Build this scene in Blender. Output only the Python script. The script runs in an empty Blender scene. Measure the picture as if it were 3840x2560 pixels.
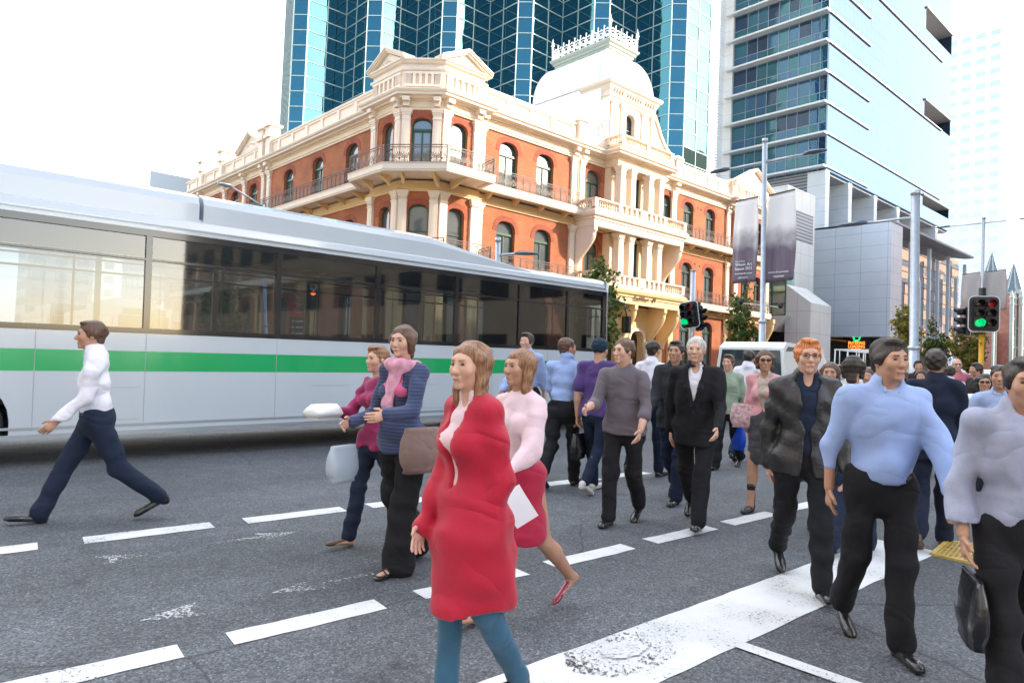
import bpy, math, random
import numpy as np
from mathutils import Vector, Matrix
random.seed(7)
sc = bpy.context.scene
R = math.radians

# ------------------------------------------------------------ camera
LENS_F, PITCH, ROLL, YAW, EYE = 2622.98, .0346484, .039939, .829316, 1.45
def _basis():
    cp, sp = math.cos(PITCH), math.sin(PITCH)
    f = np.array([0, cp, sp]); u = np.array([0, -sp, cp]); r = np.array([1, 0, 0])
    c, s = math.cos(ROLL), math.sin(ROLL)
    r2 = c*r+s*u; u2 = -s*r+c*u
    M = np.array([[math.sin(YAW), math.cos(YAW), 0], [-math.cos(YAW), math.sin(YAW), 0], [0, 0, 1]])
    return M@r2, M@u2, M@f
CR, CU, CF = _basis()
cd = bpy.data.cameras.new('camera'); cam = bpy.data.objects.new('camera', cd)
sc.collection.objects.link(cam); sc.camera = cam
cd.sensor_width = 36; cd.lens = 36*LENS_F/3840; cd.clip_start = .05; cd.clip_end = 3000
cam.matrix_world = Matrix(((CR[0], CU[0], -CF[0], 0), (CR[1], CU[1], -CF[1], 0), (CR[2], CU[2], -CF[2], EYE), (0, 0, 0, 1)))

# ------------------------------------------------------------ sky, sun, exposure
SUN_DIR = Vector((.60, -.66, .45)).normalized()      # towards the sun
el = math.asin(SUN_DIR.z)
w = bpy.data.worlds.new('World'); sc.world = w; w.use_nodes = True
nt = w.node_tree; nt.nodes.clear()
sky = nt.nodes.new('ShaderNodeTexSky'); sky.sky_type = 'NISHITA'; sky.sun_disc = False
sky.sun_elevation = el; sky.sun_rotation = math.atan2(SUN_DIR.x, SUN_DIR.y)
sky.air_density = 1.0; sky.dust_density = 1.6; sky.ozone_density = 1.0; sky.altitude = 20
bg = nt.nodes.new('ShaderNodeBackground'); bg.inputs[1].default_value = .15
wo = nt.nodes.new('ShaderNodeOutputWorld')
# a bright white veil of high cloud lies over the far (+Y) half of the sky
tcw = nt.nodes.new('ShaderNodeTexCoord'); dot = nt.nodes.new('ShaderNodeVectorMath'); dot.operation = 'DOT_PRODUCT'; dot.inputs[1].default_value = (.42, .90, .1)
nt.links.new(tcw.outputs['Generated'], dot.inputs[0])
nz = nt.nodes.new('ShaderNodeTexNoise'); nz.inputs['Scale'].default_value = 2.5; nz.inputs['Detail'].default_value = 5; nt.links.new(tcw.outputs['Generated'], nz.inputs['Vector'])
ad = nt.nodes.new('ShaderNodeMath'); ad.operation = 'MULTIPLY_ADD'; ad.inputs[1].default_value = .35; nt.links.new(nz.outputs[0], ad.inputs[0]); nt.links.new(dot.outputs['Value'], ad.inputs[2])
mr_ = nt.nodes.new('ShaderNodeMapRange'); mr_.interpolation_type = 'SMOOTHSTEP'; mr_.inputs[1].default_value = -.05; mr_.inputs[2].default_value = .55; nt.links.new(ad.outputs[0], mr_.inputs[0])
mxw = nt.nodes.new('ShaderNodeMix'); mxw.data_type = 'RGBA'; nt.links.new(mr_.outputs[0], mxw.inputs[0]); nt.links.new(sky.outputs[0], mxw.inputs[6]); mxw.inputs[7].default_value = (5.0, 5.2, 5.4, 1)
nt.links.new(mxw.outputs[2], bg.inputs[0]); nt.links.new(bg.outputs[0], wo.inputs[0])
sd = bpy.data.lights.new('sun', 'SUN'); sd.energy = 2.0; sd.angle = R(.5); sd.color = (1, .9, .76)
sun = bpy.data.objects.new('sun', sd); sc.collection.objects.link(sun)
sun.rotation_euler = SUN_DIR.to_track_quat('Z', 'Y').to_euler()
sc.view_settings.view_transform = 'Standard'; sc.view_settings.look = 'None'
sc.view_settings.exposure = 2.0; sc.view_settings.gamma = 1
sc.cycles.max_bounces = 8; sc.cycles.glossy_bounces = 4; sc.cycles.transparent_max_bounces = 12
sc.cycles.caustics_reflective = False; sc.cycles.caustics_refractive = False
sc.cycles.use_denoising = True

# ------------------------------------------------------------ measuring helpers (a point of the photograph, 2352 wide, laid out in metres)
KPX = 3840/2352
def ray(x, y):
    return (x*KPX-1920)*CR-(y*KPX-1280)*CU+LENS_F*CF
def on_z(x, y, z=0.):
    d = ray(x, y); return np.array([0, 0, EYE])+d*((z-EYE)/d[2])
def on_y(x, y, Y):
    d = ray(x, y); return np.array([0, 0, EYE])+d*(Y/d[1])
def on_x(x, y, X):
    d = ray(x, y); return np.array([0, 0, EYE])+d*(X/d[0])
def at_d(x, y, D):
    d = ray(x, y); return np.array([0, 0, EYE])+d*(D/LENS_F)
def ground_z(x, y):
    d = math.hypot(x, y); return .024*max(0., d-12)

# ------------------------------------------------------------ materials
MAT = {}
def mat(name, col, rough=.6, metal=0., spec=.5, noise=0., nscale=4., bump=0., bscale=30., emit=None, estr=1., coat=0., dark=None, detail=4.):
    if name in MAT: return MAT[name]
    m = bpy.data.materials.new(name); m.use_nodes = True; t = m.node_tree; b = t.nodes['Principled BSDF']
    c = (*col, 1) if len(col) == 3 else col
    b.inputs['Base Color'].default_value = c; b.inputs['Roughness'].default_value = rough
    b.inputs['Metallic'].default_value = metal; b.inputs['Specular IOR Level'].default_value = spec
    if coat: b.inputs['Coat Weight'].default_value = coat; b.inputs['Coat Roughness'].default_value = .05
    if emit: b.inputs['Emission Color'].default_value = (*emit, 1); b.inputs['Emission Strength'].default_value = estr
    tc = None
    if noise or bump:
        tc = t.nodes.new('ShaderNodeTexCoord')
    if noise:
        n = t.nodes.new('ShaderNodeTexNoise'); n.inputs['Scale'].default_value = nscale; n.inputs['Detail'].default_value = detail
        t.links.new(tc.outputs['Object'], n.inputs['Vector'])
        r = t.nodes.new('ShaderNodeMapRange'); r.inputs[1].default_value = .3; r.inputs[2].default_value = .7
        r.inputs[3].default_value = 1-noise; r.inputs[4].default_value = 1+noise*.6
        t.links.new(n.outputs[0], r.inputs[0])
        mx = t.nodes.new('ShaderNodeMix'); mx.data_type = 'RGBA'; mx.blend_type = 'MULTIPLY'; mx.inputs[0].default_value = 1
        mx.inputs[6].default_value = c; t.links.new(r.outputs[0], mx.inputs[7]); t.links.new(mx.outputs[2], b.inputs['Base Color'])
        m['_c'] = mx.name
    if bump:
        n = t.nodes.new('ShaderNodeTexNoise'); n.inputs['Scale'].default_value = bscale; n.inputs['Detail'].default_value = 3
        t.links.new(tc.outputs['Object'], n.inputs['Vector'])
        bp = t.nodes.new('ShaderNodeBump'); bp.inputs['Strength'].default_value = bump; bp.inputs['Distance'].default_value = .02
        t.links.new(n.outputs[0], bp.inputs['Height']); t.links.new(bp.outputs[0], b.inputs['Normal'])
    MAT[name] = m
    return m

def brick_mat(name, c1, c2, mortar, bw=.24, bh=.086, ms=.011):
    m = bpy.data.materials.new(name); m.use_nodes = True; t = m.node_tree; b = t.nodes['Principled BSDF']
    uv = t.nodes.new('ShaderNodeUVMap')
    br = t.nodes.new('ShaderNodeTexBrick'); br.inputs['Scale'].default_value = 1
    br.inputs['Brick Width'].default_value = bw; br.inputs['Row Height'].default_value = bh; br.inputs['Mortar Size'].default_value = ms
    br.inputs['Color1'].default_value = (*c1, 1); br.inputs['Color2'].default_value = (*c2, 1); br.inputs['Mortar'].default_value = (*mortar, 1)
    br.inputs['Mortar Smooth'].default_value = .2; br.inputs['Bias'].default_value = -.1
    t.links.new(uv.outputs[0], br.inputs['Vector'])
    n = t.nodes.new('ShaderNodeTexNoise'); n.inputs['Scale'].default_value = .7; n.inputs['Detail'].default_value = 6
    t.links.new(uv.outputs[0], n.inputs['Vector'])
    r = t.nodes.new('ShaderNodeMapRange'); r.inputs[1].default_value = .3; r.inputs[2].default_value = .7; r.inputs[3].default_value = .78; r.inputs[4].default_value = 1.15
    t.links.new(n.outputs[0], r.inputs[0])
    mx = t.nodes.new('ShaderNodeMix'); mx.data_type = 'RGBA'; mx.blend_type = 'MULTIPLY'; mx.inputs[0].default_value = 1
    t.links.new(br.outputs[0], mx.inputs[6]); t.links.new(r.outputs[0], mx.inputs[7]); t.links.new(mx.outputs[2], b.inputs['Base Color'])
    b.inputs['Roughness'].default_value = .85
    bp = t.nodes.new('ShaderNodeBump'); bp.inputs['Strength'].default_value = .6; bp.inputs['Distance'].default_value = .01
    bp.invert = True; t.links.new(br.outputs[1], bp.inputs['Height']); t.links.new(bp.outputs[0], b.inputs['Normal'])
    MAT[name] = m; return m

def grid_mat(name, base, line, sx, sz, lw=.012, rough=.5, metal=0., spec=.5, ox=0., oz=0., noise=.06):
    """panel joints every sx / sz metres of the UV"""
    m = bpy.data.materials.new(name); m.use_nodes = True; t = m.node_tree; b = t.nodes['Principled BSDF']
    uv = t.nodes.new('ShaderNodeUVMap'); s = t.nodes.new('ShaderNodeSeparateXYZ'); t.links.new(uv.outputs[0], s.inputs[0])
    def edge(out, step, off):
        a = t.nodes.new('ShaderNodeMath'); a.operation = 'ADD'; a.inputs[1].default_value = off+1000*step; t.links.new(out, a.inputs[0])
        q = t.nodes.new('ShaderNodeMath'); q.operation = 'MODULO'; q.inputs[1].default_value = step; t.links.new(a.outputs[0], q.inputs[0])
        l = t.nodes.new('ShaderNodeMath'); l.operation = 'LESS_THAN'; l.inputs[1].default_value = lw*2; t.links.new(q.outputs[0], l.inputs[0])
        return l
    e1, e2 = edge(s.outputs[0], sx, ox), edge(s.outputs[1], sz, oz)
    mxm = t.nodes.new('ShaderNodeMath'); mxm.operation = 'MAXIMUM'; t.links.new(e1.outputs[0], mxm.inputs[0]); t.links.new(e2.outputs[0], mxm.inputs[1])
    n = t.nodes.new('ShaderNodeTexNoise'); n.inputs['Scale'].default_value = .35; n.inputs['Detail'].default_value = 5; t.links.new(uv.outputs[0], n.inputs['Vector'])
    r = t.nodes.new('ShaderNodeMapRange'); r.inputs[1].default_value = .3; r.inputs[2].default_value = .7; r.inputs[3].default_value = 1-noise; r.inputs[4].default_value = 1+noise
    t.links.new(n.outputs[0], r.inputs[0])
    m1 = t.nodes.new('ShaderNodeMix'); m1.data_type = 'RGBA'; m1.blend_type = 'MULTIPLY'; m1.inputs[0].default_value = 1; m1.inputs[6].default_value = (*base, 1)
    t.links.new(r.outputs[0], m1.inputs[7])
    m2 = t.nodes.new('ShaderNodeMix'); m2.data_type = 'RGBA'; t.links.new(mxm.outputs[0], m2.inputs[0]); t.links.new(m1.outputs[2], m2.inputs[6]); m2.inputs[7].default_value = (*line, 1)
    t.links.new(m2.outputs[2], b.inputs['Base Color']); b.inputs['Roughness'].default_value = rough; b.inputs['Metallic'].default_value = metal
    b.inputs['Specular IOR Level'].default_value = spec
    MAT[name] = m; return m

def glass_mat(name, col, rough=.02, spec=1.2, wave=.0, wscale=.25, metal=0., coat=0.):
    """opaque-bodied facade glass: dark tinted body under a mirror-like, slightly wavy face"""
    m = bpy.data.materials.new(name); m.use_nodes = True; t = m.node_tree; b = t.nodes['Principled BSDF']
    b.inputs['Base Color'].default_value = (*col, 1); b.inputs['Roughness'].default_value = rough; b.inputs['IOR'].default_value = 1.5+spec*.4
    b.inputs['Metallic'].default_value = metal; b.inputs['Coat Weight'].default_value = coat
    if wave:
        tc = t.nodes.new('ShaderNodeTexCoord'); n = t.nodes.new('ShaderNodeTexNoise'); n.inputs['Scale'].default_value = wscale; n.inputs['Detail'].default_value = 1.5
        t.links.new(tc.outputs['Object'], n.inputs['Vector'])
        bp = t.nodes.new('ShaderNodeBump'); bp.inputs['Strength'].default_value = 1; bp.inputs['Distance'].default_value = wave
        t.links.new(n.outputs[0], bp.inputs['Height']); t.links.new(bp.outputs[0], b.inputs['Normal'])
    MAT[name] = m; return m

def clear_glass(name, tint, refl=.12):
    """thin see-through pane: transparent with a mirror film"""
    m = bpy.data.materials.new(name); m.use_nodes = True; t = m.node_tree; t.nodes.clear()
    o = t.nodes.new('ShaderNodeOutputMaterial'); tr = t.nodes.new('ShaderNodeBsdfTransparent'); tr.inputs[0].default_value = (*tint, 1)
    gl = t.nodes.new('ShaderNodeBsdfGlossy'); gl.inputs['Roughness'].default_value = .03
    fr = t.nodes.new('ShaderNodeFresnel'); fr.inputs[0].default_value = 1.5
    a = t.nodes.new('ShaderNodeMath'); a.operation = 'ADD'; a.inputs[1].default_value = refl; t.links.new(fr.outputs[0], a.inputs[0])
    mx = t.nodes.new('ShaderNodeMixShader'); t.links.new(a.outputs[0], mx.inputs[0]); t.links.new(tr.outputs[0], mx.inputs[1]); t.links.new(gl.outputs[0], mx.inputs[2])
    t.links.new(mx.outputs[0], o.inputs[0]); MAT[name] = m; return m

# ------------------------------------------------------------ scene tree helpers
COL = sc.collection
def tag(o, label=None, cat=None, group=None, kind=None):
    if label: o['label'] = label
    if cat: o['category'] = cat
    if group: o['group'] = group
    if kind: o['kind'] = kind
    return o
def empty(name, loc=(0, 0, 0), rz=0., label=None, cat=None, group=None):
    o = bpy.data.objects.new(name, None); COL.objects.link(o); o.location = loc; o.rotation_euler = (0, 0, rz); o.empty_display_size = .2
    return tag(o, label, cat, group)
def copy_tree(o, parent=None):
    c = o.copy(); COL.objects.link(c)
    if parent is not None: c.parent = parent
    for ch in o.children: copy_tree(ch, c)
    return c
def link_mesh(name, me, m, parent=None):
    o = bpy.data.objects.new(name, me); COL.objects.link(o)
    for x in (m if isinstance(m, (list, tuple)) else [m]): me.materials.append(x)
    if parent is not None: o.parent = parent
    return o

class MB:
    """collects boxes, bars, tubes and sheets in world or thing space and links them as one mesh object"""
    def __init__(s): s.v = []; s.f = []; s.mi = []; s.sm = []
    def add(s, vs, fs, mi=0, smooth=False):
        b = len(s.v); s.v += [tuple(map(float, p)) for p in vs]
        for f in fs: s.f.append(tuple(b+i for i in f)); s.mi.append(mi); s.sm.append(smooth)
    def box(s, x0, x1, y0, y1, z0, z1, mi=0):
        if x0 > x1: x0, x1 = x1, x0
        if y0 > y1: y0, y1 = y1, y0
        if z0 > z1: z0, z1 = z1, z0
        v = [(x0, y0, z0), (x1, y0, z0), (x1, y1, z0), (x0, y1, z0), (x0, y0, z1), (x1, y0, z1), (x1, y1, z1), (x0, y1, z1)]
        s.add(v, [(0, 3, 2, 1), (4, 5, 6, 7), (0, 1, 5, 4), (1, 2, 6, 5), (2, 3, 7, 6), (3, 0, 4, 7)], mi)
    def obox(s, c, ax, ay, az, mi=0):
        """box from a centre and three half-axis vectors"""
        c, ax, ay, az = map(np.array, (c, ax, ay, az))
        if np.dot(np.cross(ax, ay), az) < 0: ax = -ax
        v = [c+i*ax+j*ay+k*az for k in (-1, 1) for (i, j) in ((-1, -1), (1, -1), (1, 1), (-1, 1))]
        s.add(v, [(0, 3, 2, 1), (4, 5, 6, 7), (0, 1, 5, 4), (1, 2, 6, 5), (2, 3, 7, 6), (3, 0, 4, 7)], mi)
    def bar(s, a, b, wdt, h=None, up=(0, 0, 1), mi=0):
        a, b, up = np.array(a, float), np.array(b, float), np.array(up, float); h = h or wdt
        d = b-a; L = np.linalg.norm(d); d /= L; sd_ = np.cross(d, up)
        if np.linalg.norm(sd_) < 1e-4: sd_ = np.cross(d, (1, 0, 0))
        sd_ /= np.linalg.norm(sd_); u = np.cross(sd_, d)
        s.obox((a+b)/2, d*L/2, sd_*wdt/2, u*h/2, mi)
    def quad(s, a, b, c, d, mi=0): s.add([a, b, c, d], [(0, 1, 2, 3)], mi)
    def poly(s, pts, mi=0): s.add(pts, [tuple(range(len(pts)))], mi)
    def tube(s, pts, r, n=10, mi=0, caps=True, smooth=True):
        pts = [np.array(p, float) for p in pts]; m_ = len(pts); rs = r if hasattr(r, '__len__') else [r]*m_
        vs = []; prev = None
        for i, p in enumerate(pts):
            d = pts[min(i+1, m_-1)]-pts[max(i-1, 0)]; d = d/max(np.linalg.norm(d), 1e-9)
            a = prev if prev is not None else np.array((0, 0, 1.) if abs(d[2]) < .9 else (1., 0, 0))
            x = np.cross(a, d); x = x/max(np.linalg.norm(x), 1e-9); y = np.cross(d, x); prev = y
            for k in range(n):
                t = 2*math.pi*k/n; vs.append(p+rs[i]*(math.cos(t)*x+math.sin(t)*y))
        fs = [(i*n+k, i*n+(k+1) % n, (i+1)*n+(k+1) % n, (i+1)*n+k) for i in range(m_-1) for k in range(n)]
        s.add(vs, fs, mi, smooth)
        if caps:
            b = len(s.v)-len(vs)
            s.f.append(tuple(b+k for k in reversed(range(n)))); s.mi.append(mi); s.sm.append(False)
            s.f.append(tuple(b+(m_-1)*n+k for k in range(n))); s.mi.append(mi); s.sm.append(False)
    def lathe(s, prof, c=(0, 0, 0), n=16, mi=0, smooth=True, sx=1, sy=1, rot=0.):
        vs = []
        for r_, z in prof:
            for k in range(n):
                t = 2*math.pi*k/n+rot; vs.append((c[0]+r_*sx*math.cos(t), c[1]+r_*sy*math.sin(t), c[2]+z))
        m_ = len(prof)
        s.add(vs, [(i*n+k, i*n+(k+1) % n, (i+1)*n+(k+1) % n, (i+1)*n+k) for i in range(m_-1) for k in range(n)], mi, smooth)
        b = len(s.v)-len(vs)
        s.f.append(tuple(b+k for k in reversed(range(n)))); s.mi.append(mi); s.sm.append(False)
        s.f.append(tuple(b+(m_-1)*n+k for k in range(n))); s.mi.append(mi); s.sm.append(False)
    def sweep(s, path, prof, mi=0, closed=False, ends=True):
        """profile [(out, z)] swept along a plan polyline, mitred; out is to the right of travel"""
        P = [np.array(p[:2], float) for p in path]; n = len(P); offs = []
        for i in range(n):
            d1 = P[i]-P[i-1] if (i > 0 or closed) else P[1]-P[0]
            d2 = P[(i+1) % n]-P[i] if (i < n-1 or closed) else P[-1]-P[-2]
            d1 /= np.linalg.norm(d1); d2 /= np.linalg.norm(d2)
            n1 = np.array([d1[1], -d1[0]]); n2 = np.array([d2[1], -d2[0]])
            b = n1+n2; b /= max(np.linalg.norm(b), 1e-6); offs.append(b/max(.3, b@n1))
        m_ = len(prof); vs = [(P[i][0]+offs[i][0]*o, P[i][1]+offs[i][1]*o, z) for i in range(n) for (o, z) in prof]
        fs = [(i*m_+k, i*m_+(k+1) % m_, ((i+1) % n)*m_+(k+1) % m_, ((i+1) % n)*m_+k) for i in range(n if closed else n-1) for k in range(m_)]
        s.add(vs, fs, mi)
        if ends and not closed:
            b = len(s.v)-len(vs)
            s.f.append(tuple(b+k for k in range(m_))); s.mi.append(mi); s.sm.append(False)
            s.f.append(tuple(b+(n-1)*m_+k for k in reversed(range(m_)))); s.mi.append(mi); s.sm.append(False)
    def build(s, name, m, parent=None, uv=True, origin=None):
        me = bpy.data.meshes.new(name)
        v = np.array(s.v, float).reshape(-1, 3)
        if origin is not None: v = v-np.array(origin, float)
        elif parent is not None and not getattr(s, 'local', False):
            pm = parent
            off = np.zeros(3)
            while pm is not None: off += np.array(pm.location); pm = pm.parent
            v = v-off
        me.from_pydata(v.tolist(), [], s.f)
        me.polygons.foreach_set('material_index', s.mi); me.polygons.foreach_set('use_smooth', s.sm)
        if uv and len(s.f): box_uv(me, v)
        me.update()
        return link_mesh(name, me, m, parent)
def box_uv(me, v):
    uvl = me.uv_layers.new(name='uv'); nl = len(me.loops)
    li = np.empty(nl, int); me.loops.foreach_get('vertex_index', li)
    pn = np.empty(len(me.polygons)*3); me.polygons.foreach_get('normal', pn); pn = pn.reshape(-1, 3)
    tot = np.empty(len(me.polygons), int); me.polygons.foreach_get('loop_total', tot)
    nn = np.repeat(pn, tot, axis=0); p = v[li]
    h = np.hypot(nn[:, 0], nn[:, 1]); flat = np.abs(nn[:, 2]) > .7
    h[h < 1e-6] = 1
    u = np.where(flat, p[:, 0], (-nn[:, 1]*p[:, 0]+nn[:, 0]*p[:, 1])/h); vv = np.where(flat, p[:, 1], p[:, 2])
    uvl.data.foreach_set('uv', np.stack([u, vv], 1).ravel())

def text_obj(name, body, loc, right, up, size, m, parent=None, align='CENTER', extrude=.004, width=None, font_shear=0.):
    cu = bpy.data.curves.new(name, 'FONT'); cu.body = body; cu.size = size; cu.align_x = align; cu.align_y = 'CENTER'; cu.extrude = extrude
    cu.shear = font_shear; cu.resolution_u = 3
    ob = bpy.data.objects.new(name+'_src', cu)
    COL.objects.link(ob); dg = bpy.context.evaluated_depsgraph_get(); me = bpy.data.meshes.new_from_object(ob.evaluated_get(dg))
    bpy.data.objects.remove(ob)
    rt, u = Vector(right).normalized(), Vector(up).normalized(); n = rt.cross(u)
    off = Vector((0, 0, 0))
    if parent is not None:
        pm = parent
        while pm is not None: off += pm.location; pm = pm.parent
    if width and me.vertices:
        xs = [q.co.x for q in me.vertices]; k = width/(max(xs)-min(xs))
        for q in me.vertices: q.co.x *= k
    for q in me.vertices:
        c = q.co; q.co = Vector(loc)-off+rt*c.x+u*c.y+n*c.z
    me.materials.clear()
    return link_mesh(name, me, m, parent)
# ------------------------------------------------------------ palette
cream = mat('cream_paint', (.78, .62, .43), .6, noise=.07, nscale=.6)
cream2 = mat('cream_trim', (.82, .68, .53), .55, noise=.05, nscale=.9)
yellowc = mat('ochre_paint', (.78, .55, .27), .6, noise=.07, nscale=.6)
brick = brick_mat('red_brick', (.36, .085, .026), (.46, .125, .040), (.42, .22, .12))
brick_arch = brick_mat('arch_brick', (.30, .055, .024), (.37, .075, .032), (.30, .13, .08), bw=.09, bh=.24)
green_joinery = mat('green_joinery', (.025, .075, .05), .35)
win_glass = glass_mat('old_window_glass', (.16, .18, .18), .03, 1.6, .004, .8, metal=.35)
iron = mat('brown_iron', (.11, .07, .055), .5, noise=.2, nscale=3)
white_paint = mat('white_paint', (.82, .82, .80), .5, noise=.05, nscale=.5)
dome_zinc = mat('dome_sheet', (.90, .90, .89), .38, metal=.0, noise=.06, nscale=.7)
steel = mat('galvanised_steel', (.52, .56, .60), .38, metal=.55, noise=.12, nscale=6)
black_plastic = mat('black_plastic', (.012, .014, .018), .45)
rubber = mat('rubber', (.02, .02, .02), .8)

# ------------------------------------------------------------ ground
def asphalt():
    m = bpy.data.materials.new('asphalt'); m.use_nodes = True; t = m.node_tree; b = t.nodes['Principled BSDF']; L = t.links.new
    tc = t.nodes.new('ShaderNodeTexCoord')
    def noise(sc_, det, rgh=.5):
        n = t.nodes.new('ShaderNodeTexNoise'); n.inputs['Scale'].default_value = sc_; n.inputs['Detail'].default_value = det; n.inputs['Roughness'].default_value = rgh
        L(tc.outputs['Object'], n.inputs['Vector']); return n
    def ramp(src, a, b_, c0, c1):
        r = t.nodes.new('ShaderNodeMapRange'); r.inputs[1].default_value = a; r.inputs[2].default_value = b_; r.inputs[3].default_value = c0; r.inputs[4].default_value = c1
        L(src, r.inputs[0]); return r
    v = t.nodes.new('ShaderNodeTexVoronoi'); v.inputs['Scale'].default_value = 95; L(tc.outputs['Object'], v.inputs['Vector'])
    vs = t.nodes.new('ShaderNodeSeparateColor'); L(v.outputs['Color'], vs.inputs[0])
    stone = ramp(vs.outputs[0], .2, 1, .55, 1.55)
    light = ramp(vs.outputs[1], .9, .97, 0, 1.1)
    big = ramp(noise(.35, 5).outputs[0], .35, .65, .82, 1.18)
    mid = ramp(noise(3.5, 6, .65).outputs[0], .35, .7, .88, 1.16)
    a1 = t.nodes.new('ShaderNodeMath'); a1.operation = 'ADD'; L(stone.outputs[0], a1.inputs[0]); L(light.outputs[0], a1.inputs[1])
    m1 = t.nodes.new('ShaderNodeMath'); m1.operation = 'MULTIPLY'; L(a1.outputs[0], m1.inputs[0]); L(big.outputs[0], m1.inputs[1])
    m2 = t.nodes.new('ShaderNodeMath'); m2.operation = 'MULTIPLY'; L(m1.outputs[0], m2.inputs[0]); L(mid.outputs[0], m2.inputs[1])
    mpv = t.nodes.new('ShaderNodeMapping'); mpv.inputs['Scale'].default_value = (.10, 1.1, 1); L(tc.outputs['Object'], mpv.inputs[0])     # wheel tracks and drag marks along the street
    trk = t.nodes.new('ShaderNodeTexNoise'); trk.inputs['Scale'].default_value = 1.0; trk.inputs['Detail'].default_value = 7; trk.inputs['Roughness'].default_value = .6; L(mpv.outputs[0], trk.inputs['Vector'])
    trr = ramp(trk.outputs[0], .36, .66, .80, 1.16); m3 = t.nodes.new('ShaderNodeMath'); m3.operation = 'MULTIPLY'; L(m2.outputs[0], m3.inputs[0]); L(trr.outputs[0], m3.inputs[1])
    oil = ramp(noise(1.3, 3).outputs[0], .27, .33, .62, 1.); m4 = t.nodes.new('ShaderNodeMath'); m4.operation = 'MULTIPLY'; L(m3.outputs[0], m4.inputs[0]); L(oil.outputs[0], m4.inputs[1])
    wv = t.nodes.new('ShaderNodeTexVoronoi'); wv.feature = 'DISTANCE_TO_EDGE'; wv.inputs['Scale'].default_value = .22
    wn = noise(1.5, 6); wa = t.nodes.new('ShaderNodeMix'); wa.data_type = 'VECTOR'; wa.inputs[0].default_value = .12; L(tc.outputs['Object'], wa.inputs[4]); L(wn.outputs['Color'], wa.inputs[5]); L(wa.outputs[1], wv.inputs['Vector'])
    crk = ramp(wv.outputs['Distance'], .0008, .0022, .55, 1.); m5 = t.nodes.new('ShaderNodeMath'); m5.operation = 'MULTIPLY'; L(m4.outputs[0], m5.inputs[0]); L(crk.outputs[0], m5.inputs[1]); m2 = m5
    mx = t.nodes.new('ShaderNodeMix'); mx.data_type = 'RGBA'; mx.blend_type = 'MULTIPLY'; mx.inputs[0].default_value = 1
    mx.inputs[6].default_value = (.084, .091, .102, 1); L(m2.outputs[0], mx.inputs[7]); L(mx.outputs[2], b.inputs['Base Color'])
    b.inputs['Roughness'].default_value = .75
    bp = t.nodes.new('ShaderNodeBump'); bp.inputs['Strength'].default_value = .7; bp.inputs['Distance'].default_value = .004
    L(v.outputs['Distance'], bp.inputs['Height']); bp.invert = True; L(bp.outputs[0], b.inputs['Normal'])
    MAT['asphalt'] = m; return m
asphalt()
def sheet(name, x0, x1, y0, y1, m, dz=0., step=4., uv=True):
    xs = list(np.unique(np.round(np.concatenate([np.arange(x0, x1, step), [x1]]), 3))); ys = list(np.unique(np.round(np.concatenate([np.arange(y0, y1, step), [y1]]), 3)))
    b = MB(); vs = [(x, y, ground_z(x, y)+dz) for y in ys for x in xs]; n = len(xs)
    b.add(vs, [(j*n+i, j*n+i+1, (j+1)*n+i+1, (j+1)*n+i) for j in range(len(ys)-1) for i in range(n-1)], smooth=True)
    return b.build(name, m)
xs = sorted(set([-600, -300, -150]+list(range(-80, 141, 4))+[180, 260, 400, 600])); b = MB(); n = len(xs)
b.add([(x, y, ground_z(x, y)) for y in xs for x in xs], [(j*n+i, j*n+i+1, (j+1)*n+i+1, (j+1)*n+i) for j in range(n-1) for i in range(n-1)], smooth=True)
tag(b.build('road', MAT['asphalt']), kind='structure')
paving = grid_mat('grey_paving', (.34, .33, .32), (.2, .2, .2), .6, .6, .006, .8)
kerbm = mat('kerb_stone', (.36, .35, .33), .8, noise=.15, nscale=3)
def pavement(x0, x1, y0, y1):
    o = sheet('pavement', x0, x1, y0, y1, paving, .13); tag(o, kind='structure')
    b = MB(); P = []
    for (ax, ay, bx, by) in ((x0, y0, x1, y0), (x1, y0, x1, y1), (x1, y1, x0, y1), (x0, y1, x0, y0)):
        L = math.hypot(bx-ax, by-ay); k = max(1, int(L/4)); nx, ny = (by-ay)/L, -(bx-ax)/L
        for i in range(k):
            p = [(ax+(bx-ax)*t, ay+(by-ay)*t) for t in (i/k, (i+1)/k)]
            v = []
            for (px, py) in p:
                g = ground_z(px, py)
                v += [(px+nx*.15, py+ny*.15, g-.1), (px+nx*.15, py+ny*.15, g+.128), (px, py, g+.128)]
            b.add(v, [(0, 1, 4, 3), (1, 2, 5, 4)])
    tag(b.build('kerb', kerbm), kind='structure')
pavement(19.2, 62, 29.2, 150); pavement(62.2, 300, 20.5, 60); pavement(13.5, 200, -60, 1.2); pavement(-120, -11, 29.2, 200); pavement(-120, -13, -60, 6.5)

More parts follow.
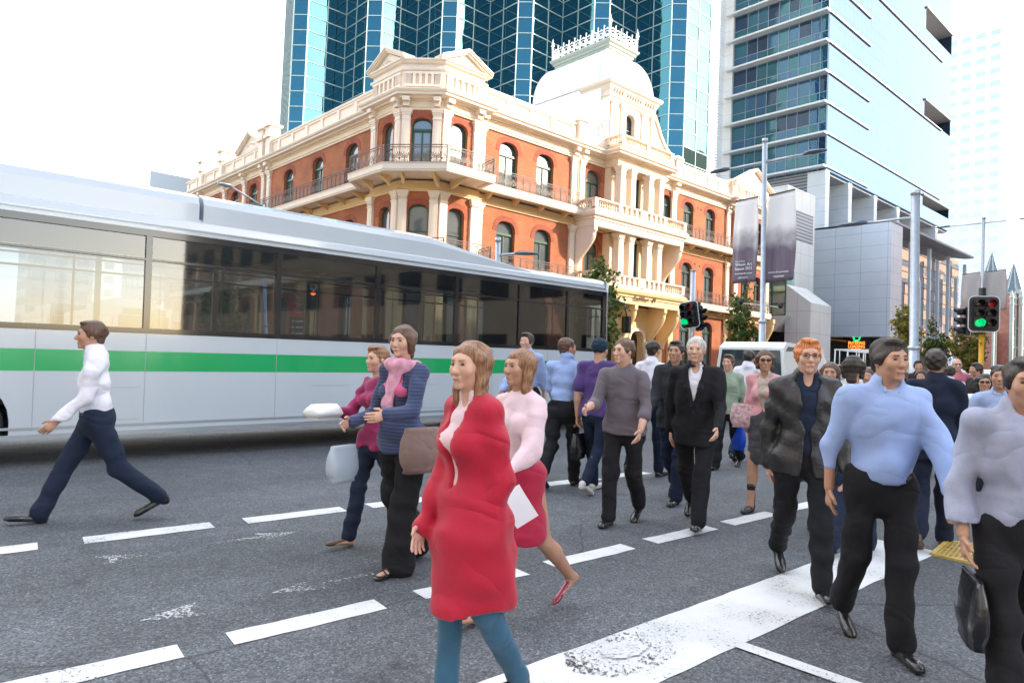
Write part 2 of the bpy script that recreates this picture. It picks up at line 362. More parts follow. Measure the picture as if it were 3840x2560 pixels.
def paint_mat(name, wear, col=(.62, .63, .63)):
    m = bpy.data.materials.new(name); m.use_nodes = True; t = m.node_tree; b = t.nodes['Principled BSDF']; L = t.links.new
    tc = t.nodes.new('ShaderNodeTexCoord')
    n = t.nodes.new('ShaderNodeTexNoise'); n.inputs['Scale'].default_value = 55; n.inputs['Detail'].default_value = 8; n.inputs['Roughness'].default_value = .7
    L(tc.outputs['Object'], n.inputs['Vector'])
    n2 = t.nodes.new('ShaderNodeTexNoise'); n2.inputs['Scale'].default_value = 2.2; n2.inputs['Detail'].default_value = 5; L(tc.outputs['Object'], n2.inputs['Vector'])
    a = t.nodes.new('ShaderNodeMath'); a.operation = 'MULTIPLY_ADD'; a.inputs[1].default_value = .45; L(n2.outputs[0], a.inputs[0]); L(n.outputs[0], a.inputs[2])
    g = t.nodes.new('ShaderNodeMapRange'); g.inputs[1].default_value = wear; g.inputs[2].default_value = wear+.05; L(a.outputs[0], g.inputs[0])
    r = t.nodes.new('ShaderNodeMapRange'); r.inputs[1].default_value = .3; r.inputs[2].default_value = .7; r.inputs[3].default_value = .84; r.inputs[4].default_value = 1.08; L(n2.outputs[0], r.inputs[0])
    mm = t.nodes.new('ShaderNodeMix'); mm.data_type = 'RGBA'; mm.blend_type = 'MULTIPLY'; mm.inputs[0].default_value = 1; mm.inputs[6].default_value = (*col, 1); L(r.outputs[0], mm.inputs[7])
    L(mm.outputs[2], b.inputs['Base Color']); b.inputs['Roughness'].default_value = .7; L(g.outputs[0], b.inputs['Alpha'])
    MAT[name] = m; return m
paint_line = paint_mat('road_paint', .565); paint_worn = paint_mat('worn_road_paint', .74, (.5, .51, .52))
def mark(x0, x1, y0, y1, m=paint_line, skew=0., z=.004, wob=.006):
    b = MB(); k = max(2, int((x1-x0)/.12)); rr = random.Random(int(x0*97+y0*31))
    lo = [(x0+(x1-x0)*i/k, y0+rr.uniform(-wob, wob)) for i in range(k+1)]; hi = [(x0+skew+(x1-x0)*i/k, y1+rr.uniform(-wob, wob)) for i in range(k+1)]
    b.add([(x, y, z) for x, y in lo+hi], [(i, i+1, k+2+i, k+1+i) for i in range(k)])
    return tag(b.build('road_marking', m), kind='structure')
for a, c in ((-.1, .96), (1.25, 2.2), (2.48, 3.44), (3.72, 4.68), (4.97, 5.93), (6.22, 7.2), (7.5, 8.45), (8.75, 9.7)): mark(a, c, 5.98, 6.2, skew=.03)
for a, c in ((-1.3, -.25), (.1, 1.18), (1.42, 2.31), (2.59, 3.47), (3.75, 4.68), (4.98, 5.93), (6.22, 7.12), (7.45, 8.4)): mark(a, c, 3.51, 3.69, skew=.02)
mark(-4, 6.85, 1.94, 2.45, wob=.004)
b = MB(); b.add([(3.47, -6, .008), (3.57, -6, .008), (3.57, 1.95, .008), (3.47, 1.95, .008)], [(0, 1, 2, 3)]); tag(b.build('road_marking', paint_line), kind='structure')
# worn arrow heads left in the lane
for (x0, x1, y, f, tail) in ((1.17, 1.58, 5.45, 1, 0), (2.0, 2.72, 5.49, 1, .45), (1.88, 2.6, 4.15, -1, .4), (1.12, 1.5, 4.12, -1, .0)):
    b = MB(); L = x1-x0; hx = x1 if f > 0 else x0; s_ = -f
    hl = .36
    b.add([(hx, y, .004), (hx+s_*hl, y+.13, .004), (hx+s_*hl*.8, y+.02, .004), (hx+s_*hl*.8, y-.02, .004), (hx+s_*hl, y-.13, .004)], [(0, 1, 2), (0, 2, 3), (0, 3, 4)] if f < 0 else [(0, 2, 1), (0, 3, 2), (0, 4, 3)])
    if tail: b.add([(hx+s_*(hl*.8+.02), y-.03, .004), (hx+s_*L, y-.03, .004), (hx+s_*L, y+.03, .004), (hx+s_*(hl*.8+.02), y+.03, .004)], [(0, 1, 2, 3)])
    tag(b.build('road_arrow', paint_worn), kind='structure')
# black overspray patch and the white bike blob on the stop line
def blotch(name, cx, cy, rx, ry, m, z, seed):
    rr = random.Random(seed); b = MB(); k = 40
    pts = [(cx, cy, z)]+[(cx+rx*math.cos(2*math.pi*i/k)*(1+rr.uniform(-.09, .09)), cy+ry*math.sin(2*math.pi*i/k)*(1+rr.uniform(-.09, .09)), z) for i in range(k)]
    b.add(pts, [(0, i+1, (i+1) % k+1) for i in range(k)]); return tag(b.build(name, m), kind='structure')
tarry = paint_mat('tar_overspray', .785, (.035, .035, .035))
blotch('tar_patch', 2.93, 2.26, .36, .22, tarry, .008, 3)
blotch('paint_blob', 2.95, 2.27, .15, .085, paint_mat('blob_paint', .62, (.6, .61, .62)), .012, 5)

# ------------------------------------------------------------ walls with arched openings
def arch_pts(w, zs, rise, k=14, p=2.5):
    out = []
    for i in range(k+1):
        a = math.pi*i/k; c = math.cos(a); s_ = math.sin(a)
        out.append((-math.copysign(abs(c)**(2/p), c)*w/2, zs+rise*abs(s_)**(2/p)))
    return out
def wall_panel(mb, org, d, u0, u1, z0, z1, ops=(), depth=.34, mi=0, reveal_mi=0):
    """ops: (uc, w, zb, zt, rise)"""
    ox, oy = org; dx, dy = d; nx, ny = dy, -dx
    P = lambda u, z, o=0.: (ox+dx*u+nx*o, oy+dy*u+ny*o, z)
    cur = u0
    for (uc, w_, zb, zt, rise) in sorted(ops):
        a, c = uc-w_/2, uc+w_/2
        if a > cur: mb.quad(P(cur, z0), P(a, z0), P(a, z1), P(cur, z1), mi)
        if zb > z0: mb.quad(P(a, z0), P(c, z0), P(c, zb), P(a, zb), mi)
        ap = arch_pts(w_, zt-rise, rise) if rise > 0 else [(-w_/2, zt), (w_/2, zt)]
        for (p, q) in zip(ap, ap[1:]):
            mb.quad(P(uc+p[0], p[1]), P(uc+q[0], q[1]), P(uc+q[0], z1), P(uc+p[0], z1), mi)
            mb.quad(P(uc+q[0], q[1]), P(uc+p[0], p[1]), P(uc+p[0], p[1], -depth), P(uc+q[0], q[1], -depth), reveal_mi)
        zs = zt-rise
        mb.quad(P(a, zb), P(a, zs), P(a, zs, -depth), P(a, zb, -depth), reveal_mi)
        mb.quad(P(c, zs), P(c, zb), P(c, zb, -depth), P(c, zs, -depth), reveal_mi)
        mb.quad(P(a, zb), P(a, zb, -depth), P(c, zb, -depth), P(c, zb), reveal_mi)
        cur = c
    if cur < u1: mb.quad(P(cur, z0), P(u1, z0), P(u1, z1), P(cur, z1), mi)
def window_at(parent, org, d, op, depth=.28, kind='french', frame_m=None, glass_m=None, name='window'):
    ox, oy = org; dx, dy = d; nx, ny = dy, -dx; uc, w_, zb, zt, rise = op
    frame_m = frame_m or green_joinery; glass_m = glass_m or win_glass
    P = lambda u, z, o=0.: np.array((ox+dx*(uc+u)+nx*o, oy+dy*(uc+u)+ny*o, z))
    D = np.array((dx, dy, 0.)); N = np.array((nx, ny, 0.)); Z = np.array((0, 0, 1.))
    fr = MB(); t_ = .09
    def fb(u0, u1, z0, z1, o0=-depth-.04, o1=-depth+.05): fr.obox(P((u0+u1)/2, (z0+z1)/2, (o0+o1)/2), D*(u1-u0)/2, N*(o1-o0)/2, Z*(z1-z0)/2)
    hw = w_/2; zs = zt-rise
    fb(-hw, -hw+t_, zb, zs); fb(hw-t_, hw, zb, zs)
    if rise > 0:
        ap = arch_pts(w_, zs, rise); ai = arch_pts(w_-2*t_, zs, rise-t_)
        for i in range(len(ap)-1):
            for o in (-depth+.05,):
                fr.quad(P(ap[i][0], ap[i][1], o), P(ai[i][0], ai[i][1], o), P(ai[i+1][0], ai[i+1][1], o), P(ap[i+1][0], ap[i+1][1], o))
            fr.quad(P(ai[i][0], ai[i][1], -depth+.05), P(ai[i][0], ai[i][1], -depth-.04), P(ai[i+1][0], ai[i+1][1], -depth-.04), P(ai[i+1][0], ai[i+1][1], -depth+.05))
    else: fb(-hw+t_, hw-t_, zt-t_, zt)
    ztr = zs-.12 if kind != 'sash' else None
    if kind == 'sash':
        zm = zb+(zt-zb)*.52; fb(-hw+t_, hw-t_, zm-.03, zm+.03)
    else:
        fb(-hw+t_, hw-t_, ztr-.09, ztr+.07, -depth-.04, -depth+.10)
        fb(-.045, .045, zb, ztr-.09); fb(-hw+t_, -hw+t_+.06, zb, ztr-.09, -depth-.04, -depth+.03); fb(hw-t_-.06, hw-t_, zb, ztr-.09, -depth-.04, -depth+.03)
        fb(-hw+t_, hw-t_, zb, zb+.35)
        if kind == 'cross': fb(-.04, .04, ztr, zt-t_)
    fo = fr.build(name, frame_m, parent)
    g = MB()
    ai = arch_pts(w_-t_, zs, rise-t_*.5) if rise > 0 else [(-hw+t_*.5, zt-t_*.5), (hw-t_*.5, zt-t_*.5)]
    g.poly([P(-hw+t_*.5, zb, -depth-.01), P(hw-t_*.5, zb, -depth-.01)]+[P(u, z, -depth-.01) for (u, z) in reversed(ai)])
    pn = MB(); pn.v, pn.f, pn.mi, pn.sm = g.v, g.f, g.mi, g.sm
    p = pn.build('pane', glass_m, None); p.parent = fo
    # coordinates were written in world space
    off = np.zeros(3); pm = parent
    while pm is not None: off += np.array(pm.location); pm = pm.parent
    p.data.transform(Matrix.Translation(Vector(-off)))
    return fo
def arch_ring(mb, org, d, op, wd=.34, proud=.02, mi=0):
    ox, oy = org; dx, dy = d; nx, ny = dy, -dx; uc, w_, zb, zt, rise = op
    P = lambda u, z, o=0.: (ox+dx*(uc+u)+nx*o, oy+dy*(uc+u)+ny*o, z)
    a = arch_pts(w_, zt-rise, rise); c = arch_pts(w_+2*wd, zt-rise, rise+wd)
    for i in range(len(a)-1):
        mb.quad(P(*a[i], proud), P(*a[i+1], proud), P(*c[i+1], proud), P(*c[i], proud), mi)
        mb.quad(P(*c[i], proud), P(*c[i+1], proud), P(*c[i+1], -.02), P(*c[i], -.02), mi)
        mb.quad(P(*a[i+1], proud), P(*a[i], proud), P(*a[i], -.02), P(*a[i+1], -.02), mi)

# ------------------------------------------------------------ the heritage corner building
HB = empty('heritage_building', (23.35, 34, .9), label='ornate red brick and cream heritage corner building with a white dome', cat='building')
AW = (27.5, 34.); dA = (1., 0.); dB = (0., -1.)
PAV = [(22.75, 38.65), (22.75, 35.35), (24.45, 33.65), (27.5, 33.65)]
PATH = [(23.35, 76.), (23.35, 38.65)]+PAV+[(27.5, 34.), (39.9, 34.), (39.9, 32.75), (45.9, 32.75), (45.9, 34.), (57.8, 34.), (57.8, 33.6), (64.5, 33.6), (64.5, 70.)]
wm = MB(); am = MB(); q2 = math.sqrt(.5); dC = (q2, -q2); CL = math.hypot(1.7, 1.7)
wins = []
levels = [(12.7, 16.5, 12.75, 16.05, 'french'), (7.4, 11.6, 7.5, 10.85, 'sash'), (.3, 6.4, 1.9, 5.95, 'cross')]
for li, (z0, z1, zb, zt, kd) in enumerate(levels):
    def wall(org, d, L, centres, w_, rise, kd_=kd, zt_=zt):
        ops = [(c, w_, zb, zt_, rise) for c in centres]
        wall_panel(wm, org, d, 0, L, z0, z1, ops)
        for o in ops: arch_ring(am, org, d, o); wins.append((org, d, o, kd_))
    # left wing, travelling towards the corner from Y=76
    cs = [76-y for y in (74.2, 67.6, 63.0, 58.9, 52.05, 47.2, 42.3)]
    wall((23.35, 76.), dB, 76-38.65, cs, 1.62, .66)
    k2 = 'sash' if li == 0 else kd
    wall(PAV[0], dB, 3.3, [1.75], 1.2, .55, 'sash')
    wall(PAV[1], dC, CL, [CL/2], 1.25, .58, kd if li == 0 else 'sash')
    wall(PAV[2], dA, 3.05, [1.35], 1.27, .55, 'sash')
    wall((27.5, 34.), dA, 12.4, [2.7, 6.1, 11.15], 1.62, .7, 'french' if li < 2 else 'cross')
    if li < 2: wall((45.9, 34.), dA, 11.9, [2.0, 5.15, 8.6], 1.5, .66, 'french')
    else: wall((45.9, 34.), dA, 11.9, [5.1, 8.6], 1.6, .75, 'cross')
    wall((57.8, 33.6), dA, 6.7, [2.2, 4.6], 1.3, .6, 'french')
    wall_panel(wm, (27.5, 33.65), (0., 1.), 0, .35, z0, z1); wall_panel(wm, (57.8, 34.), (0., -1.), 0, .4, z0, z1); wall_panel(wm, (64.5, 33.6), (0., 1.), 0, 36, z0, z1)
    wm.quad((23.35, 38.65, z0), (22.75, 38.65, z0), (22.75, 38.65, z1), (23.35, 38.65, z1))
wm.quad((23.35, 76, .3), (23.35, 76, 17), (64.5, 70, 17), (64.5, 70, .3))
wm.build('brick_wall', brick, HB); am.build('window_arches', brick_arch, HB)
for (org, d, o, kd) in wins: window_at(HB, org, d, o, kind=kd)
# backing so no opening looks through to the sky
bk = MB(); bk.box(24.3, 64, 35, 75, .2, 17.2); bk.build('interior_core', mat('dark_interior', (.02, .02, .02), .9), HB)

# entablatures, slabs, parapet
tr = MB()
tr.sweep(PATH, [(-.02, 16.5), (.10, 16.5), (.10, 16.62), (.16, 16.64), (.16, 16.72), (.06, 16.74), (.06, 17.02), (.14, 17.06), (.14, 17.14), (-.02, 17.14)])
tr.build('frieze', cream, HB)
tr = MB()
tr.sweep(PATH, [(-.3, 17.14), (.30, 17.14), (.34, 17.22), (.62, 17.26), (.64, 17.38), (.72, 17.42), (.78, 17.52), (.78, 17.58), (-.3, 17.6)])
tr.build('cornice', cream2, HB)
tr = MB()
for (z0, z1) in ((11.6, 12.25), (6.4, 6.92)):
    tr.sweep(PATH, [(-.02, z0), (.10, z0), (.10, z0+.1), (.16, z0+.13), (.16, z0+.17), (.03, z0+.19), (.03, z1), (-.02, z1)])
tr.build('frieze', yellowc, HB)
tr = MB(); tr.sweep(PATH, [(-.02, .2), (.14, .2), (.14, 1.75), (.06, 1.85), (-.02, 1.85)]); tr.build('plinth', yellowc, HB)
PP = [(23.35, 76.), (23.35, 38.65)]+PAV+[(27.5, 34.), (39.9, 34.)]
PR = [(45.9, 34.), (57.8, 34.), (57.8, 33.6), (64.5, 33.6), (64.5, 70.)]
par = MB()
for pth in (PP, PR):
    par.sweep(pth, [(-.35, 17.6), (.22, 17.6), (.22, 17.78), (.10, 17.85), (.10, 18.78), (.22, 18.86), (.24, 18.98), (.12, 19.08), (-.35, 19.1)])
par.build('parapet', cream2, HB)
# recessed parapet panels: proud frames round each panel
def frames(org, d, u0, u1, n, za=17.95, zb=18.7):
    pf = MB()
    ox, oy = org; dx, dy = d; nx, ny = dy, -dx; D = np.array((dx, dy, 0.)); N = np.array((nx, ny, 0.)); Z = np.array((0, 0, 1.)); st = (u1-u0)/n
    def bx(a, c, z0, z1): pf.obox(np.array((ox, oy, 0.))+D*(a+c)/2+N*.135+Z*(z0+z1)/2, D*(c-a)/2, N*.055, Z*(z1-z0)/2)
    bx(u0, u1, za-.12, za); bx(u0, u1, zb, zb+.1)
    for i in range(n+1): bx(u0+st*i-.18, u0+st*i+.18, za, zb)
    pf.build('parapet_panels', cream2, HB)
frames((23.35, 76.), dB, .6, 36.6, 15); frames((27.5, 34.), dA, .3, 8.6, 4); frames((45.9, 34.), dA, .6, 11.6, 6)
frames((39.9-2.9, 34.), dA, 0, 2.6, 3)

# pavilion attic with its two pediments
at = MB()
at.sweep(PAV, [(-.3, 19.05), (.14, 19.05), (.14, 19.2), (.2, 19.24), (.3, 19.28), (.34, 19.36), (.42, 19.42), (.42, 19.5), (-.3, 19.55)])
at.build('attic_cornice', cream2, HB)
for (org, d, L) in ((PAV[0], dB, 3.3), (PAV[2], dA, 3.05), ((58., 33.6), dA, 6.2), ((23.35, 62.), dB, 4.6)):
    ox, oy = org; dx, dy = d; nx, ny = dy, -dx; zb = 19.5; hh = L*.27; zb = zb if L < 4 else 19.1
    P = lambda u, z, o: (ox+dx*u+nx*o, oy+dy*u+ny*o, z); at = MB()
    T = [P(-.1, zb, .12), P(L+.1, zb, .12), P(L/2, zb+hh, .12)]; B_ = [P(-.1, zb, -.5), P(L+.1, zb, -.5), P(L/2, zb+hh, -.5)]
    at.add(T+B_, [(0, 1, 2), (5, 4, 3), (0, 2, 5, 3), (1, 4, 5, 2)])
    for (a, c) in ((-.45, L/2), (L+.45, L/2)):
        for (dz, o1, th) in ((.06, .42, .10), (.16, .5, .10), (.27, .56, .09)):
            p0, p1 = np.array(P(a, zb+dz-.09, -.1)), np.array(P(c, zb+hh+dz, -.1)); nn = np.array((nx, ny, 0.)); dd = p1-p0; ln = np.linalg.norm(dd); dd /= ln
            uu = np.cross(nn, dd); uu = uu if uu[2] > 0 else -uu
            at.obox((p0+p1)/2+nn*(o1-.3)/2, dd*ln/2, nn*(o1+.3)/2, uu*th/2)
    for i in range(7):
        t_ = random.uniform(.3, .7); at.lathe([(.0, -.05), (.09, 0), (0, .05)], P(L*t_, zb+.12+hh*.3*(1-abs(t_-.5)*2)+random.uniform(-.04, .06), .14), n=7)
    at.build('pediment', cream2, HB)
at = MB()      # square blind openings of the attic
for (org, d, L) in ((PAV[0], dB, 3.3), (PAV[1], dC, CL), (PAV[2], dA, 3.05), ((58.2, 33.6), dA, 6.)):
    ox, oy = org; dx, dy = d; nx, ny = dy, -dx; D = np.array((dx, dy, 0.)); N = np.array((nx, ny, 0.)); Z = np.array((0, 0, 1.))
    at = MB()
    def bx(a, c, z0, z1, o=.17): at.obox(np.array((ox, oy, 0.))+D*(a+c)/2+N*o+Z*(z0+z1)/2, D*(c-a)/2, N*.07, Z*(z1-z0)/2)
    bx(.1, L-.1, 17.86, 18.0); bx(.1, L-.1, 18.62, 18.76)
    k = 4 if L < 4 else 7; a0, a1 = L*.27, L*.73
    for i in range(k): u = a0+(a1-a0)*i/(k-1); bx(u-.08, u+.08, 18.0, 18.62)
    for s_ in (.12, L-.12-L*.15):
        for j in range(6): bx(s_+L*.15*j/6, s_+L*.15*j/6+.035, 18.0, 18.62, .16)
    at.build('attic_screen', cream2, HB)

# pilasters
def pilaster(x, y, d, w_=.55, z0=12.75, z1=16.5, o=.16, m=cream2, fancy=False):
    dx, dy = d; nx, ny = dy, -dx; D = np.array((dx, dy, 0.)); N = np.array((nx, ny, 0.)); Z = np.array((0, 0, 1.)); c = np.array((x, y, 0.))
    p = MB()
    def bx(hw, za, zb, oo): p.obox(c+N*oo/2+Z*(za+zb)/2, D*hw, N*(oo/2+.02), Z*(zb-za)/2)
    bx(w_/2+.05, z0, z0+.35, o+.05); bx(w_/2, z0+.35, z1-.5, o)
    bx(w_/2-.16, z0+.75, z1-.8, o+.025)
    bx(w_/2+.03, z1-.62, z1-.55, o+.04); bx(w_/2, z1-.55, z1-.34, o+.01)
    bx(w_/2+.04, z1-.34, z1-.22, o+.05); bx(w_/2+.09, z1-.22, z1-.1, o+.1); bx(w_/2+.12, z1-.1, z1+.003, o+.13)
    if fancy:
        for i in range(4):
            u = (i-1.5)*w_/4; p.lathe([(.0, -.1), (.055, -.03), (.05, .03), (0, .09)], c+D*u+N*(o+.05)+Z*(z1-.42), n=7)
    p.build('pilaster', m, HB)
PIL = [(23.35, 39.05, dB, .6), (23.35, 55.5, dB, .6), (23.35, 56.6, dB, .5), (23.35, 60.6, dB, .55), (23.35, 65.3, dB, .55), (23.35, 71.3, dB, .6), (22.75, 38.35, dB, .5), (22.75, 35.62, dB, .52), (24.72, 33.65, dA, .52), (27.1, 33.65, dA, .55), (27.78, 34, dA, .5),
       (36.4, 34, dA, .5), (37.25, 34, dA, .5), (48.75, 34, dA, .6), (57.45, 34, dA, .55), (58.2, 33.6, dA, .55), (64.1, 33.6, dA, .6),
       (22.75+.19, 35.35-.19, dC, .5), (24.45-.19, 33.65+.19, dC, .5)]
for (x, y, d, w_) in PIL:
    pilaster(x, y, d, w_); pilaster(x, y, d, w_, 7.45, 11.6, fancy=True); pilaster(x, y, d, w_, 1.8, 6.42, m=yellowc)
# paired brackets above the pilasters
for (x, y, d, w_) in PIL:
    br = MB()
    dx, dy = d; nx, ny = dy, -dx; D = np.array((dx, dy, 0.)); N = np.array((nx, ny, 0.)); Z = np.array((0, 0, 1.)); c = np.array((x, y, 0.))
    br.obox(c+N*.32+Z*17.02, D*w_*.42, N*.26, Z*.12); br.obox(c+N*.22+Z*16.78, D*w_*.36, N*.16, Z*.14)
    for i in range(3): br.lathe([(0, -.07), (.04, -.02), (.04, .02), (0, .05)], c+D*(i-1)*w_*.24+N*.4+Z*16.84, n=6)
    br.build('cornice_bracket', cream2, HB)
# downpipe
b = MB(); b.tube([(36.83, 33.8, 17.1), (36.83, 33.8, 16.6), (36.83, 33.88, 16.2), (36.83, 33.88, .9)], .06, 8); b.lathe([(.08, -.2), (.17, .0), (.18, .18)], (36.83, 33.8, 16.55), n=8); b.build('downpipe', cream, HB); b = MB(); b.tube([(57.1, 33.7, 16.9), (57.1, 33.8, 16.4), (57.0, 33.85, 15.9), (57., 33.85, .9)], .06, 8)
b.build('downpipe', cream, HB)

# balconies
def dash(P, Q, step):
    L = math.hypot(Q[0]-P[0], Q[1]-P[1]); k = max(1, round(L/step)); return [((P[0]+(Q[0]-P[0])*(i+.5)/k, P[1]+(Q[1]-P[1])*(i+.5)/k)) for i in range(k)], L/k
BAL_L = [(22.1, 76.), (22.1, 39.2), (20.95, 38.2), (20.95, 34.35), (23.35, 31.5), (26.9, 31.5), (27.2, 33.0), (36.6, 33.0)]
BAL_R = [(47.9, 33.), (64., 33.)]
def balcony(z0, z1, zr):
    for pth, wl in ((BAL_L, [(23.5, 76), (23.5, 38.6), (23.2, 37), (24.4, 34.2), (36.6, 34.2)]), (BAL_R, [(47.9, 34.2), (64, 34.2)])):
        sl = MB()
        sl.sweep(pth, [(-.25, z0), (.0, z0), (.02, z0+.08), (.06, z0+.1), (.06, z1-.06), (.1, z1-.04), (.1, z1), (-.25, z1)])
        for zz, fl in ((z0+.1, True), (z1-.01, False)):
            sl.poly([(x, y, zz) for x, y in (pth+wl[::-1])] if not fl else [(x, y, zz) for x, y in (pth+wl[::-1])][::-1])
        sl.build('balcony_slab', cream2, HB)
    for pth, wx in ((BAL_L, None), (BAL_R, None)):
        for P, Q in zip(pth, pth[1:]):
            pts, _ = dash(P, Q, 2.45); L = math.hypot(Q[0]-P[0], Q[1]-P[1])
            if L < 2: continue
            d = np.array(((Q[0]-P[0])/L, (Q[1]-P[1])/L, 0.)); n_ = np.array((d[1], -d[0], 0.))
            for (x, y) in pts:
                c = np.array((x, y, z0+.1)); dep = 1.5 if abs(d[1]) > .9 and x > 21.5 else (1.1 if y > 32.5 else 1.9)
                t0, t1 = c-n_*.15, c-n_*dep; lo = c-n_*dep+np.array((0, 0, -.55))
                for s_ in (-.09, .09): pass
                v = [t0-d*.09, t1-d*.09, lo-d*.09, t0+d*.09, t1+d*.09, lo+d*.09]
                bk_ = MB(); bk_.add(v, [(0, 1, 2), (5, 4, 3), (0, 3, 4, 1), (2, 5, 3, 0)]); bk_.build('balcony_bracket', yellowc, HB)
    for pth in (BAL_L, BAL_R):
        pth = [(x, y) for x, y in pth]; rl = MB(); rf = MB()
        for P, Q in zip(pth, pth[1:]):
            L = math.hypot(Q[0]-P[0], Q[1]-P[1]); d = np.array(((Q[0]-P[0])/L, (Q[1]-P[1])/L, 0.)); n_ = np.array((d[1], -d[0], 0.)); o = -n_*.04
            a, c = np.array((*P, 0.))+o, np.array((*Q, 0.))+o; Z = np.array((0, 0, 1.))
            for zz, tk in ((zr, .05), (zr-.13, .035), (z1+.06, .04)): rl.bar(a+Z*zz, c+Z*zz, tk, tk)
            rl.bar(a+Z*z1, a+Z*(zr+.01), .055)
            pts, st = dash(P, Q, .58)
            if L < .9: continue
            for i, (x, y) in enumerate(pts):
                c0 = np.array((x, y, z1+.26))+o; hh = zr-.13-z1-.12
                rf.bar(c0-d*st/2+Z*(-.2), c0-d*st/2+Z*(hh-.12), .018)
                if i % 6 == 5: rl.bar(c0+d*st/2-Z*.25, c0+d*st/2+Z*(zr-z1-.27), .045)
                for k in range(9):           # palmette
                    an = R(-80+20*k); ln = hh*(.62-.18*abs(k-4)/4); dr = d*math.sin(an)+Z*math.cos(an); sd_ = d*math.cos(an)-Z*math.sin(an)
                    rf.add([c0+dr*.07-n_*.0, c0+dr*ln*.65+sd_*.032, c0+dr*ln, c0+dr*ln*.65-sd_*.032], [(0, 1, 2, 3)])
                rf.add([c0+d*math.cos(t_)*.07+Z*math.sin(t_)*.07 for t_ in [2*math.pi*j/8 for j in range(8)]], [tuple(range(8))])
                arc = [c0+d*math.sin(t_)*st*.46+Z*(math.cos(t_)*hh*.72+.02-(.12 if abs(t_) > 2 else 0)) for t_ in [R(-130+26*j) for j in range(11)]]
                for p, q_ in zip(arc, arc[1:]): rf.bar(p, q_, .016)
                for s_ in (-1, 1):          # scrolls
                    cc = c0+d*s_*st*.27-Z*.13; sp = [cc+d*s_*math.cos(t_)*rr_+Z*math.sin(t_)*rr_ for t_, rr_ in [(R(55*j), .075-.009*j) for j in range(7)]]
                    for p, q_ in zip(sp, sp[1:]): rf.bar(p, q_, .016)
                    cc = c0+d*s_*st*.36+Z*(hh-.2); sp = [cc+d*s_*math.cos(t_)*.05+Z*math.sin(t_)*.05 for t_ in [R(60*j) for j in range(6)]]
                    for p, q_ in zip(sp, sp[1:]): rf.bar(p, q_, .014)
        rl.build('balcony_rail', iron, HB); rf.build('lacework', iron, HB)
balcony(12.25, 12.72, 13.75); balcony(6.92, 7.42, 8.45)

# ------------------------------------------------------------ portico bay
def balustrade(parent, pts, z0, z1, m, solid=False, name='balustrade'):
    b = MB(); b.sweep(pts, [(-.3, z0), (.04, z0), (.04, z0+.16), (-.0, z0+.2), (-.3, z0+.2)]); b.sweep(pts, [(-.3, z1-.16), (.02, z1-.16), (.08, z1-.1), (.08, z1-.02), (-.3, z1)])
    for P, Q in zip(pts, pts[1:]):
        L = math.hypot(Q[0]-P[0], Q[1]-P[1]); d = np.array(((Q[0]-P[0])/L, (Q[1]-P[1])/L, 0.)); n_ = np.array((d[1], -d[0], 0.))
        nb = max(1, round(L/2.9)); bl = L/nb
        for i in range(nb+1):
            if i == 0 and P is not pts[0]: continue
            c = np.array((*P, 0.))+d*(min(max(bl*i, .2), L-.13))-n_*.13+np.array((0, 0, (z0+z1)/2)); b.obox(c, d*.17, n_*.17, np.array((0, 0, (z1-z0)/2-.09)))
        pp, st = dash(P, Q, .26)
        for (x, y) in pp:
            b.lathe([(.05, 0), (.055, .04), (.03, .07), (.075, .2), (.08, .26), (.035, .45*(z1-z0)), (.055, .48*(z1-z0)), (.055, .58*(z1-z0))], (x-n_[0]*.13, y-n_[1]*.13, z0+.18), n=7)
    return b.build(name, m, parent)
BX0, BX1, BY = 36.7, 47.8, 32.05
for (z0, z1, f0) in ((12.6, 13.45, 11.5), (7.45, 8.35, 6.35)):
    balustrade(HB, [(BX0, 34.), (BX0, BY), (BX1, BY), (BX1, 34.)], z0, z1, cream2)
    b = MB(); b.sweep([(BX0, 34.), (BX0, BY), (BX1, BY), (BX1, 34.)], [(-.5, f0), (-.08, f0), (-.08, f0+.45), (0, f0+.5), (.0, f0+.62), (.14, f0+.72), (.2, f0+.86), (.22, f0+.98), (.1, z0+.003), (-.5, z0+.003)])
    b.poly([(BX0+.1, BY+.1, f0+.3), (BX0+.1, 34, f0+.3), (BX1-.1, 34, f0+.3), (BX1-.1, BY+.1, f0+.3)]); b.poly([(BX0+.1, BY+.1, z0-.04), (BX1-.1, BY+.1, z0-.04), (BX1-.1, 34, z0-.04), (BX0+.1, 34, z0-.04)])
    b.build('balcony_beam', cream2 if z0 > 10 else yellowc, HB)
# central dark-edged panels between pedestals of the balustrade
b = MB()
for (z0, z1) in ((12.8, 13.3), (7.65, 8.2)):
    for u in np.linspace(39.6, 44.4, 9): b.box(u-.12, u+.12, BY-.03, BY+.2, z0, z1)
b.build('pedestal_panels', cream2, HB)
cols = [40.25, 41.5, 43.7, 45.05]
def column(x, y, z0, z1, fancy):
    b = MB(); hw = .26
    for (h, za, zb) in ((hw+.1, z0, z0+.12), (hw+.06, z0+.12, z0+.3), (hw, z0+.3, z1-.6), (hw+.04, z1-.6, z1-.54), (hw, z1-.54, z1-.36), (hw+.05, z1-.36, z1-.24), (hw+.1, z1-.24, z1-.12), (hw+.14, z1-.12, z1)): b.box(x-h, x+h, y-h, y+h, za, zb)
    if fancy:
        for sx in (-1, 0, 1):
            for (px, py) in ((x+sx*.18, y-hw-.03), (x-hw-.03, y+sx*.18)): b.lathe([(0, -.12), (.07, -.02), (.06, .05), (0, .12)], (px, py, z1-.44), n=7)
    b.build('column', cream2, HB)
for x in cols: column(x, 32.75, 12.6, 16.5, False); column(x, 32.75, 7.4, 11.52, True)
for x in (40.25, 45.05): pass
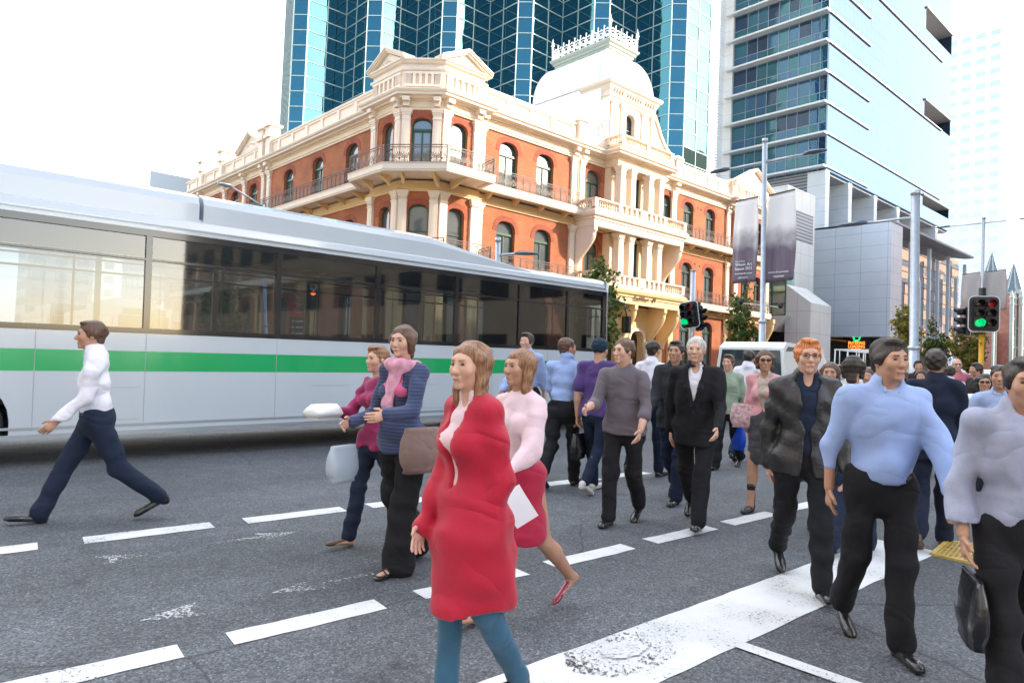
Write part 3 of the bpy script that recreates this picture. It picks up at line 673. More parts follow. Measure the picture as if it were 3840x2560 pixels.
# windows behind the portico, stone jambs and side screens
pw = MB()
for (z0, z1) in ((12.6, 16.5), (7.4, 11.55)):
    ops = [(1.35, .75, z0+.1, z1-.25, .35), (3.0, 1.5, z0+.1, z1-.2, 0), (4.75, .75, z0+.1, z1-.25, .35)]
    wall_panel(pw, (39.9, 33.45), dA, 0, 6.0, z0, z1, ops, .3)
    pw.quad((39.9, 33.45, z0), (39.9, 33.45, z1), (39.9, 34., z1), (39.9, 34., z0)); pw.quad((45.9, 33.45, z1), (45.9, 33.45, z0), (45.9, 34., z0), (45.9, 34., z1))
    for o in ops: window_at(HB, (39.9, 33.45), dA, o, kind='cross' if o[1] > 1 else 'french')
pw.build('portico_wall', cream, HB)
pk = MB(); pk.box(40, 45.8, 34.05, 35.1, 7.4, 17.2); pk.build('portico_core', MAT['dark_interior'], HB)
# portico entablature + attic balustrade + scroll gable + dormer
b = MB(); b.box(39.95, 45.85, 32.9, 34.6, 16.5, 17.58); b.build('portico_head', cream, HB)
balustrade(HB, [(39.7, 33.8), (39.7, 32.3), (46.1, 32.3), (46.1, 33.8)], 17.95, 18.75, cream2, name='attic_balustrade')
b = MB(); b.box(39.75, 46.05, 32.35, 34.4, 17.55, 17.97); b.build('attic_base', cream2, HB)
dm = MB(); DX0, DX1, DY = 39.85, 45.4, 33.75
wall_panel(dm, (DX0, DY), dA, 0, DX1-DX0, 17.9, 22.0, [(2.6, 1.1, 20.0-1.2, 21.2, .5)], .45)
dm.box(DX0, DX1, DY+.5, 36.5, 17.9, 22.0)
dm.quad((DX0, DY, 17.9), (DX0, DY, 22), (DX0, DY+.5, 22), (DX0, DY+.5, 17.9)); dm.quad((DX1, DY, 22), (DX1, DY, 17.9), (DX1, DY+.5, 17.9), (DX1, DY+.5, 22))
dm.build('dormer_wall', cream2, HB)
window_at(HB, (DX0, DY), dA, (2.6, 1.1, 18.8, 21.2, .5), depth=.4, kind='sash', glass_m=mat('dark_pane', (.03, .04, .04), .1))
b = MB(); pth = [(DX0, 36.5), (DX0, DY), (DX1, DY), (DX1, 36.5)]
b.sweep(pth, [(-.2, 21.75), (.08, 21.75), (.1, 21.9), (.2, 22.0), (.08, 22.05), (.1, 22.35), (.3, 22.75), (.34, 22.8), (.42, 22.85), (.5, 23.0), (.52, 23.12), (-.2, 23.15)])
b.box(DX0, DX1, DY+.1, 36.4, 22, 23.13)
b.build('dormer_cornice', cream2, HB)
for i in range(16):
    if i in (4, 11): continue
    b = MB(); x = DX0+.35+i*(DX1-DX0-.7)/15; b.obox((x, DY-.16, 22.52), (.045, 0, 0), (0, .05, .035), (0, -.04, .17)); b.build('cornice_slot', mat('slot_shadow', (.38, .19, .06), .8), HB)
for x in (40.1, 41.3, 43.9, 45.1): b = MB(); b.box(x-.16, x+.16, DY-.12, DY+.05, 18.2, 21.7); b.box(x-.22, x+.22, DY-.2, DY+.05, 21.45, 21.72); b.build('dormer_pilaster', cream2, HB)
b = MB()
for x in (40.7, 44.5): b.box(x-.22, x+.22, DY-.06, DY+.02, 19., 21.2)
for x, s_ in ((40.7, 1), (44.5, 1)):
    for k in range(9): b.lathe([(0, -.08), (.1, 0), (0, .08)], (x+random.uniform(-.08, .08), DY-.07, 19.15+k*.23), n=6)
b.build('dormer_ornament', cream2, HB)
for sgn, xe in ((-1, DX0), (1, DX1)):                  # raking side scrolls
    b = MB(); pr = [(0, 17.9), (0, 21.9), (.35, 21.4), (.9, 20.5), (1.6, 19.7), (2.4, 19.3), (3.0, 19.1), (3.1, 17.9)]
    v = [(xe+sgn*u, DY-.02, z) for u, z in pr]+[(xe+sgn*u, DY+.55, z) for u, z in pr]; n = len(pr)
    fs = [tuple(range(n)), tuple(range(2*n-1, n-1, -1))]+[(i, n+i, n+(i+1) % n, (i+1) % n) for i in range(n)]
    b.add(v, fs if sgn < 0 else [f[::-1] for f in fs])
    for (p, q_) in zip(pr[1:-1], pr[2:-1]): b.bar((xe+sgn*p[0], DY+.2, p[1]), (xe+sgn*q_[0], DY+.2, q_[1]), .75, .2)
    for k in range(12):
        u = random.uniform(.3, 1.3); b.lathe([(0, -.11), (.13, 0), (0, .11)], (xe+sgn*u, DY-.04, 18.5+random.uniform(0, 2.4*(1-u/1.7))), n=7)
    b.build('side_scroll', cream2, HB)
# stone piers either side of the bay
for x in (36.9, 48.9, 57.9): b = MB(); b.box(x-.4, x+.4, 33.55, 34.4, 17.6, 19.15); b.box(x-.5, x+.5, 33.45, 34.5, 19.15, 19.3); b.box(x-.44, x+.44, 33.5, 34.45, 19.3, 19.42); b.build('parapet_pier', cream2, HB)
for y in (55.5, 56.9, 71.3, 66): b = MB(); b.box(22.95, 23.75, y-.4, y+.4, 17.6, 19.2); b.box(22.8, 23.9, y-.55, y+.55, 19.2, 19.5); b.box(22.9, 23.8, y-.45, y+.45, 19.5, 20.1); b.box(22.75, 23.95, y-.6, y+.6, 20.1, 20.3); b.build('parapet_pier', cream2, HB)

# dome: four-sided, bulging, with a cast crest
dmb = MB(); bx0, bx1, by0, by1, zb = 39.5, 46.0, 34.3, 41.7, 23.1; nx0, nx1, ny0, ny1, zn = 41.35, 44.15, 35.25, 40.9, 26.35
rows = []; K = 14; seg = 6
for i in range(K+1):
    t_ = math.pi/2*i/K; f_ = 1-math.cos(t_)**1.0 if False else None
    u = math.cos(t_); h = math.sin(t_)
    # from base (u=1) to neck (u=0)
    k = 1-u
    x0, x1 = bx0+(nx0-bx0)*k**1.0, bx1+(nx1-bx1)*k; y0, y1 = by0+(ny0-by0)*k, by1+(ny1-by1)*k; z = zb+(zn-zb)*h
    ring = []
    for (ax, ay, cx, cy) in ((x0, y0, x1, y0), (x1, y0, x1, y1), (x1, y1, x0, y1), (x0, y1, x0, y0)):
        for s_ in range(seg): ring.append((ax+(cx-ax)*s_/seg, ay+(cy-ay)*s_/seg, z))
    rows.append(ring)
n = 4*seg; vs = [p for r_ in rows for p in r_]
dmb.add(vs, [(i*n+k, i*n+(k+1) % n, (i+1)*n+(k+1) % n, (i+1)*n+k) for i in range(K) for k in range(n)], smooth=True)
me_o = dmb.build('dome', dome_zinc, HB)
sm = MB()                                             # standing seams
for k in range(n):
    for i in range(K):
        a, c = np.array(rows[i][k]), np.array(rows[i+1][k]); sm.bar(a, c, .045 if k % seg else .09, .05)
sm.build('dome_seams', dome_zinc, HB)
b = MB(); b.box(39.6, 45.9, 34.4, 41.6, 19.5, 23.15); b.build('dome_drum', dome_zinc, HB)
gstone = mat('grey_green_trim', (.36, .40, .33), .5, noise=.06)
b = MB(); rp = [(nx0, ny1), (nx0, ny0), (nx1, ny0), (nx1, ny1)]
b.sweep([(nx0, ny0), (nx1, ny0), (nx1, ny1), (nx0, ny1)], [(-.3, zn-.05), (.02, zn-.05), (.04, zn+.12), (.14, zn+.18), (.14, zn+.3), (.26, zn+.38), (.28, zn+.5), (.42, zn+.62), (.46, zn+.74), (.46, zn+.8), (-.3, zn+.82)], closed=True)
b.box(nx0+.1, nx1-.1, ny0+.1, ny1-.1, zn, zn+.815); b.build('dome_platform', gstone, HB)
wi = mat('white_iron', (.88, .86, .82), .5); zc = zn+.82
b = MB(); cr = [(nx0-.3, ny0-.3), (nx1+.3, ny0-.3), (nx1+.3, ny1+.3), (nx0-.3, ny1+.3)]
for i in range(4):
    P, Q = cr[i], cr[(i+1) % 4]; L = math.hypot(Q[0]-P[0], Q[1]-P[1]); d = np.array(((Q[0]-P[0])/L, (Q[1]-P[1])/L, 0.)); Z = np.array((0, 0, 1.))
    for h_ in (.06, .85): b.bar(np.array((*P, zc+h_)), np.array((*Q, zc+h_)), .05)
    b.tube([(*P, zc), (*P, zc+1.15)], .06, 6)
    b.lathe([(.03, 0), (.12, .08), (.05, .16), (.17, .3), (.07, .42), (.13, .52), (.03, .62), (.04, .75), (0, .95)], (*P, zc+1.0), n=8)
    pts, st = dash(P, Q, .62)
    for j, (x, y) in enumerate(pts):
        c0 = np.array((x, y, zc)); tt = c0+d*st/2
        b.bar(tt, tt+Z*1.12, .045); b.lathe([(.02, 0), (.07, .06), (0, .14)], (tt[0], tt[1], zc+1.1), n=6)
        b.bar(tt-d*.1, tt-d*.1+Z*.85, .03)
        sp = [c0+d*math.cos(t_)*.2+Z*(.45+math.sin(t_)*.24) for t_ in [R(30*q) for q in range(13)]]
        for p, q_ in zip(sp, sp[1:]): b.bar(p, q_, .04)
        sp = [c0+d*math.cos(t_)*.09+Z*(.35+math.sin(t_)*.1) for t_ in [R(60*q) for q in range(7)]]
        for p, q_ in zip(sp, sp[1:]): b.bar(p, q_, .035)
        b.lathe([(.02, 0), (.06, .05), (0, .12)], (x, y, zc+.86), n=6)
b.build('roof_cresting', wi, HB)
b = MB(); b.poly([(23.4, 39, 17.7), (24.5, 34.2, 17.7), (64.3, 34.2, 17.7), (64.3, 70, 17.7), (23.4, 76, 17.7)]); b.build('roof', mat('roof_sheet', (.3, .3, .3), .7), HB)

# street-level porch: arches and long scroll consoles under the first balcony
po = MB()
wall_panel(po, (37.2, 33.75), dA, 0, 10.3, .3, 6.4, [(3.3, 2.6, 1.2, 5.2, 1.3), (6.9, 1.7, 1.2, 4.55, .85), (9.2, 1.2, 1.6, 4.6, .6)], .6)
po.build('porch_wall', yellowc, HB)
b = MB()
for op, w_ in (((3.3, 2.6, 1.2, 5.2, 1.3), .28), ((3.3, 3.1, 1.2, 5.45, 1.55), .12), ((6.9, 1.7, 1.2, 4.55, .85), .2)): arch_ring(b, (37.2, 33.75), dA, op, w_, .1 if w_ > .15 else .16)
for x in (38.95, 42.05, 43.05, 45.15):
    b.box(x-.2, x+.2, 33.45, 33.8, .9, 3.3); b.box(x-.28, x+.28, 33.38, 33.8, 3.3, 3.75); b.box(x-.3, x+.3, 33.36, 33.8, .9, 1.7)
b.build('porch_mouldings', cream2, HB)
b = MB()
for (cx, r_) in ((40.5, 1.3),):
    for k in range(9):
        a = R(20*k+10); b.bar((cx, 33.95, 3.9), (cx+math.cos(a)*r_, 33.95, 3.9+math.sin(a)*r_), .035)
    for rr_ in (.45, .85): 
        sp = [(cx+math.cos(R(15*k))*rr_, 33.95, 3.9+math.sin(R(15*k))*rr_) for k in range(13)]
        for p, q_ in zip(sp, sp[1:]): b.bar(p, q_, .04)
b.build('gate_fanlight', mat('gate_iron', (.25, .22, .18), .5), HB)
b = MB(); b.box(38.9, 42.1, 34.35, 34.5, .9, 5.3); b.build('entrance_door', mat('dark_door', (.05, .03, .02), .4), HB); b = MB(); b.box(43.3, 44.9, 34.35, 34.5, .9, 4.7); b.build('entrance_door', mat('dark_door', (.05, .03, .02), .4), HB)
def console(x, y0, y1, ztop, zbot, w_=.34, m=yellowc):
    b = MB(); K = 12; L = y1-y0
    out = [(y0, ztop), (y0, ztop-.35), (y0+.12, ztop-.55)]+[(y0+.1+(L-.25)*((math.sin(math.pi*(i/K-.5))+1)/2), ztop-.55-(ztop-.55-zbot)*i/K) for i in range(1, K+1)]
    back = [(y1, zbot), (y1, ztop)]; pr = out+back; n = len(pr)
    v = [(x-w_/2, y, z) for y, z in pr]+[(x+w_/2, y, z) for y, z in pr]
    b.add(v, [tuple(range(n)), tuple(range(2*n-1, n-1, -1))]+[(i, (i+1) % n, n+(i+1) % n, n+i) for i in range(n)][:0]+[((i+1) % n, i, n+i, n+(i+1) % n) for i in range(n)])
    for (p, q_) in zip(out[1:-1], out[2:]): b.bar((x, p[0]-.02, p[1]), (x, q_[0]-.02, q_[1]), w_*.45, .05)
    b.lathe([(.0, -w_/2-.03), (.17, -w_/2-.03), (.17, w_/2+.03), (0, w_/2+.03)], (0, 0, 0), n=10) if False else None
    b.build('scroll_console', m, HB)
for x in (37.0, 47.5): console(x, BY+.1, 34., 11.55, 8.5, m=cream2)
for x in (37.3, 41.9, 45.6, 47.4): console(x, BY+.1, 33.75, 6.4, 3.3)
console(58.3, 32.6, 33.6, 6.9, 4.2); console(64., 32.6, 33.6, 6.9, 4.2)
sgm = mat('sign_brown', (.12, .06, .03), .5)
text_obj('sign_lettering', 'BankWest', on_y(1474, 687, 32.0)+np.array((0, 0, 0)), (1, 0, 0), (0, 0, 1), .46, sgm, HB, width=1.75, extrude=.02)
b = MB(); c = on_y(1503.5, 691, 31.99)     # small shield-like emblem of three lobes
for (dx_, dz_) in ((-.09, .06), (.09, .06), (0, -.02), (0, .12)): b.obox(c+np.array((dx_, 0, dz_)), (.075, 0, 0), (0, .015, 0), (0, 0, .075))
b.obox(c+np.array((0, 0, -.12)), (.04, 0, 0), (0, .015, 0), (0, 0, .06)); b.build('sign_emblem', sgm, HB)
b = MB()
for x, z in ((53., 15.75), (52.4, 15.8), (53., 10.8), (52.3, 10.9)): b = MB(); b.box(x-.09, x+.09, 33.95, 33.99, z-.07, z+.07); b.build('tie_plate', mat('rust_plate', (.2, .07, .04), .7), HB)
# ------------------------------------------------------------ serrated glass tower behind
facade_glass = glass_mat('tower_glass', (.05, .17, .20), .015, 1.0, .010, .55, metal=.90)
mull = mat('pale_mullion', (.48, .58, .53), .45, metal=.2)
GT = empty('glass_tower', (60, 80, 1.5), label='tall teal glass office tower with zigzag facets and a pale mullion grid', cat='tower')
V = [(50., 116.), (35.8, 80.7)]
for k in range(6):
    a = (35.8+6.37*k, 80.7-6.5*k); V += ([a] if k else [])+[(a[0]+1.25, a[1]-1.27), (a[0]+6.37, a[1]-1.27)]
V += [(74.0, 90.), (95, 118.)]
Z = np.array((0, 0, 1.)); ZT = 66.0
rowz = [42.99+1.88*i for i in range(-19, 13)]
rr = random.Random(4)
for P, Q in zip(V, V[1:]):
    g = MB(); mm = MB(); L = math.hypot(Q[0]-P[0], Q[1]-P[1]); d = np.array(((Q[0]-P[0])/L, (Q[1]-P[1])/L, 0.)); n_ = np.array((d[1], -d[0], 0.)); k = 1 if L < 2.2 else max(2, round(L/2.56)) if L < 8 else round(L/2.6)
    z0s = [1.5]+rowz+[ZT]
    for i in range(k):
        a, c = np.array((*P, 0.))+d*L*i/k, np.array((*P, 0.))+d*L*(i+1)/k
        for za, zb_ in zip(z0s, z0s[1:]):
            t_ = rr.uniform(-.012, .012); u_ = rr.uniform(-.012, .012)      # each pane sits a touch out of true
            g.add([a+Z*za+n_*t_, c+Z*za-n_*t_+n_*u_, c+Z*zb_-n_*t_, a+Z*zb_+n_*t_+n_*u_], [(0, 1, 2, 3)])
    for i in range(k+1): mm.bar(np.array((*P, 1.5))+d*L*i/k+n_*.03, np.array((*P, ZT))+d*L*i/k+n_*.03, .12 if i in (0, k) else .08, .08, up=n_)
    for z in rowz: mm.bar(np.array((*P, z))+n_*.03, np.array((*Q, z))+n_*.03, .08, .10)
    fo_ = g.build('glass_facet', facade_glass, GT, uv=False); mm.build('mullions', mull, GT, uv=False)
b = MB(); b.poly([(x, y, ZT) for x, y in V]); b.build('roof', mat('tower_roof', (.3, .3, .3), .7), GT)
b = MB()                                     # pale louvred service strip at the tower's right edge
b.box(74.05, 76.0, 47.2, 60, 1.5, ZT)
for i in range(170): b.box(73.98, 76.02, 46.85, 47.25, 2+i*.37, 2.14+i*.37)
b.build('louvre_strip', white_paint, GT)

# ------------------------------------------------------------ white tower with sunshades
WT = empty('white_tower', (89.2, 39., 1.8), label='tall white office tower with sunshade ledges, dark blue glazing and a pale blue glass side', cat='tower')
panel_w = grid_mat('white_panels', (.74, .76, .76), (.42, .44, .45), 3., 1.75, .02, .45)
blue_glass = glass_mat('blue_glass', (.04, .12, .22), .02, 1.0, .006, .4, metal=.75)
def pale_glass():
    m = grid_mat('pale_blue_glass', (.085, .155, .25), (.045, .09, .17), 1.5, 2., .025, .06, metal=.97, noise=.05)
    return m
pale_glass()
XB2, YA2 = 89.2, 39.0
b = MB(); yy_ = [52.54, 50.52, 48.96, 47.44, 45.86, 44.41, 42.99, 41.33, 40.07, 39.1]; rq = random.Random(8)
for i in range(12):
    for (za, zb_) in ((28.62+4*i, 30.45+4*i), (30.45+4*i, 32.62+4*i)):
        for ya, yb in zip(yy_, yy_[1:]): t_ = rq.uniform(-.015, .015); b.add([(XB2+t_, ya, za), (XB2-t_, yb, za), (XB2-t_, yb, zb_), (XB2+t_, ya, zb_)], [(0, 1, 2, 3)], rq.choice((0, 0, 1, 1, 2)) if zb_-za > 2 else rq.choice((1, 1, 0)))
b.quad((XB2+.1, 52.5, 28.2), (XB2+.1, 39.1, 28.2), (XB2+.1, 39.1, 76), (XB2+.1, 52.5, 76))
b.build('glazing', [blue_glass, glass_mat('teal_pane', (.03, .13, .18), .02, 1., .005, .4, metal=.7), glass_mat('dark_blue_pane', (.02, .05, .10), .02, 1., .005, .4, metal=.7)], WT, uv=False)
b = MB()
ys = [52.54, 50.52, 48.96, 47.44, 45.86, 44.41, 42.99, 41.33, 40.07, 39.1]
for y in ys: b.box(XB2-.07, XB2+.05, y-.04, y+.04, 28.2, 76)
for i in range(12):
    z = 28.7+4.0*i; b.box(XB2-.05, XB2+.04, 39.1, 52.54, z+1.75, z+1.83); b.box(XB2-.05, XB2+.04, 39.1, 52.54, z-.08, z)
b.build('glazing_bars', mat('dark_bars', (.28, .33, .38), .4, metal=.5), WT)
led = mat('ledge_metal', (.66, .69, .70), .4, metal=.2)
for i in range(12):
    b = MB()
    z = 28.7+4.0*i+(0 if i else -.3)
    b.box(XB2-1.15, XB2+.02, 39.0, 53.35, z+.05, z+.3); b.box(XB2-1.15, XB2+.0, 38.85, 39.0, z+.05, z+.3)
    L_ = 50 if i in (1, 4, 7) else 15; b.box(XB2, XB2+L_*.9, YA2-.2, YA2+.0, z+.12, z+.26)
    b.build('sunshade_ledge', led, WT)
b = MB(); b.box(XB2-.35, XB2+4, 52.6, 54.0, 6, 76); b.build('white_column', panel_w, WT); b = MB(); b.box(82.4, XB2-.35, 53.9, 62, 3, 76); b.build('side_wing', panel_w, WT)
b = MB(); A0, A1 = XB2+.02, 139.
def face(x0, x1, z0, z1): b.quad((x0, YA2, z0), (x1, YA2, z0), (x1, YA2, z1), (x0, YA2, z1))
sl = [(30.4, 32.0), (45.1, 47.8), (59.7, 63.2)]
face(A0, 125.4, 28.2, 76); zc_ = 28.2
for (a, c) in sl: face(125.4, A1, zc_, a); zc_ = c
face(125.4, A1, zc_, 76); b.quad((A1, YA2, 28.2), (A1, 62, 28.2), (A1, 62, 76), (A1, YA2, 76))
b.build('glass_side', MAT['pale_blue_glass'], WT)
for (a, c) in sl:
    b = MB()
    b.box(125.4, A1, YA2+3.0, YA2+3.2, a, c); b.box(125.4, A1, YA2+.02, YA2+3, a-.12, a-.01)
    b.box(125.4, 125.55, YA2+.02, YA2+3, a, c); b.box(125.4, A1, YA2+.02, YA2+3, c+.01, c+.12)
    for i in range(18): b.box(125.6+i*.75, 125.68+i*.75, YA2+2.9, YA2+3, a, c)
    b.box(125.4, A1, YA2-.25, YA2, c-.02, c+.22); b.build('balcony_slot', mat('slot_grey', (.30, .31, .32), .6), WT)
b = MB(); b.box(XB2+.2, A1-.2, YA2+.3, 60, 27.9, 28.15); b.build('soffit', mat('soffit_grey', (.42, .44, .46), .6), WT)
for x in (96.3, 105.2, 114.2, 123.2, 132.2): b = MB(); b.box(x, x+1.15, YA2, YA2+4.2, 1.8, 28.0); b.build('pier', panel_w, WT)
b = MB()
b.box(XB2-.02, XB2+1.17, YA2+.02, 41.4, 1.8, 28.2)
b.build('pier', panel_w, WT)
louv = grid_mat('louvre', (.30, .31, .32), (.08, .08, .09), 400., .42, .09, .6)
b = MB(); b.box(90.2, A1, YA2+4.2, YA2+4.4, 1.8, 27.9); b.quad((XB2, 53.9, 18), (XB2, 41.4, 18), (XB2, 41.4, 28.2), (XB2, 53.9, 28.2)); b.box(XB2+.3, XB2+.6, 41, 53.9, 15, 28.1); b.build('louvre_wall', louv, WT)
# podium
pod = grid_mat('podium_panels', (.60, .64, .68), (.30, .33, .36), 2.97, 1.55, .02, .35, metal=.15, oz=.2)
PX, PY0, PY1 = 85.5, 29.7, 38.7
b = MB(); b.box(PX, PX+3.5, PY0, PY1, 6.5, 19.9); b.build('podium_box', pod, WT)
b = MB(); b.poly([(PX, PY0-.1, 19.95), (117.5, PY0-.1, 19.95), (117.5, PY0+1, 19.95), (103, 38.9, 19.95), (PX, 38.9, 19.95)]); b.poly([(PX, PY0-.1, 19.7), (PX, 38.9, 19.7), (103, 38.9, 19.7), (117.5, PY0+1, 19.7), (117.5, PY0-.1, 19.7)])
b.quad((PX, PY0-.1, 19.7), (117.5, PY0-.1, 19.7), (117.5, PY0-.1, 19.95), (PX, PY0-.1, 19.95)); b.quad((PX, 38.9, 19.7), (PX, PY0-.1, 19.7), (PX, PY0-.1, 19.95), (PX, 38.9, 19.95))
b.build('canopy', mat('canopy_grey', (.34, .34, .35), .5, noise=.05), WT)
mirror = glass_mat('curtain_glass', (.80, .80, .80), .012, 1., .009, .25, metal=.9)
b = MB()
GY = 31.9
for i in range(11):
    x0 = PX+3.5+i*3.0
    for j in range(10):
        z0 = 5.5+j*1.42; t_ = rr.uniform(-.01, .01); x1 = x0+3.0
        if x1 > 119: continue
        b.add([(x0, GY+t_, z0), (x1, GY-t_, z0), (x1, GY-t_, z0+1.42), (x0, GY+t_, z0+1.42)], [(0, 1, 2, 3)])
b.build('curtain_wall', mirror, WT, uv=False)
b = MB()
for j in range(10): b.box(PX+3.5, 119, GY-.06, GY, 5.5+j*1.42-.03, 5.5+j*1.42+.03)
b.build('curtain_bars', mat('thin_bars', (.2, .15, .13), .4), WT)
for i, (x, zt, zb_) in enumerate(((86.9, 15.0, 3.5), (90.2, 18.6, 8.), (95.7, 19.0, 6.6), (98.8, 14.3, 3.2), (102.6, 19.1, 6.), (106, 18., 3.), (110.6, 19.2, 4.2), (114.2, 16.5, 5), (118.3, 19, 9))):
    b = MB(); b.box(x-.17, x+.17, GY-1.15, GY-.75, zb_, zt); b.build('fin', white_paint, WT)
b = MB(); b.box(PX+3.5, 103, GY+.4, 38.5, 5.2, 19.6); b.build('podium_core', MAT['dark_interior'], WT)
dl = grid_mat('dock_louvre', (.055, .055, .06), (.012, .012, .012), 400., .3, .06, .5)
b = MB(); b.box(PX+2.2, PX+2.6, 30.5, 60, 1.2, 6.45); b.box(PX+2.4, 116, 32.2, 32.6, 1.2, 5.6); b.build('dock_wall', dl, WT)
c0 = on_x(1967.5, 790, PX+1.5)
c0 = c0+np.array((0, 0, -.1)); LS = empty('led_sign', tuple(c0), label='black electronic sign with green ring and orange loading dock lettering under the white panels', cat='sign')
b = MB(); b.box(c0[0], c0[0]+.3, c0[1]-1.6, c0[1]+1.6, c0[2]-1.5, c0[2]+1.45); b.build('housing', black_plastic, LS)
og = mat('led_orange', (1, .3, .05), emit=(1, .22, .03), estr=1.0); gg = mat('led_green', (0, 1, .3), emit=(.0, 1, .22), estr=1.)
for i, (t_, wd) in enumerate((('ENTERING', 1.9), ('LOADING', 1.9), ('DOCK', 1.1))):
    text_obj('led_text', t_, c0+np.array((-.03, 0, .22-.42*i)), (0, -1, 0), (0, 0, 1), .5, og, LS, width=wd, extrude=.01)
b = MB(); rg = [(c0[0]-.05, c0[1]+.36*math.cos(R(20*k)), c0[2]+.88+.36*math.sin(R(20*k))) for k in range(19)]; b.tube(rg, .06, 6); b.build('led_ring', gg, LS)
c1 = on_x(1904, 779, PX+1.2); c2 = on_x(1943, 783.5, PX+1.2)
tag(MB().build('x', white_paint), None) if False else None
b = MB(); b.bar(c1, c2, .12, .2); tag(b.build('height_bar', mat('bar_orange', (.8, .33, .03), .4)), 'orange height-limit bar over the dark loading dock opening', 'barrier')

# ------------------------------------------------------------ faceted stone entrance between the heritage building and the podium
EN = empty('entrance_building', (70, 30, 1.5), label='low white stone-clad angular building with a green glass corner and a louvred block above', cat='building')
stone_c = grid_mat('stone_cladding', (.70, .71, .66), (.36, .38, .34), 2.1, 2.3, .018, .45, noise=.05)
def prism_x(pts, X, dx, name, m):
    """outline on a plane of constant X, given real depth along X"""
    P = [on_x(x, y, X) for x, y in pts]; n = len(P); b = MB(); v = P+[p+np.array((dx, 0, 0)) for p in P]
    b.add(v, [tuple(range(n)), tuple(range(2*n-1, n-1, -1))]+[((i+1) % n, i, n+i, n+(i+1) % n) for i in range(n)]); return b.build(name, m, EN)
def q5(x, y): return ((2640+x/1.96)/KPX, (700+y/1.96)/KPX)
EX = 72.
e0 = on_x(*q5(785, 850), EX); e1 = on_x(*q5(615, 715), EX)
b = MB(); yB, yA = e1[1]+.2, e0[1]; zt = e0[2]; x2 = on_y(*q5(935, 880), yA)[0]
b.add([(EX, yB, 1.5), (EX, yA, 1.5), (x2, yA, 1.5), (x2, yB, 1.5), (EX, yB, e1[2]), (EX, yA, zt), (x2, yA, zt-.02), (x2, yB, e1[2])], [(0, 1, 5, 4), (1, 2, 6, 5), (2, 3, 7, 6), (4, 5, 6, 7), (3, 0, 4, 7)])
b.build('stone_volume', stone_c, EN)
b = MB(); k1 = on_x(*q5(620, 700-0), EX+1); t1 = on_x(1811, 424, EX+1)
bx_ = on_y(1873, 450, t1[1])[0]
b.box(EX+1, bx_, t1[1], t1[1]+9, 9, t1[2]); b.build('upper_block', stone_c, EN)
la, lb = on_y(*q5(680, 135), t1[1]), on_y(*q5(795, 425), t1[1])
b = MB(); b.box(la[0], lb[0], t1[1]-.06, t1[1], lb[2], la[2]-.6)
b.build('louvre_panel', grid_mat('grey_louvre', (.46, .48, .48), (.2, .21, .21), 400., .38, .1, .5), EN)
gr_glass = glass_mat('green_glass', (.55, .80, .70), .03, 1., .01, .5, metal=.6)
g0, g1 = on_x(*q5(400, 720), EX), on_x(*q5(615, 945), EX)
b = MB(); b.box(EX+.1, EX+2, yB, g0[1], g1[2]+.1, g0[2]+1.5); b.build('green_glazing', gr_glass, EN)
b = MB()
gz = mat('dark_green_bars', (.05, .16, .12), .4)
for z in np.linspace(g1[2], g0[2]+1.5, 5): b.box(EX-.02, EX+.1, yB, g0[1], z, z+.12)
for y in np.linspace(yB, g0[1], 3): b.box(EX-.02, EX+.1, y-.07, y+.07, g1[2], g0[2]+1.5)
b.bar((EX+.0, g0[1], g0[2]), (EX+.0, yB+1.8, g1[2]+3.2), .12, .6); b.build('glazing_bars', gz, EN)
prism_x([q5(450, 1055), q5(500, 945), q5(615, 948), q5(512, 1060)], EX-.8, 4, 'raking_soffit', stone_c)
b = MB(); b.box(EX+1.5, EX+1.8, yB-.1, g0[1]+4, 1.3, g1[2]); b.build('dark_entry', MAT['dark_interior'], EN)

# ------------------------------------------------------------ distant pale buildings
def block(name, label, x0, x1, y0, y1, z1, wallm, glassm, fl=3.4, bay=3.0, wh=1.5, ww=2.2, faces='ab', z0=0., cat='building', band=False, wz=1.1):
    e = empty(name, (x0, y0, z0), label=label, cat=cat)
    b = MB(); b.box(x0, x1, y0, y1, z0, z1); b.build('walls', wallm, e)
    W_ = []; n = int((z1-z0-1.5)/fl)
    for k in range(n):
        za = z0+wz+k*fl
        for (L, sgn) in ((x1-x0, 'a'), (y1-y0, 'b'), (x1-x0, 'c')):
            if sgn not in faces: continue
            m_ = max(1, int(L/bay)); st = L/m_
            for i in range(m_):
                u = (i+.5)*st
                W_.append((sgn, (x0+u, y0-.015, za+wh/2)) if sgn == 'a' else (sgn, (x0+u, y1+.015, za+wh/2)) if sgn == 'c' else (sgn, (x0-.015, y0+u, za+wh/2)))
    W_.sort(key=lambda q: math.hypot(q[1][0], q[1][1])+abs(q[1][2])); base = {}; rest = MB()
    def wbox(b, sgn, c): hx, hy = (ww/2, .015) if sgn != 'b' else (.015, ww/2); b.box(c[0]-hx, c[0]+hx, c[1]-hy, c[1]+hy, c[2]-wh/2, c[2]+wh/2)
    for q, (sgn, c) in enumerate(W_):
        if q >= 99: wbox(rest, sgn, c); continue
        if sgn not in base: b = MB(); wbox(b, sgn, (0, 0, 0)); b.local = True; base[sgn] = o = b.build('window', glassm, e)
        else: o = base[sgn].copy(); COL.objects.link(o); o.parent = e
        o.location = (c[0]-x0, c[1]-y0, c[2]-z0)
    if rest.v: tag(rest.build('windows', glassm, e), kind='stuff')
    return e
pale = mat('pale_render', (.90, .90, .88), .7, noise=.04, nscale=.1)
pale_w = mat('pale_window', (.62, .68, .76), .25, metal=.3)
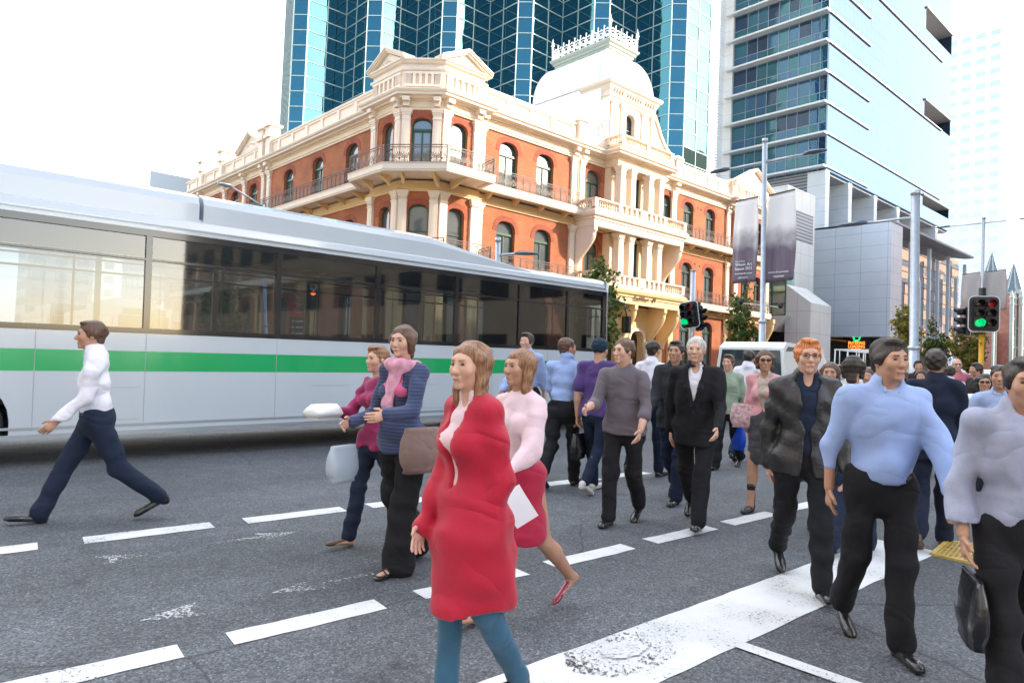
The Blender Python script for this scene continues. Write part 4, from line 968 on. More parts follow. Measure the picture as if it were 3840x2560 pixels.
# far right residential tower
cT = at_d(2301, 300, 330); zT = at_d(2301, 22, 330)[2]
e = block('pale_tower', 'very pale high-rise tower with rows of small windows at the right edge', cT[0], cT[0]+60, cT[1], cT[1]+48, zT, pale, pale_w, 6.2, 5.6, 2.2, 3.6)
b = MB(); b.box(cT[0]-.3, cT[0]+2.2, cT[1]-2.5, cT[1]+.1, 5, zT+5); b.box(cT[0]+4, cT[0]+30, cT[1]+3, cT[1]+20, zT, zT+5); b.build('corner_fin', pale, e)
# pale blocks above the bus at the left
def far_block(label, xa, xb, ytop, D, name='distant_block', gm=None, faces='ab'):
    p, q = at_d(xa, 780, D), at_d(xb, 780, D); zt_ = at_d((xa+xb)/2, ytop, D)[2]
    x0, x1 = min(p[0], q[0]), max(p[0], q[0]); y0, y1 = min(p[1], q[1]), max(p[1], q[1])
    return block(name, label, x0, max(x1, x0+12), y0, max(y1, y0+14), zt_, pale, gm or pale_w, 3.6, 3.4, 1.9, 2.3, faces)
far_block('pale block with narrow blue window strips above the rear roof of the bus', 44, 132, 332, 150)
far_block('pale stepped block behind the bus, beside the strip-windowed one', 160, 300, 265, 190)
far_block('low pale block with a grey roof edge left of the red brick wing', 296, 440, 408, 120)

# ------------------------------------------------------------ peach office block across the street (seen mirrored in the podium glass)
peach = grid_mat('peach_panels', (.88, .48, .28), (.66, .36, .22), 3.6, 5.2, .03, .6, noise=.05)
dkw = mat('office_window', (.015, .022, .035), .35)
e = block('peach_office', 'peach-clad office block with dark ribbon windows across the street', 120, 272, -28, -6, 58, peach, dkw, 5.2, 13, 2.1, 9.5, 'c', z0=1)
e = block('shade_office', 'unseen pale stone office block added on the near side to shade the street', 24, 92, -44, 0.6, 26.5, mat('buff_stone', (.55, .47, .37), .8, noise=.1, nscale=.3), dkw, 3.6, 3.2, 1.9, 2, 'bc')  # out-of-view block added so its shadow covers the street and facade foot
e = block('corner_office', 'buff office block on the left corner of the crossing', -60, -16, -44, 4, 30, MAT['buff_stone'], dkw, 3.6, 3.2, 1.9, 2, 'c')
e = block('shade_slab', 'unseen tall grey slab added further down the near side to block the sun', 94, 126, -44, -4, 30, mat('grey_stone', (.42, .42, .41), .8, noise=.08), dkw, 3.6, 3.2, 1.9, 2, 'bc')  # added unseen slab, carries the sun blocking further along
e = block('left_side_office', 'cream office block on the far left corner of the crossing', -70, -13, 33, 90, 24, mat('cream_stone', (.66, .60, .48), .8, noise=.08), dkw, 3.8, 3.4, 2.2, 2.1, 'a')
for k in range(4):
    for i in range(14): b = MB(); b.box(-13, -12.97, 35+i*3.9, 37.2+i*3.9, 3+k*5, 5.4+k*5); b.build('window', dkw, e)

# ------------------------------------------------------------ twin-spired church
CB = brick_mat('church_brick', (.36, .11, .07), (.42, .14, .09), (.4, .3, .25), .3, .12, .015)
cst = mat('church_stone', (.42, .48, .44), .7, noise=.12, nscale=.8); slate = mat('slate', (.16, .20, .22), .5, noise=.25, nscale=1.5)
slate_l = mat('slate_ridge', (.42, .50, .50), .5)
D_C = 240.
def qc(x, y): return ((3560+x/3.486)/KPX, (900+y/3.486)/KPX)
c_a = at_d(*qc(840, 700), D_C); c_b = at_d(*qc(555, 460), D_C+14)
CH = empty('church', (float(c_a[0]), float(c_a[1]), 2.), label='red brick and grey stone church with twin slate spires and a rose window', cat='church')
def ch_tower(cx, cy, hw, z_sh, z_ap):
    b = MB(); b.box(cx-hw, cx+hw, cy-hw, cy+hw, 2, z_sh); b.build('tower_shaft', CB, CH)
    b = MB()
    for sx in (-1, 1):
        for sy in (-1, 1):
            b.box(cx+sx*hw-.55, cx+sx*hw+.55, cy+sy*hw-.55, cy+sy*hw+.55, 2, z_sh)
            b.lathe([(.95, 0), (.95, .6), (.75, .7), (.72, 2.2), (.95, 2.3), (.9, 2.6), (.06, 5.6)], (cx+sx*hw, cy+sy*hw, z_sh-4.5), n=8, smooth=False)
    for z in (z_sh-.6, z_sh*.62, z_sh*.42): b.box(cx-hw-.35, cx+hw+.35, cy-hw-.35, cy+hw+.35, z, z+.6)
    for (ax, ay) in ((-1, 0), (0, -1)):
        op = (0, 1.2, z_sh-5.2, z_sh-1.4, .6)
        arch_ring(b, (cx+ax*(hw+.02), cy+ay*(hw+.02)), (0., -1.) if ax else (1., 0.), op, .4, .12)
    b.build('tower_dressings', cst, CH)
    b = MB(); b.lathe([(hw*1.12, 0), (hw*.96, 1.2), (hw*.25, (z_ap-z_sh)*.78), (hw*.3, (z_ap-z_sh)*.80), (hw*.2, (z_ap-z_sh)*.82), (.05, (z_ap-z_sh))], (cx, cy, z_sh), n=8, smooth=False, rot=R(22.5)); b.build('spire', slate, CH)
    b = MB()
    for k in range(8):
        t_ = R(22.5+45*k); b.bar((cx+math.cos(t_)*hw*.98, cy+math.sin(t_)*hw*.98, z_sh+1.2), (cx+math.cos(t_)*hw*.26, cy+math.sin(t_)*hw*.26, z_sh+(z_ap-z_sh)*.78), .3, .2)
    b.tube([(cx, cy, z_ap-.5), (cx, cy, z_ap+1.6)], .08, 6); b.bar((cx-.4, cy, z_ap+.9), (cx+.4, cy, z_ap+.9), .1); b.build('spire_ridges', slate_l, CH)
zs1, za1 = at_d(*qc(840, 690), D_C)[2], at_d(*qc(795, 280), D_C)[2]
ch_tower(c_a[0], c_a[1], 2.7, zs1, za1)
zs2, za2 = at_d(*qc(555, 455), D_C+14)[2], at_d(*qc(547, 150), D_C+14)[2]
ch_tower(c_b[0], c_b[1], 2.5, zs2-1, za2)
nvx0, nvx1 = min(c_a[0], c_b[0])-9, max(c_a[0], c_b[0])+2
b = MB(); nv = at_d(*qc(700, 900), D_C); zN = nv[2]
b.box(c_a[0]-7.5, c_a[0]-3.2, c_a[1]-1, c_a[1]+14, 2, zN); b.box(c_a[0]-14, c_a[0]-3, c_a[1]+3, c_b[1], 2, zN*.7)
b.add([(c_a[0]-7.5, c_a[1]-1, zN), (c_a[0]-3.2, c_a[1]-1, zN), (c_a[0]-5.3, c_a[1]-1, zN+4.5), (c_a[0]-7.5, c_a[1]+14, zN), (c_a[0]-3.2, c_a[1]+14, zN), (c_a[0]-5.3, c_a[1]+14, zN+4.5)], [(0, 1, 2), (5, 4, 3), (0, 2, 5, 3), (1, 4, 5, 2)])
b.build('nave', CB, CH)
b = MB(); rc = (c_a[0]-5.35, c_a[1]-1.1, zN*.58)
for (r_, t_) in ((1.9, .3), (1.2, .15), (.5, .12)):
    b.tube([(rc[0]+r_*math.cos(R(15*k)), rc[1], rc[2]+r_*math.sin(R(15*k))) for k in range(25)], t_, 6)
for k in range(8): b.bar(rc, (rc[0]+1.9*math.cos(R(45*k)), rc[1], rc[2]+1.9*math.sin(R(45*k))), .14)
for x in (c_a[0]-7.5, c_a[0]-3.4):
    b.box(x-.5, x+.5, c_a[1]-1.6, c_a[1]-.6, 2, zN+1); b.lathe([(.8, 0), (.8, .4), (.6, .5), (.55, 2), (.8, 2.1), (.75, 2.4), (.05, 4.8)], (x, c_a[1]-1.1, zN+1), n=8, smooth=False)
for z in (zN*.36, zN*.86): b.box(c_a[0]-7.7, c_a[0]-3, c_a[1]-1.35, c_a[1]-.9, z, z+.5)
for x in (c_a[0]-13.5, c_a[0]-10.8): b.box(x-.4, x+.4, c_a[1]+2.3, c_a[1]+3.2, 2, zN*.72)
b.build('nave_dressings', cst, CH)
# ------------------------------------------------------------ the passing bus
bus_w = mat('bus_white', (.47, .53, .58), .2, coat=.6, noise=.02, nscale=.5); bus_g = mat('bus_green', (.0, .34, .10), .22, coat=.6)
bus_b = mat('bus_black', (.012, .013, .016), .12, coat=.5); bus_glass = clear_glass('bus_glass', (.36, .41, .45), .07)
BUS = bpy.data.objects.new('city_bus', None); COL.objects.link(BUS)
tag(BUS, 'long white single-deck city bus with a green stripe crossing the junction', 'bus')
BL0, BL1 = -2.3, 12.9                      # rear and front along X
BUS.location = (0, 10.15, .0); BUS.rotation_euler = (0, -math.atan(.017), math.atan(.034))
def lb(): b = MB(); b.local = True; return b
W = 2.5
def rr_profile(z0, z1, rt=.28, inset=0.):      # closed section in y,z ; y=0 is the near side
    return [(inset, z0), (inset, z1-rt), (inset+.03, z1-rt*.55), (inset+.10, z1-rt*.22), (inset+.24, z1), (W-inset-.24, z1), (W-inset-.10, z1-rt*.22), (W-inset-.03, z1-rt*.55), (W-inset, z1-rt), (W-inset, z0)]
def shell(b, pr, x0, x1, mi=0, close=False):
    n = len(pr); b.add([(x0, y, z) for y, z in pr]+[(x1, y, z) for y, z in pr], [(i, i+1, n+i+1, n+i) for i in range(n-1)], mi, False)
ZS, ZW0, ZW1, ZR = .30, 1.64, 3.04, 3.34
body = lb()
# lower side panels, roof cove, roof (sides left open for the glass)
for y, o in ((0, 1), (W, -1)):
    def q(x0, x1, z0, z1, mi=0, dy=0.):
        yy = y-o*dy; v = [(x0, yy, z0), (x1, yy, z0), (x1, yy, z1), (x0, yy, z1)]; body.add(v, [(0, 1, 2, 3) if o > 0 else (3, 2, 1, 0)], mi)
    WA = [(.75, .52), (9.9, .52)] if y == 0 else []
    cur = BL0
    for (cx, r_) in WA+[(None, 0)]:
        if cx is None: q(cur, BL1-.25, ZS, 1.13); break
        q(cur, cx-r_, ZS, 1.13)
        ar = [(cx-r_*math.cos(R(15*k)), .52+r_*math.sin(R(15*k))) for k in range(13)]
        ar = [(cx-r_, ZS)]+ar+[(cx+r_, ZS)]
        for (p, s_) in zip(ar, ar[1:]):
            if abs(p[0]-s_[0]) > 1e-4: body.add([(p[0], y, p[1]), (s_[0], y, s_[1]), (s_[0], y, 1.13), (p[0], y, 1.13)], [(0, 1, 2, 3)])
            body.add([(p[0], y, p[1]), (p[0], y+.5, p[1]), (s_[0], y+.5, s_[1]), (s_[0], y, s_[1])], [(0, 1, 2, 3)], 2)
        cur = cx+r_
    q(BL0, BL1-.25, 1.13, 1.40, 1); q(BL0, BL1-.25, 1.40, ZW0)
    q(BL0, BL1-.2, ZW1, ZR-.22)
cove = [(0, ZR-.22), (.03, ZR-.12), (.10, ZR-.05), (.24, ZR), (W-.24, ZR), (W-.10, ZR-.05), (W-.03, ZR-.12), (W, ZR-.22)]
shell(body, cove, BL0, BL1-.2)
body.add([(BL0, 0, ZS), (BL0, W, ZS), (BL0, W, ZR-.2), (BL0, 0, ZR-.2)], [(3, 2, 1, 0)]); body.add([(BL0, y, z) for y, z in cove], [tuple(range(8))])
# front: curved nose
for (z0, z1, mi) in ((ZS, 1.13, 0), (1.13, 1.40, 1), (1.40, 1.5, 0), (3.04, 3.26, 0)):
    nose = [(BL1-.25, 0), (BL1-.12, .02), (BL1-.02, .12), (BL1+.06, .5), (BL1+.1, W/2), (BL1+.06, W-.5), (BL1-.02, W-.12), (BL1-.12, W-.02), (BL1-.25, W)]
    n = len(nose); body.add([(x, y, z0) for x, y in nose]+[(x, y, z1) for x, y in nose], [(i, i+1, n+i+1, n+i) for i in range(n-1)], mi, True)
    if z1 > 3: body.add([(x, y, z1) for x, y in nose], [tuple(range(n))])
body.build('body', [bus_w, bus_g, bus_b], BUS)
gl = lb(); fr = lb()
pill = [BL0+.15, -.9, .9, 2.75, 4.6, 6.4, 8.15, 9.85, 11.35, BL1-.3]
for y, o in ((.0, 1), (W, -1)):
    yy = y+o*.03
    for a, c in zip(pill, pill[1:]):
        dark = y == 0 and a > 9.5
        gl.add([(a+.04, yy, ZW0+.06), (c-.04, yy, ZW0+.06), (c-.04, yy, ZW1-.05), (a+.04, yy, ZW1-.05)], [(0, 1, 2, 3) if o > 0 else (3, 2, 1, 0)])
        fr.box(a-.04, a+.04, yy-.03, yy+.03, ZW0, ZW1)
    fr.box(BL0+.1, BL1-.25, yy-.035, yy+.03, ZW0, ZW0+.07); fr.box(BL0+.1, BL1-.25, yy-.035, yy+.03, ZW1-.09, ZW1)
    fr.box(BL0+.1, BL1-.3, yy-.032, yy+.03, ZW1-.42, ZW1-.39)
    fr.box(BL1-.34, BL1-.2, yy-.035, yy+.03, ZW0, ZW1); fr.box(BL0, BL0+.15, yy-.035, yy+.03, ZW0, ZW1)
gl.add([(x, y, 1.5) for x, y in nose]+[(x, y, 3.04) for x, y in nose], [(i, i+1, n+i+1, n+i) for i in range(n-1)], 0, True)
fr.build('window_frames', bus_b, BUS); gl.build('glazing', bus_glass, BUS)
st = lb()                                     # mouldings along the roof and skirt
for (z, t_) in ((ZR-.235, .02), (ZW1+.06, .012), (.42, .03)): st.box(BL0, BL1-.25, -.012, .0, z, z+t_)
st.box(BL0, BL1-.25, -.02, 0, .3, .36); st.build('trim_strips', mat('bus_trim', (.35, .40, .44), .3, metal=.5), BUS)
st = lb()
for x in (-.9, .1, 1.5, 2.75, 4.6, 6.4, 8.15, 9.1, 10.7, 11.6): st.box(x, x+.008, -.003, .0, .4, 1.62)
for x in (2.0, 5.2, 7.2): st.box(x, x+.7, -.004, 0, .5, .505); st.box(x, x+.7, -.004, 0, .92, .925)
st.build('panel_joints', mat('joint_grey', (.30, .34, .37), .5), BUS)
pd = lb()                                     # roof equipment fairing
pr = [(.05, ZR-.12), (.055, ZR+.16), (.10, ZR+.26), (.26, ZR+.33), (W-.26, ZR+.33), (W-.10, ZR+.26), (W-.055, ZR+.16), (W-.05, ZR-.12)]
for (x0, x1) in ((-2.2, 3.4), (3.46, 7.6)):
    n2 = len(pr); v = [(x0+(.0 if x0 > 0 else 0), y, z) for y, z in pr]+[(x1, y, z) for y, z in pr]; pd.add(v, [(i, i+1, n2+i+1, n2+i) for i in range(n2-1)]+[tuple(range(n2))[::-1], tuple(range(n2, 2*n2))])
x0, x1 = 7.6, 8.6; v = [(x0, y, z) for y, z in pr]+[(x1+1.6, y, min(z, ZR-.08)) for y, z in pr]; pd.add(v, [(i, i+1, n2+i+1, n2+i) for i in range(n2-1)])
pd.build('roof_fairing', bus_w, BUS)
it = lb(); it.box(BL0+.1, BL1-.1, .05, W-.05, ZS+.02, ZS+.05); it.build('floor', bus_b, BUS)
it = lb(); it.box(BL0+.1, BL1-.1, .08, W-.08, ZR-.3, ZR-.26); it.build('ceiling', mat('bus_ceiling', (.10, .11, .12), .6), BUS)
seat = mat('seat_fabric', (.02, .03, .05), .8)
for i in range(11):
    x = -1.8+i*.98
    if 8.6 < x < 9.4: continue
    for y in ((.12, .98), (1.55, 2.42)):
        s_ = lb(); s_.box(x, x+.42, y[0], y[1], .72, .84); s_.box(x-.06, x+.04, y[0], y[1], .84, 1.52); s_.build('seat', seat, BUS)
rl = lb(); rail = mat('grab_rail', (.25, .22, .08), .35)
for y in (1.02, 1.5): rl.tube([(BL0+.3, y, 2.72), (BL1-1.6, y, 2.72)], .017, 6)
for i in range(8):
    x = -1.7+i*1.95; y = 1.02 if i % 2 else 1.5; rl.tube([(x, y, .4), (x, y, 2.95)], .017, 6)
rl.build('grab_rails', rail, BUS)
dk = lb(); dk.box(10.6, 10.66, .08, 1.5, .4, 2.95); dk.box(8.9, 10.6, .07, .09, 1.6, 2.98); dk.box(11.1, 11.6, .5, 1.0, .7, 1.6); dk.build('driver_screen', bus_b, BUS)
for cx in (.75, 9.9):
    for yc in (.02, W-.32):
        t_ = lb(); 
        def wheelm(b, cx, cz, y0, y1, r_, rim, mi0=0, mi1=1):
            K = 24
            def ring(y, r): return [(cx+r*math.cos(2*math.pi*k/K), y, cz+r*math.sin(2*math.pi*k/K)) for k in range(K)]
            secs = [(y0+.04, rim), (y0, rim+.02), (y0, r_-.04), (y0+.03, r_), (y1-.03, r_), (y1, r_-.04), (y1, rim)]
            vs = []; 
            for (y, r) in secs: vs += ring(y, r)
            b.add(vs, [(i*K+k, (i+1)*K+k, (i+1)*K+(k+1) % K, i*K+(k+1) % K) for i in range(len(secs)-1) for k in range(K)], mi0, True)
        wheelm(t_, cx, .48, yc, yc+.3, .48, .28); wo_ = t_.build('wheel', rubber, BUS)
        h = lb(); K = 20; h.add([(cx, yc+.08, .48)]+[(cx+.28*math.cos(2*math.pi*k/K), yc+.05 if k % 2 else yc+.05, .48+.28*math.sin(2*math.pi*k/K)) for k in range(K)], [(0, 1+(k+1) % K, 1+k) for k in range(K)]); h.lathe([(0, 0)], n=3) if False else None
        for k in range(8): h.obox((cx+.2*math.cos(R(45*k)), yc+.045, .48+.2*math.sin(R(45*k))), (.02, 0, 0), (0, .02, 0), (0, 0, .02))
        ho = h.build('rim', steel, None); ho.parent = wo_
hl = lb()
for y in (.35, W-.35): hl.box(BL1+.0, BL1+.09, y-.18, y+.18, .62, .82)
hl.build('headlights', mat('lamp_glass', (.7, .72, .75), .1), BUS)
mr = lb(); mr.tube([(BL1-.1, -.02, 2.9), (BL1+.2, -.22, 2.8), (BL1+.25, -.25, 2.5)], .02, 6); mr.box(BL1+.2, BL1+.3, -.35, -.15, 2.1, 2.5); mr.build('mirror', bus_b, BUS)

# ------------------------------------------------------------ parked and moving cars (rear ones mostly hidden by the crowd)
def make_car(name, label, col, x, y, rz, L=4.5, Wc=1.78, Hc=1.45, van=False):
    e = empty(name, (x, y, ground_z(x, y)+.0), rz, label, 'van' if van else 'car')
    paint = mat('car_paint_'+'%02d%02d' % (int(col[0]*99), int(col[2]*99)), col, .25, coat=.8)
    glass = glass_mat('car_glass', (.03, .05, .06), .03, 1.3) if 'car_glass' not in MAT else MAT['car_glass']
    hw = Wc/2
    if van: prof = [(-L/2, .5), (-L/2, 1.1), (-L/2+.05, Hc-.15), (-L/2+.3, Hc), (L/2-1.5, Hc), (L/2-.75, 1.1), (L/2-.1, .95), (L/2, .55)]; gz = 1.12
    else: prof = [(-L/2, .42), (-L/2, .82), (-L/2+.12, .93), (-L/2+.55, .97), (-L/2+1.15, Hc-.05), (-.1, Hc), (L/2-1.75, Hc-.10), (L/2-1.05, .96), (L/2-.15, .80), (L/2, .5)]; gz = .94
    # side rails: tumblehome above the waist
    def y_at(z): return hw if z <= gz else hw-(z-gz)/(Hc-gz)*(.22 if not van else .1)
    b = lb(); n = len(prof); v = [(px, -y_at(z), z) for px, z in prof]+[(px, y_at(z), z) for px, z in prof]
    b.add(v, [(i, n+i, n+i+1, i+1) for i in range(n-1)]+[(n-1, 2*n-1, n, 0)][:1], 0, False)
    low = [(px, z) for px, z in prof]
    b.add([(px, -y_at(z), z) for px, z in prof], [tuple(range(n))[::-1]]); b.add([(px, y_at(z), z) for px, z in prof], [tuple(range(n))])
    b.build('body', paint, e)
    g = lb()
    up = [(px, z) for px, z in prof if z > gz-.02]
    k = .86
    cx_ = sum(p for p, _ in up)/len(up)
    sh = [(cx_+(px-cx_)*.9, gz+(z-gz)*.86+.03) for px, z in up]
    for s_ in (-1, 1):
        pts = [(px, s_*(y_at(z)+.008), z) for px, z in sh]; g.add(pts, [tuple(range(len(pts))) if s_ > 0 else tuple(range(len(pts)))[::-1]])
    idx = [i for i in range(n-1) if (prof[i][1] <= gz+.03) != (prof[i+1][1] <= gz+.03) or (not van and i in (3, 6))]
    for i in idx:
        (xa, za), (xb, zb_) = prof[i], prof[i+1]; nrm = np.array((-(zb_-za), 0, xb-xa)); nrm = nrm/np.linalg.norm(nrm)*.012
        f0, f1 = .08, .92
        P = lambda f, s_: (xa+(xb-xa)*f+nrm[0], s_*(y_at(za+(zb_-za)*f)-.09), za+(zb_-za)*f+nrm[2])
        g.add([P(f0, -1), P(f0, 1), P(f1, 1), P(f1, -1)], [(0, 1, 2, 3)])
    g.build('windows', glass, e)
    for cx in (-L/2+.85, L/2-.85):
        for s_ in (-1, 1):
            t_ = lb(); y0 = s_*hw-(.0 if s_ < 0 else .2)-.01*s_; wheelm(t_, cx, .32, y0-.01, y0+.2, .32, .2); t_.build('wheel', rubber, e)
    for s_ in (-1, 1):
        t_ = lb(); t_.box(-L/2-.02, -L/2+.03, s_*(hw-.3)-.16, s_*(hw-.3)+.16, .7, .84); t_.build('tail_light', mat('tail_red', (.5, .02, .02), .2), e)
        t_ = lb(); t_.box(L/2-.06, L/2+.012, s_*(hw-.32)-.18, s_*(hw-.32)+.18, .56, .70); t_.build('headlight', MAT['lamp_glass'], e)
    return e
p = at_d(1795, 840, 20); make_car('delivery_van', 'white van with a rounded roof behind the ginger-haired man', (.75, .76, .74), p[0], p[1], R(8), 4.9, 1.85, 1.95+.15, True)
p = at_d(2268, 870, 27); make_car('parked_car', 'pale blue hatchback behind the man in the rose-coloured shirt', (.45, .60, .66), p[0]+.5, p[1], R(186), 4.2, 1.72, 1.45)
p = at_d(2030, 862, 27); make_car('white_car', 'white saloon between the steel light mast and the white roof rack', (.70, .71, .70), p[0], p[1], R(3), 4.5)
# white tube rack on a ute behind the crowd
p = at_d(1994, 862, 26); zt = at_d(1994, 806, 26)[2]
e = empty('utility_truck', (float(p[0]), float(p[1]), ground_z(p[0], p[1])), 0, 'small white utility truck carrying a white tubular ladder rack', 'truck')
b = lb(); b.box(-1.2, 1.6, -.85, .85, .6, 1.0); b.box(1.6, 2.6, -.85, .85, .5, 1.55); b.build('body', white_paint, e)
b = lb(); h = zt-ground_z(p[0], p[1])
for x in (-1.1, 0., 1.1, 1.55):
    for y in (-.8, .8): b.tube([(x, y, 1.), (x, y*.95, h)], .025, 6)
    b.tube([(x, -.76, h), (x, .76, h)], .025, 6)
for y in (-.78, .78): b.tube([(-1.1, y, h), (1.55, y, h)], .025, 6); b.tube([(-1.1, y, (h+1)/2), (1.55, y, (h+1)/2)], .02, 6)
for y in np.linspace(-.6, .6, 5): b.tube([(-1.1, y, (h+1)/2), (-1.1, y, h)], .018, 6)
b.build('ladder_rack', white_paint, e)
for cx in (-.7, 1.9):
    for s_ in (-1, 1): t_ = lb(); wheelm(t_, cx, .33, s_*.85-.1, s_*.85+.1, .33, .2); t_.build('wheel', rubber, e)
# two buses far down the side street, seen through the windows
for (xx, D, lab) in ((330, 34, 'blue-grey bus facing the junction, seen through the rear windows of the near bus'), (165, 46, 'smaller-looking blue-grey bus queued behind the first one down the side street')):
    p = at_d(xx, 745, D); e = empty('distant_bus', (float(p[0]), float(p[1]), ground_z(p[0], p[1])), R(0), lab, 'bus', 'buses queued down the side street')
    bb = mat('far_bus_paint', (.34, .42, .52), .3, coat=.4)
    b = lb(); b.box(-1.25, 1.25, 0, 12, .35, 2.95); b.box(-1.1, 1.1, .8, 7, 2.95, 3.35); b.build('body', bb, e)
    b = lb(); b.box(-1.12, 1.12, -.02, 0, 1.1, 2.5); b.box(-.95, .95, -.03, 0, 2.56, 2.85); b.box(-1.27, -1.25, .5, 11.6, 1.3, 2.4); b.box(1.25, 1.27, .5, 11.6, 1.3, 2.4); b.build('windscreen', win_glass, e)
    for s_ in (-.85, .85): b = lb(); b.box(s_-.18, s_+.18, -.03, 0, .6, .8); b.build('headlight', MAT['lamp_glass'], e)
    for cy in (2.3, 9):
        for s_ in (-1.26, 1.0): b = lb(); b.tube([(s_, cy, .48), (s_+.26, cy, .48)], .47, 18); b.build('wheel', rubber, e)
# ------------------------------------------------------------ light poles
head_m = mat('lamp_head', (.10, .13, .17), .35, metal=.4)
def pole(name, label, top, bot, D, r0, r1, collar=None, group=None):
    a, c = at_d(*top, D), at_d(*bot, D); g = ground_z(c[0], c[1])
    c = c+(c-a)*((c[2]-g)/max(a[2]-c[2], .01)); e = empty(name, (float(c[0]), float(c[1]), float(g)), label=label, cat='light pole', group=group)
    b = MB(); n = 12
    b.tube([c, c+(a-c)*.32, c+(a-c)*.321, a], [r0, r0, r1*1.0, r1], n); b.lathe([(r0+.1, 0), (r0+.1, .04), (r0+.02, .05), (r0+.02, .2)], c, n=12)
    b.lathe([(r0+.012, 0), (r0+.03, .02), (r0+.03, .09), (r0+.0, .11)], c+(a-c)*.318, n=14); b.lathe([(r1+.012, -.1), (r1+.012, .02), (.01, .03)], a, n=12)
    b.build('pole', steel, e); return e, a, c
def lamp(e, root, tip_dir, arm, hl=.75, rise=.0, m=None):
    """arm out along tip_dir, flat wing-shaped head at its end"""
    d = np.array((*tip_dir, 0.)); d /= np.linalg.norm(d); Z = np.array((0, 0, 1.)); s_ = np.cross(d, Z)
    p1 = np.array(root)+d*arm+Z*rise; b = MB(); b.tube([root, p1], [.045, .032], 8); b.build('arm', steel, e)
    b = MB(); prof = [(0, .05, .04), (.12, .10, .07), (.35*hl, .17, .065), (.8*hl, .13, .03), (hl, .05, .012)]
    vs = []
    for (u, w_, h) in prof: vs += [p1+d*u+s_*w_+Z*.01, p1+d*u+s_*w_*.6+Z*(.01+h), p1+d*u-s_*w_*.6+Z*(.01+h), p1+d*u-s_*w_+Z*.01, p1+d*u-s_*w_*.8-Z*.03, p1+d*u+s_*w_*.8-Z*.03]
    b.add(vs, [(i*6+k, i*6+(k+1) % 6, (i+1)*6+(k+1) % 6, (i+1)*6+k) for i in range(4) for k in range(6)]+[(0, 5, 4, 3, 2, 1), tuple(range(24, 30))])
    b.build('lamp_head', m or head_m, e)
P1, a1, c1 = pole('street_light', 'tall double-armed steel street light with two hanging banners', (1757, 320), (1750, 800), 24, .115, .085)
za = (a1-c1)*.0+at_d(1757, 372, 24)
lamp(P1, za, (0, -1), 1.35); lamp(P1, za, (0, 1), 1.35)
P2, a2, c2 = pole('street_light', 'thick steel street light with one arm, between the blue-shirted man and the navy suit', (2103, 440), (2098, 870), 20, .135, .12)
lamp(P2, at_d(2101, 499, 20), (0, 1), 1.3, .85)
P3, a3, c3 = pole('street_light', 'slim pale street light behind the bus roof at the left', (604, 472), (606, 560), 27, .07, .06); lamp(P3, at_d(604, 474, 27), (-.6, -.25), 1.5, .7, .35, m=steel)
P4, a4, c4 = pole('street_light', 'street light with a flat wing head rising behind the bus front', (1144, 548), (1143, 640), 22, .09, .08); lamp(P4, at_d(1144, 586, 22), (.55, -.8), .55, .75, .05)
P5, a5, c5 = pole('street_light', 'distant white double-armed street light left of the right-hand signals', (1964, 520), (1957, 760), 62, .1, .09) if False else pole('street_light', 'distant white street light carrying two weathered banners behind the right-hand signals', (2260, 500), (2254, 760), 52, .12, .10)
lamp(P5, at_d(2260, 512, 52), (0, 1), 2.2, 1.); lamp(P5, at_d(2260, 512, 52), (0, -1), 2.2, 1.)
P6, a6, c6 = pole('street_light', 'slim far street light standing among the young trees on the right', (2160, 745), (2158, 850), 48, .09, .07)
lamp(P6, at_d(2160, 750, 48), (0, 1), 1.6, .7)

# banners: cloth with folds, printed dark at the foot
def banner_mat(name, top, low, zsplit, soft=.5):
    m = bpy.data.materials.new(name); m.use_nodes = True; t = m.node_tree; b = t.nodes['Principled BSDF']; L = t.links.new
    tc = t.nodes.new('ShaderNodeTexCoord'); s = t.nodes.new('ShaderNodeSeparateXYZ'); L(tc.outputs['Object'], s.inputs[0])
    n = t.nodes.new('ShaderNodeTexNoise'); n.inputs['Scale'].default_value = 1.6; n.inputs['Detail'].default_value = 6; L(tc.outputs['Object'], n.inputs['Vector'])
    a = t.nodes.new('ShaderNodeMath'); a.operation = 'MULTIPLY_ADD'; a.inputs[1].default_value = 1.2; L(n.outputs[0], a.inputs[0]); L(s.outputs[2], a.inputs[2])
    r = t.nodes.new('ShaderNodeMapRange'); r.inputs[1].default_value = zsplit; r.inputs[2].default_value = zsplit+soft; L(a.outputs[0], r.inputs[0])
    mx = t.nodes.new('ShaderNodeMix'); mx.data_type = 'RGBA'; L(r.outputs[0], mx.inputs[0]); mx.inputs[6].default_value = (*low, 1); mx.inputs[7].default_value = (*top, 1)
    L(mx.outputs[2], b.inputs['Base Color']); b.inputs['Roughness'].default_value = .35; MAT[name] = m; return m
btxt = mat('banner_lettering', (.85, .85, .88), .4)
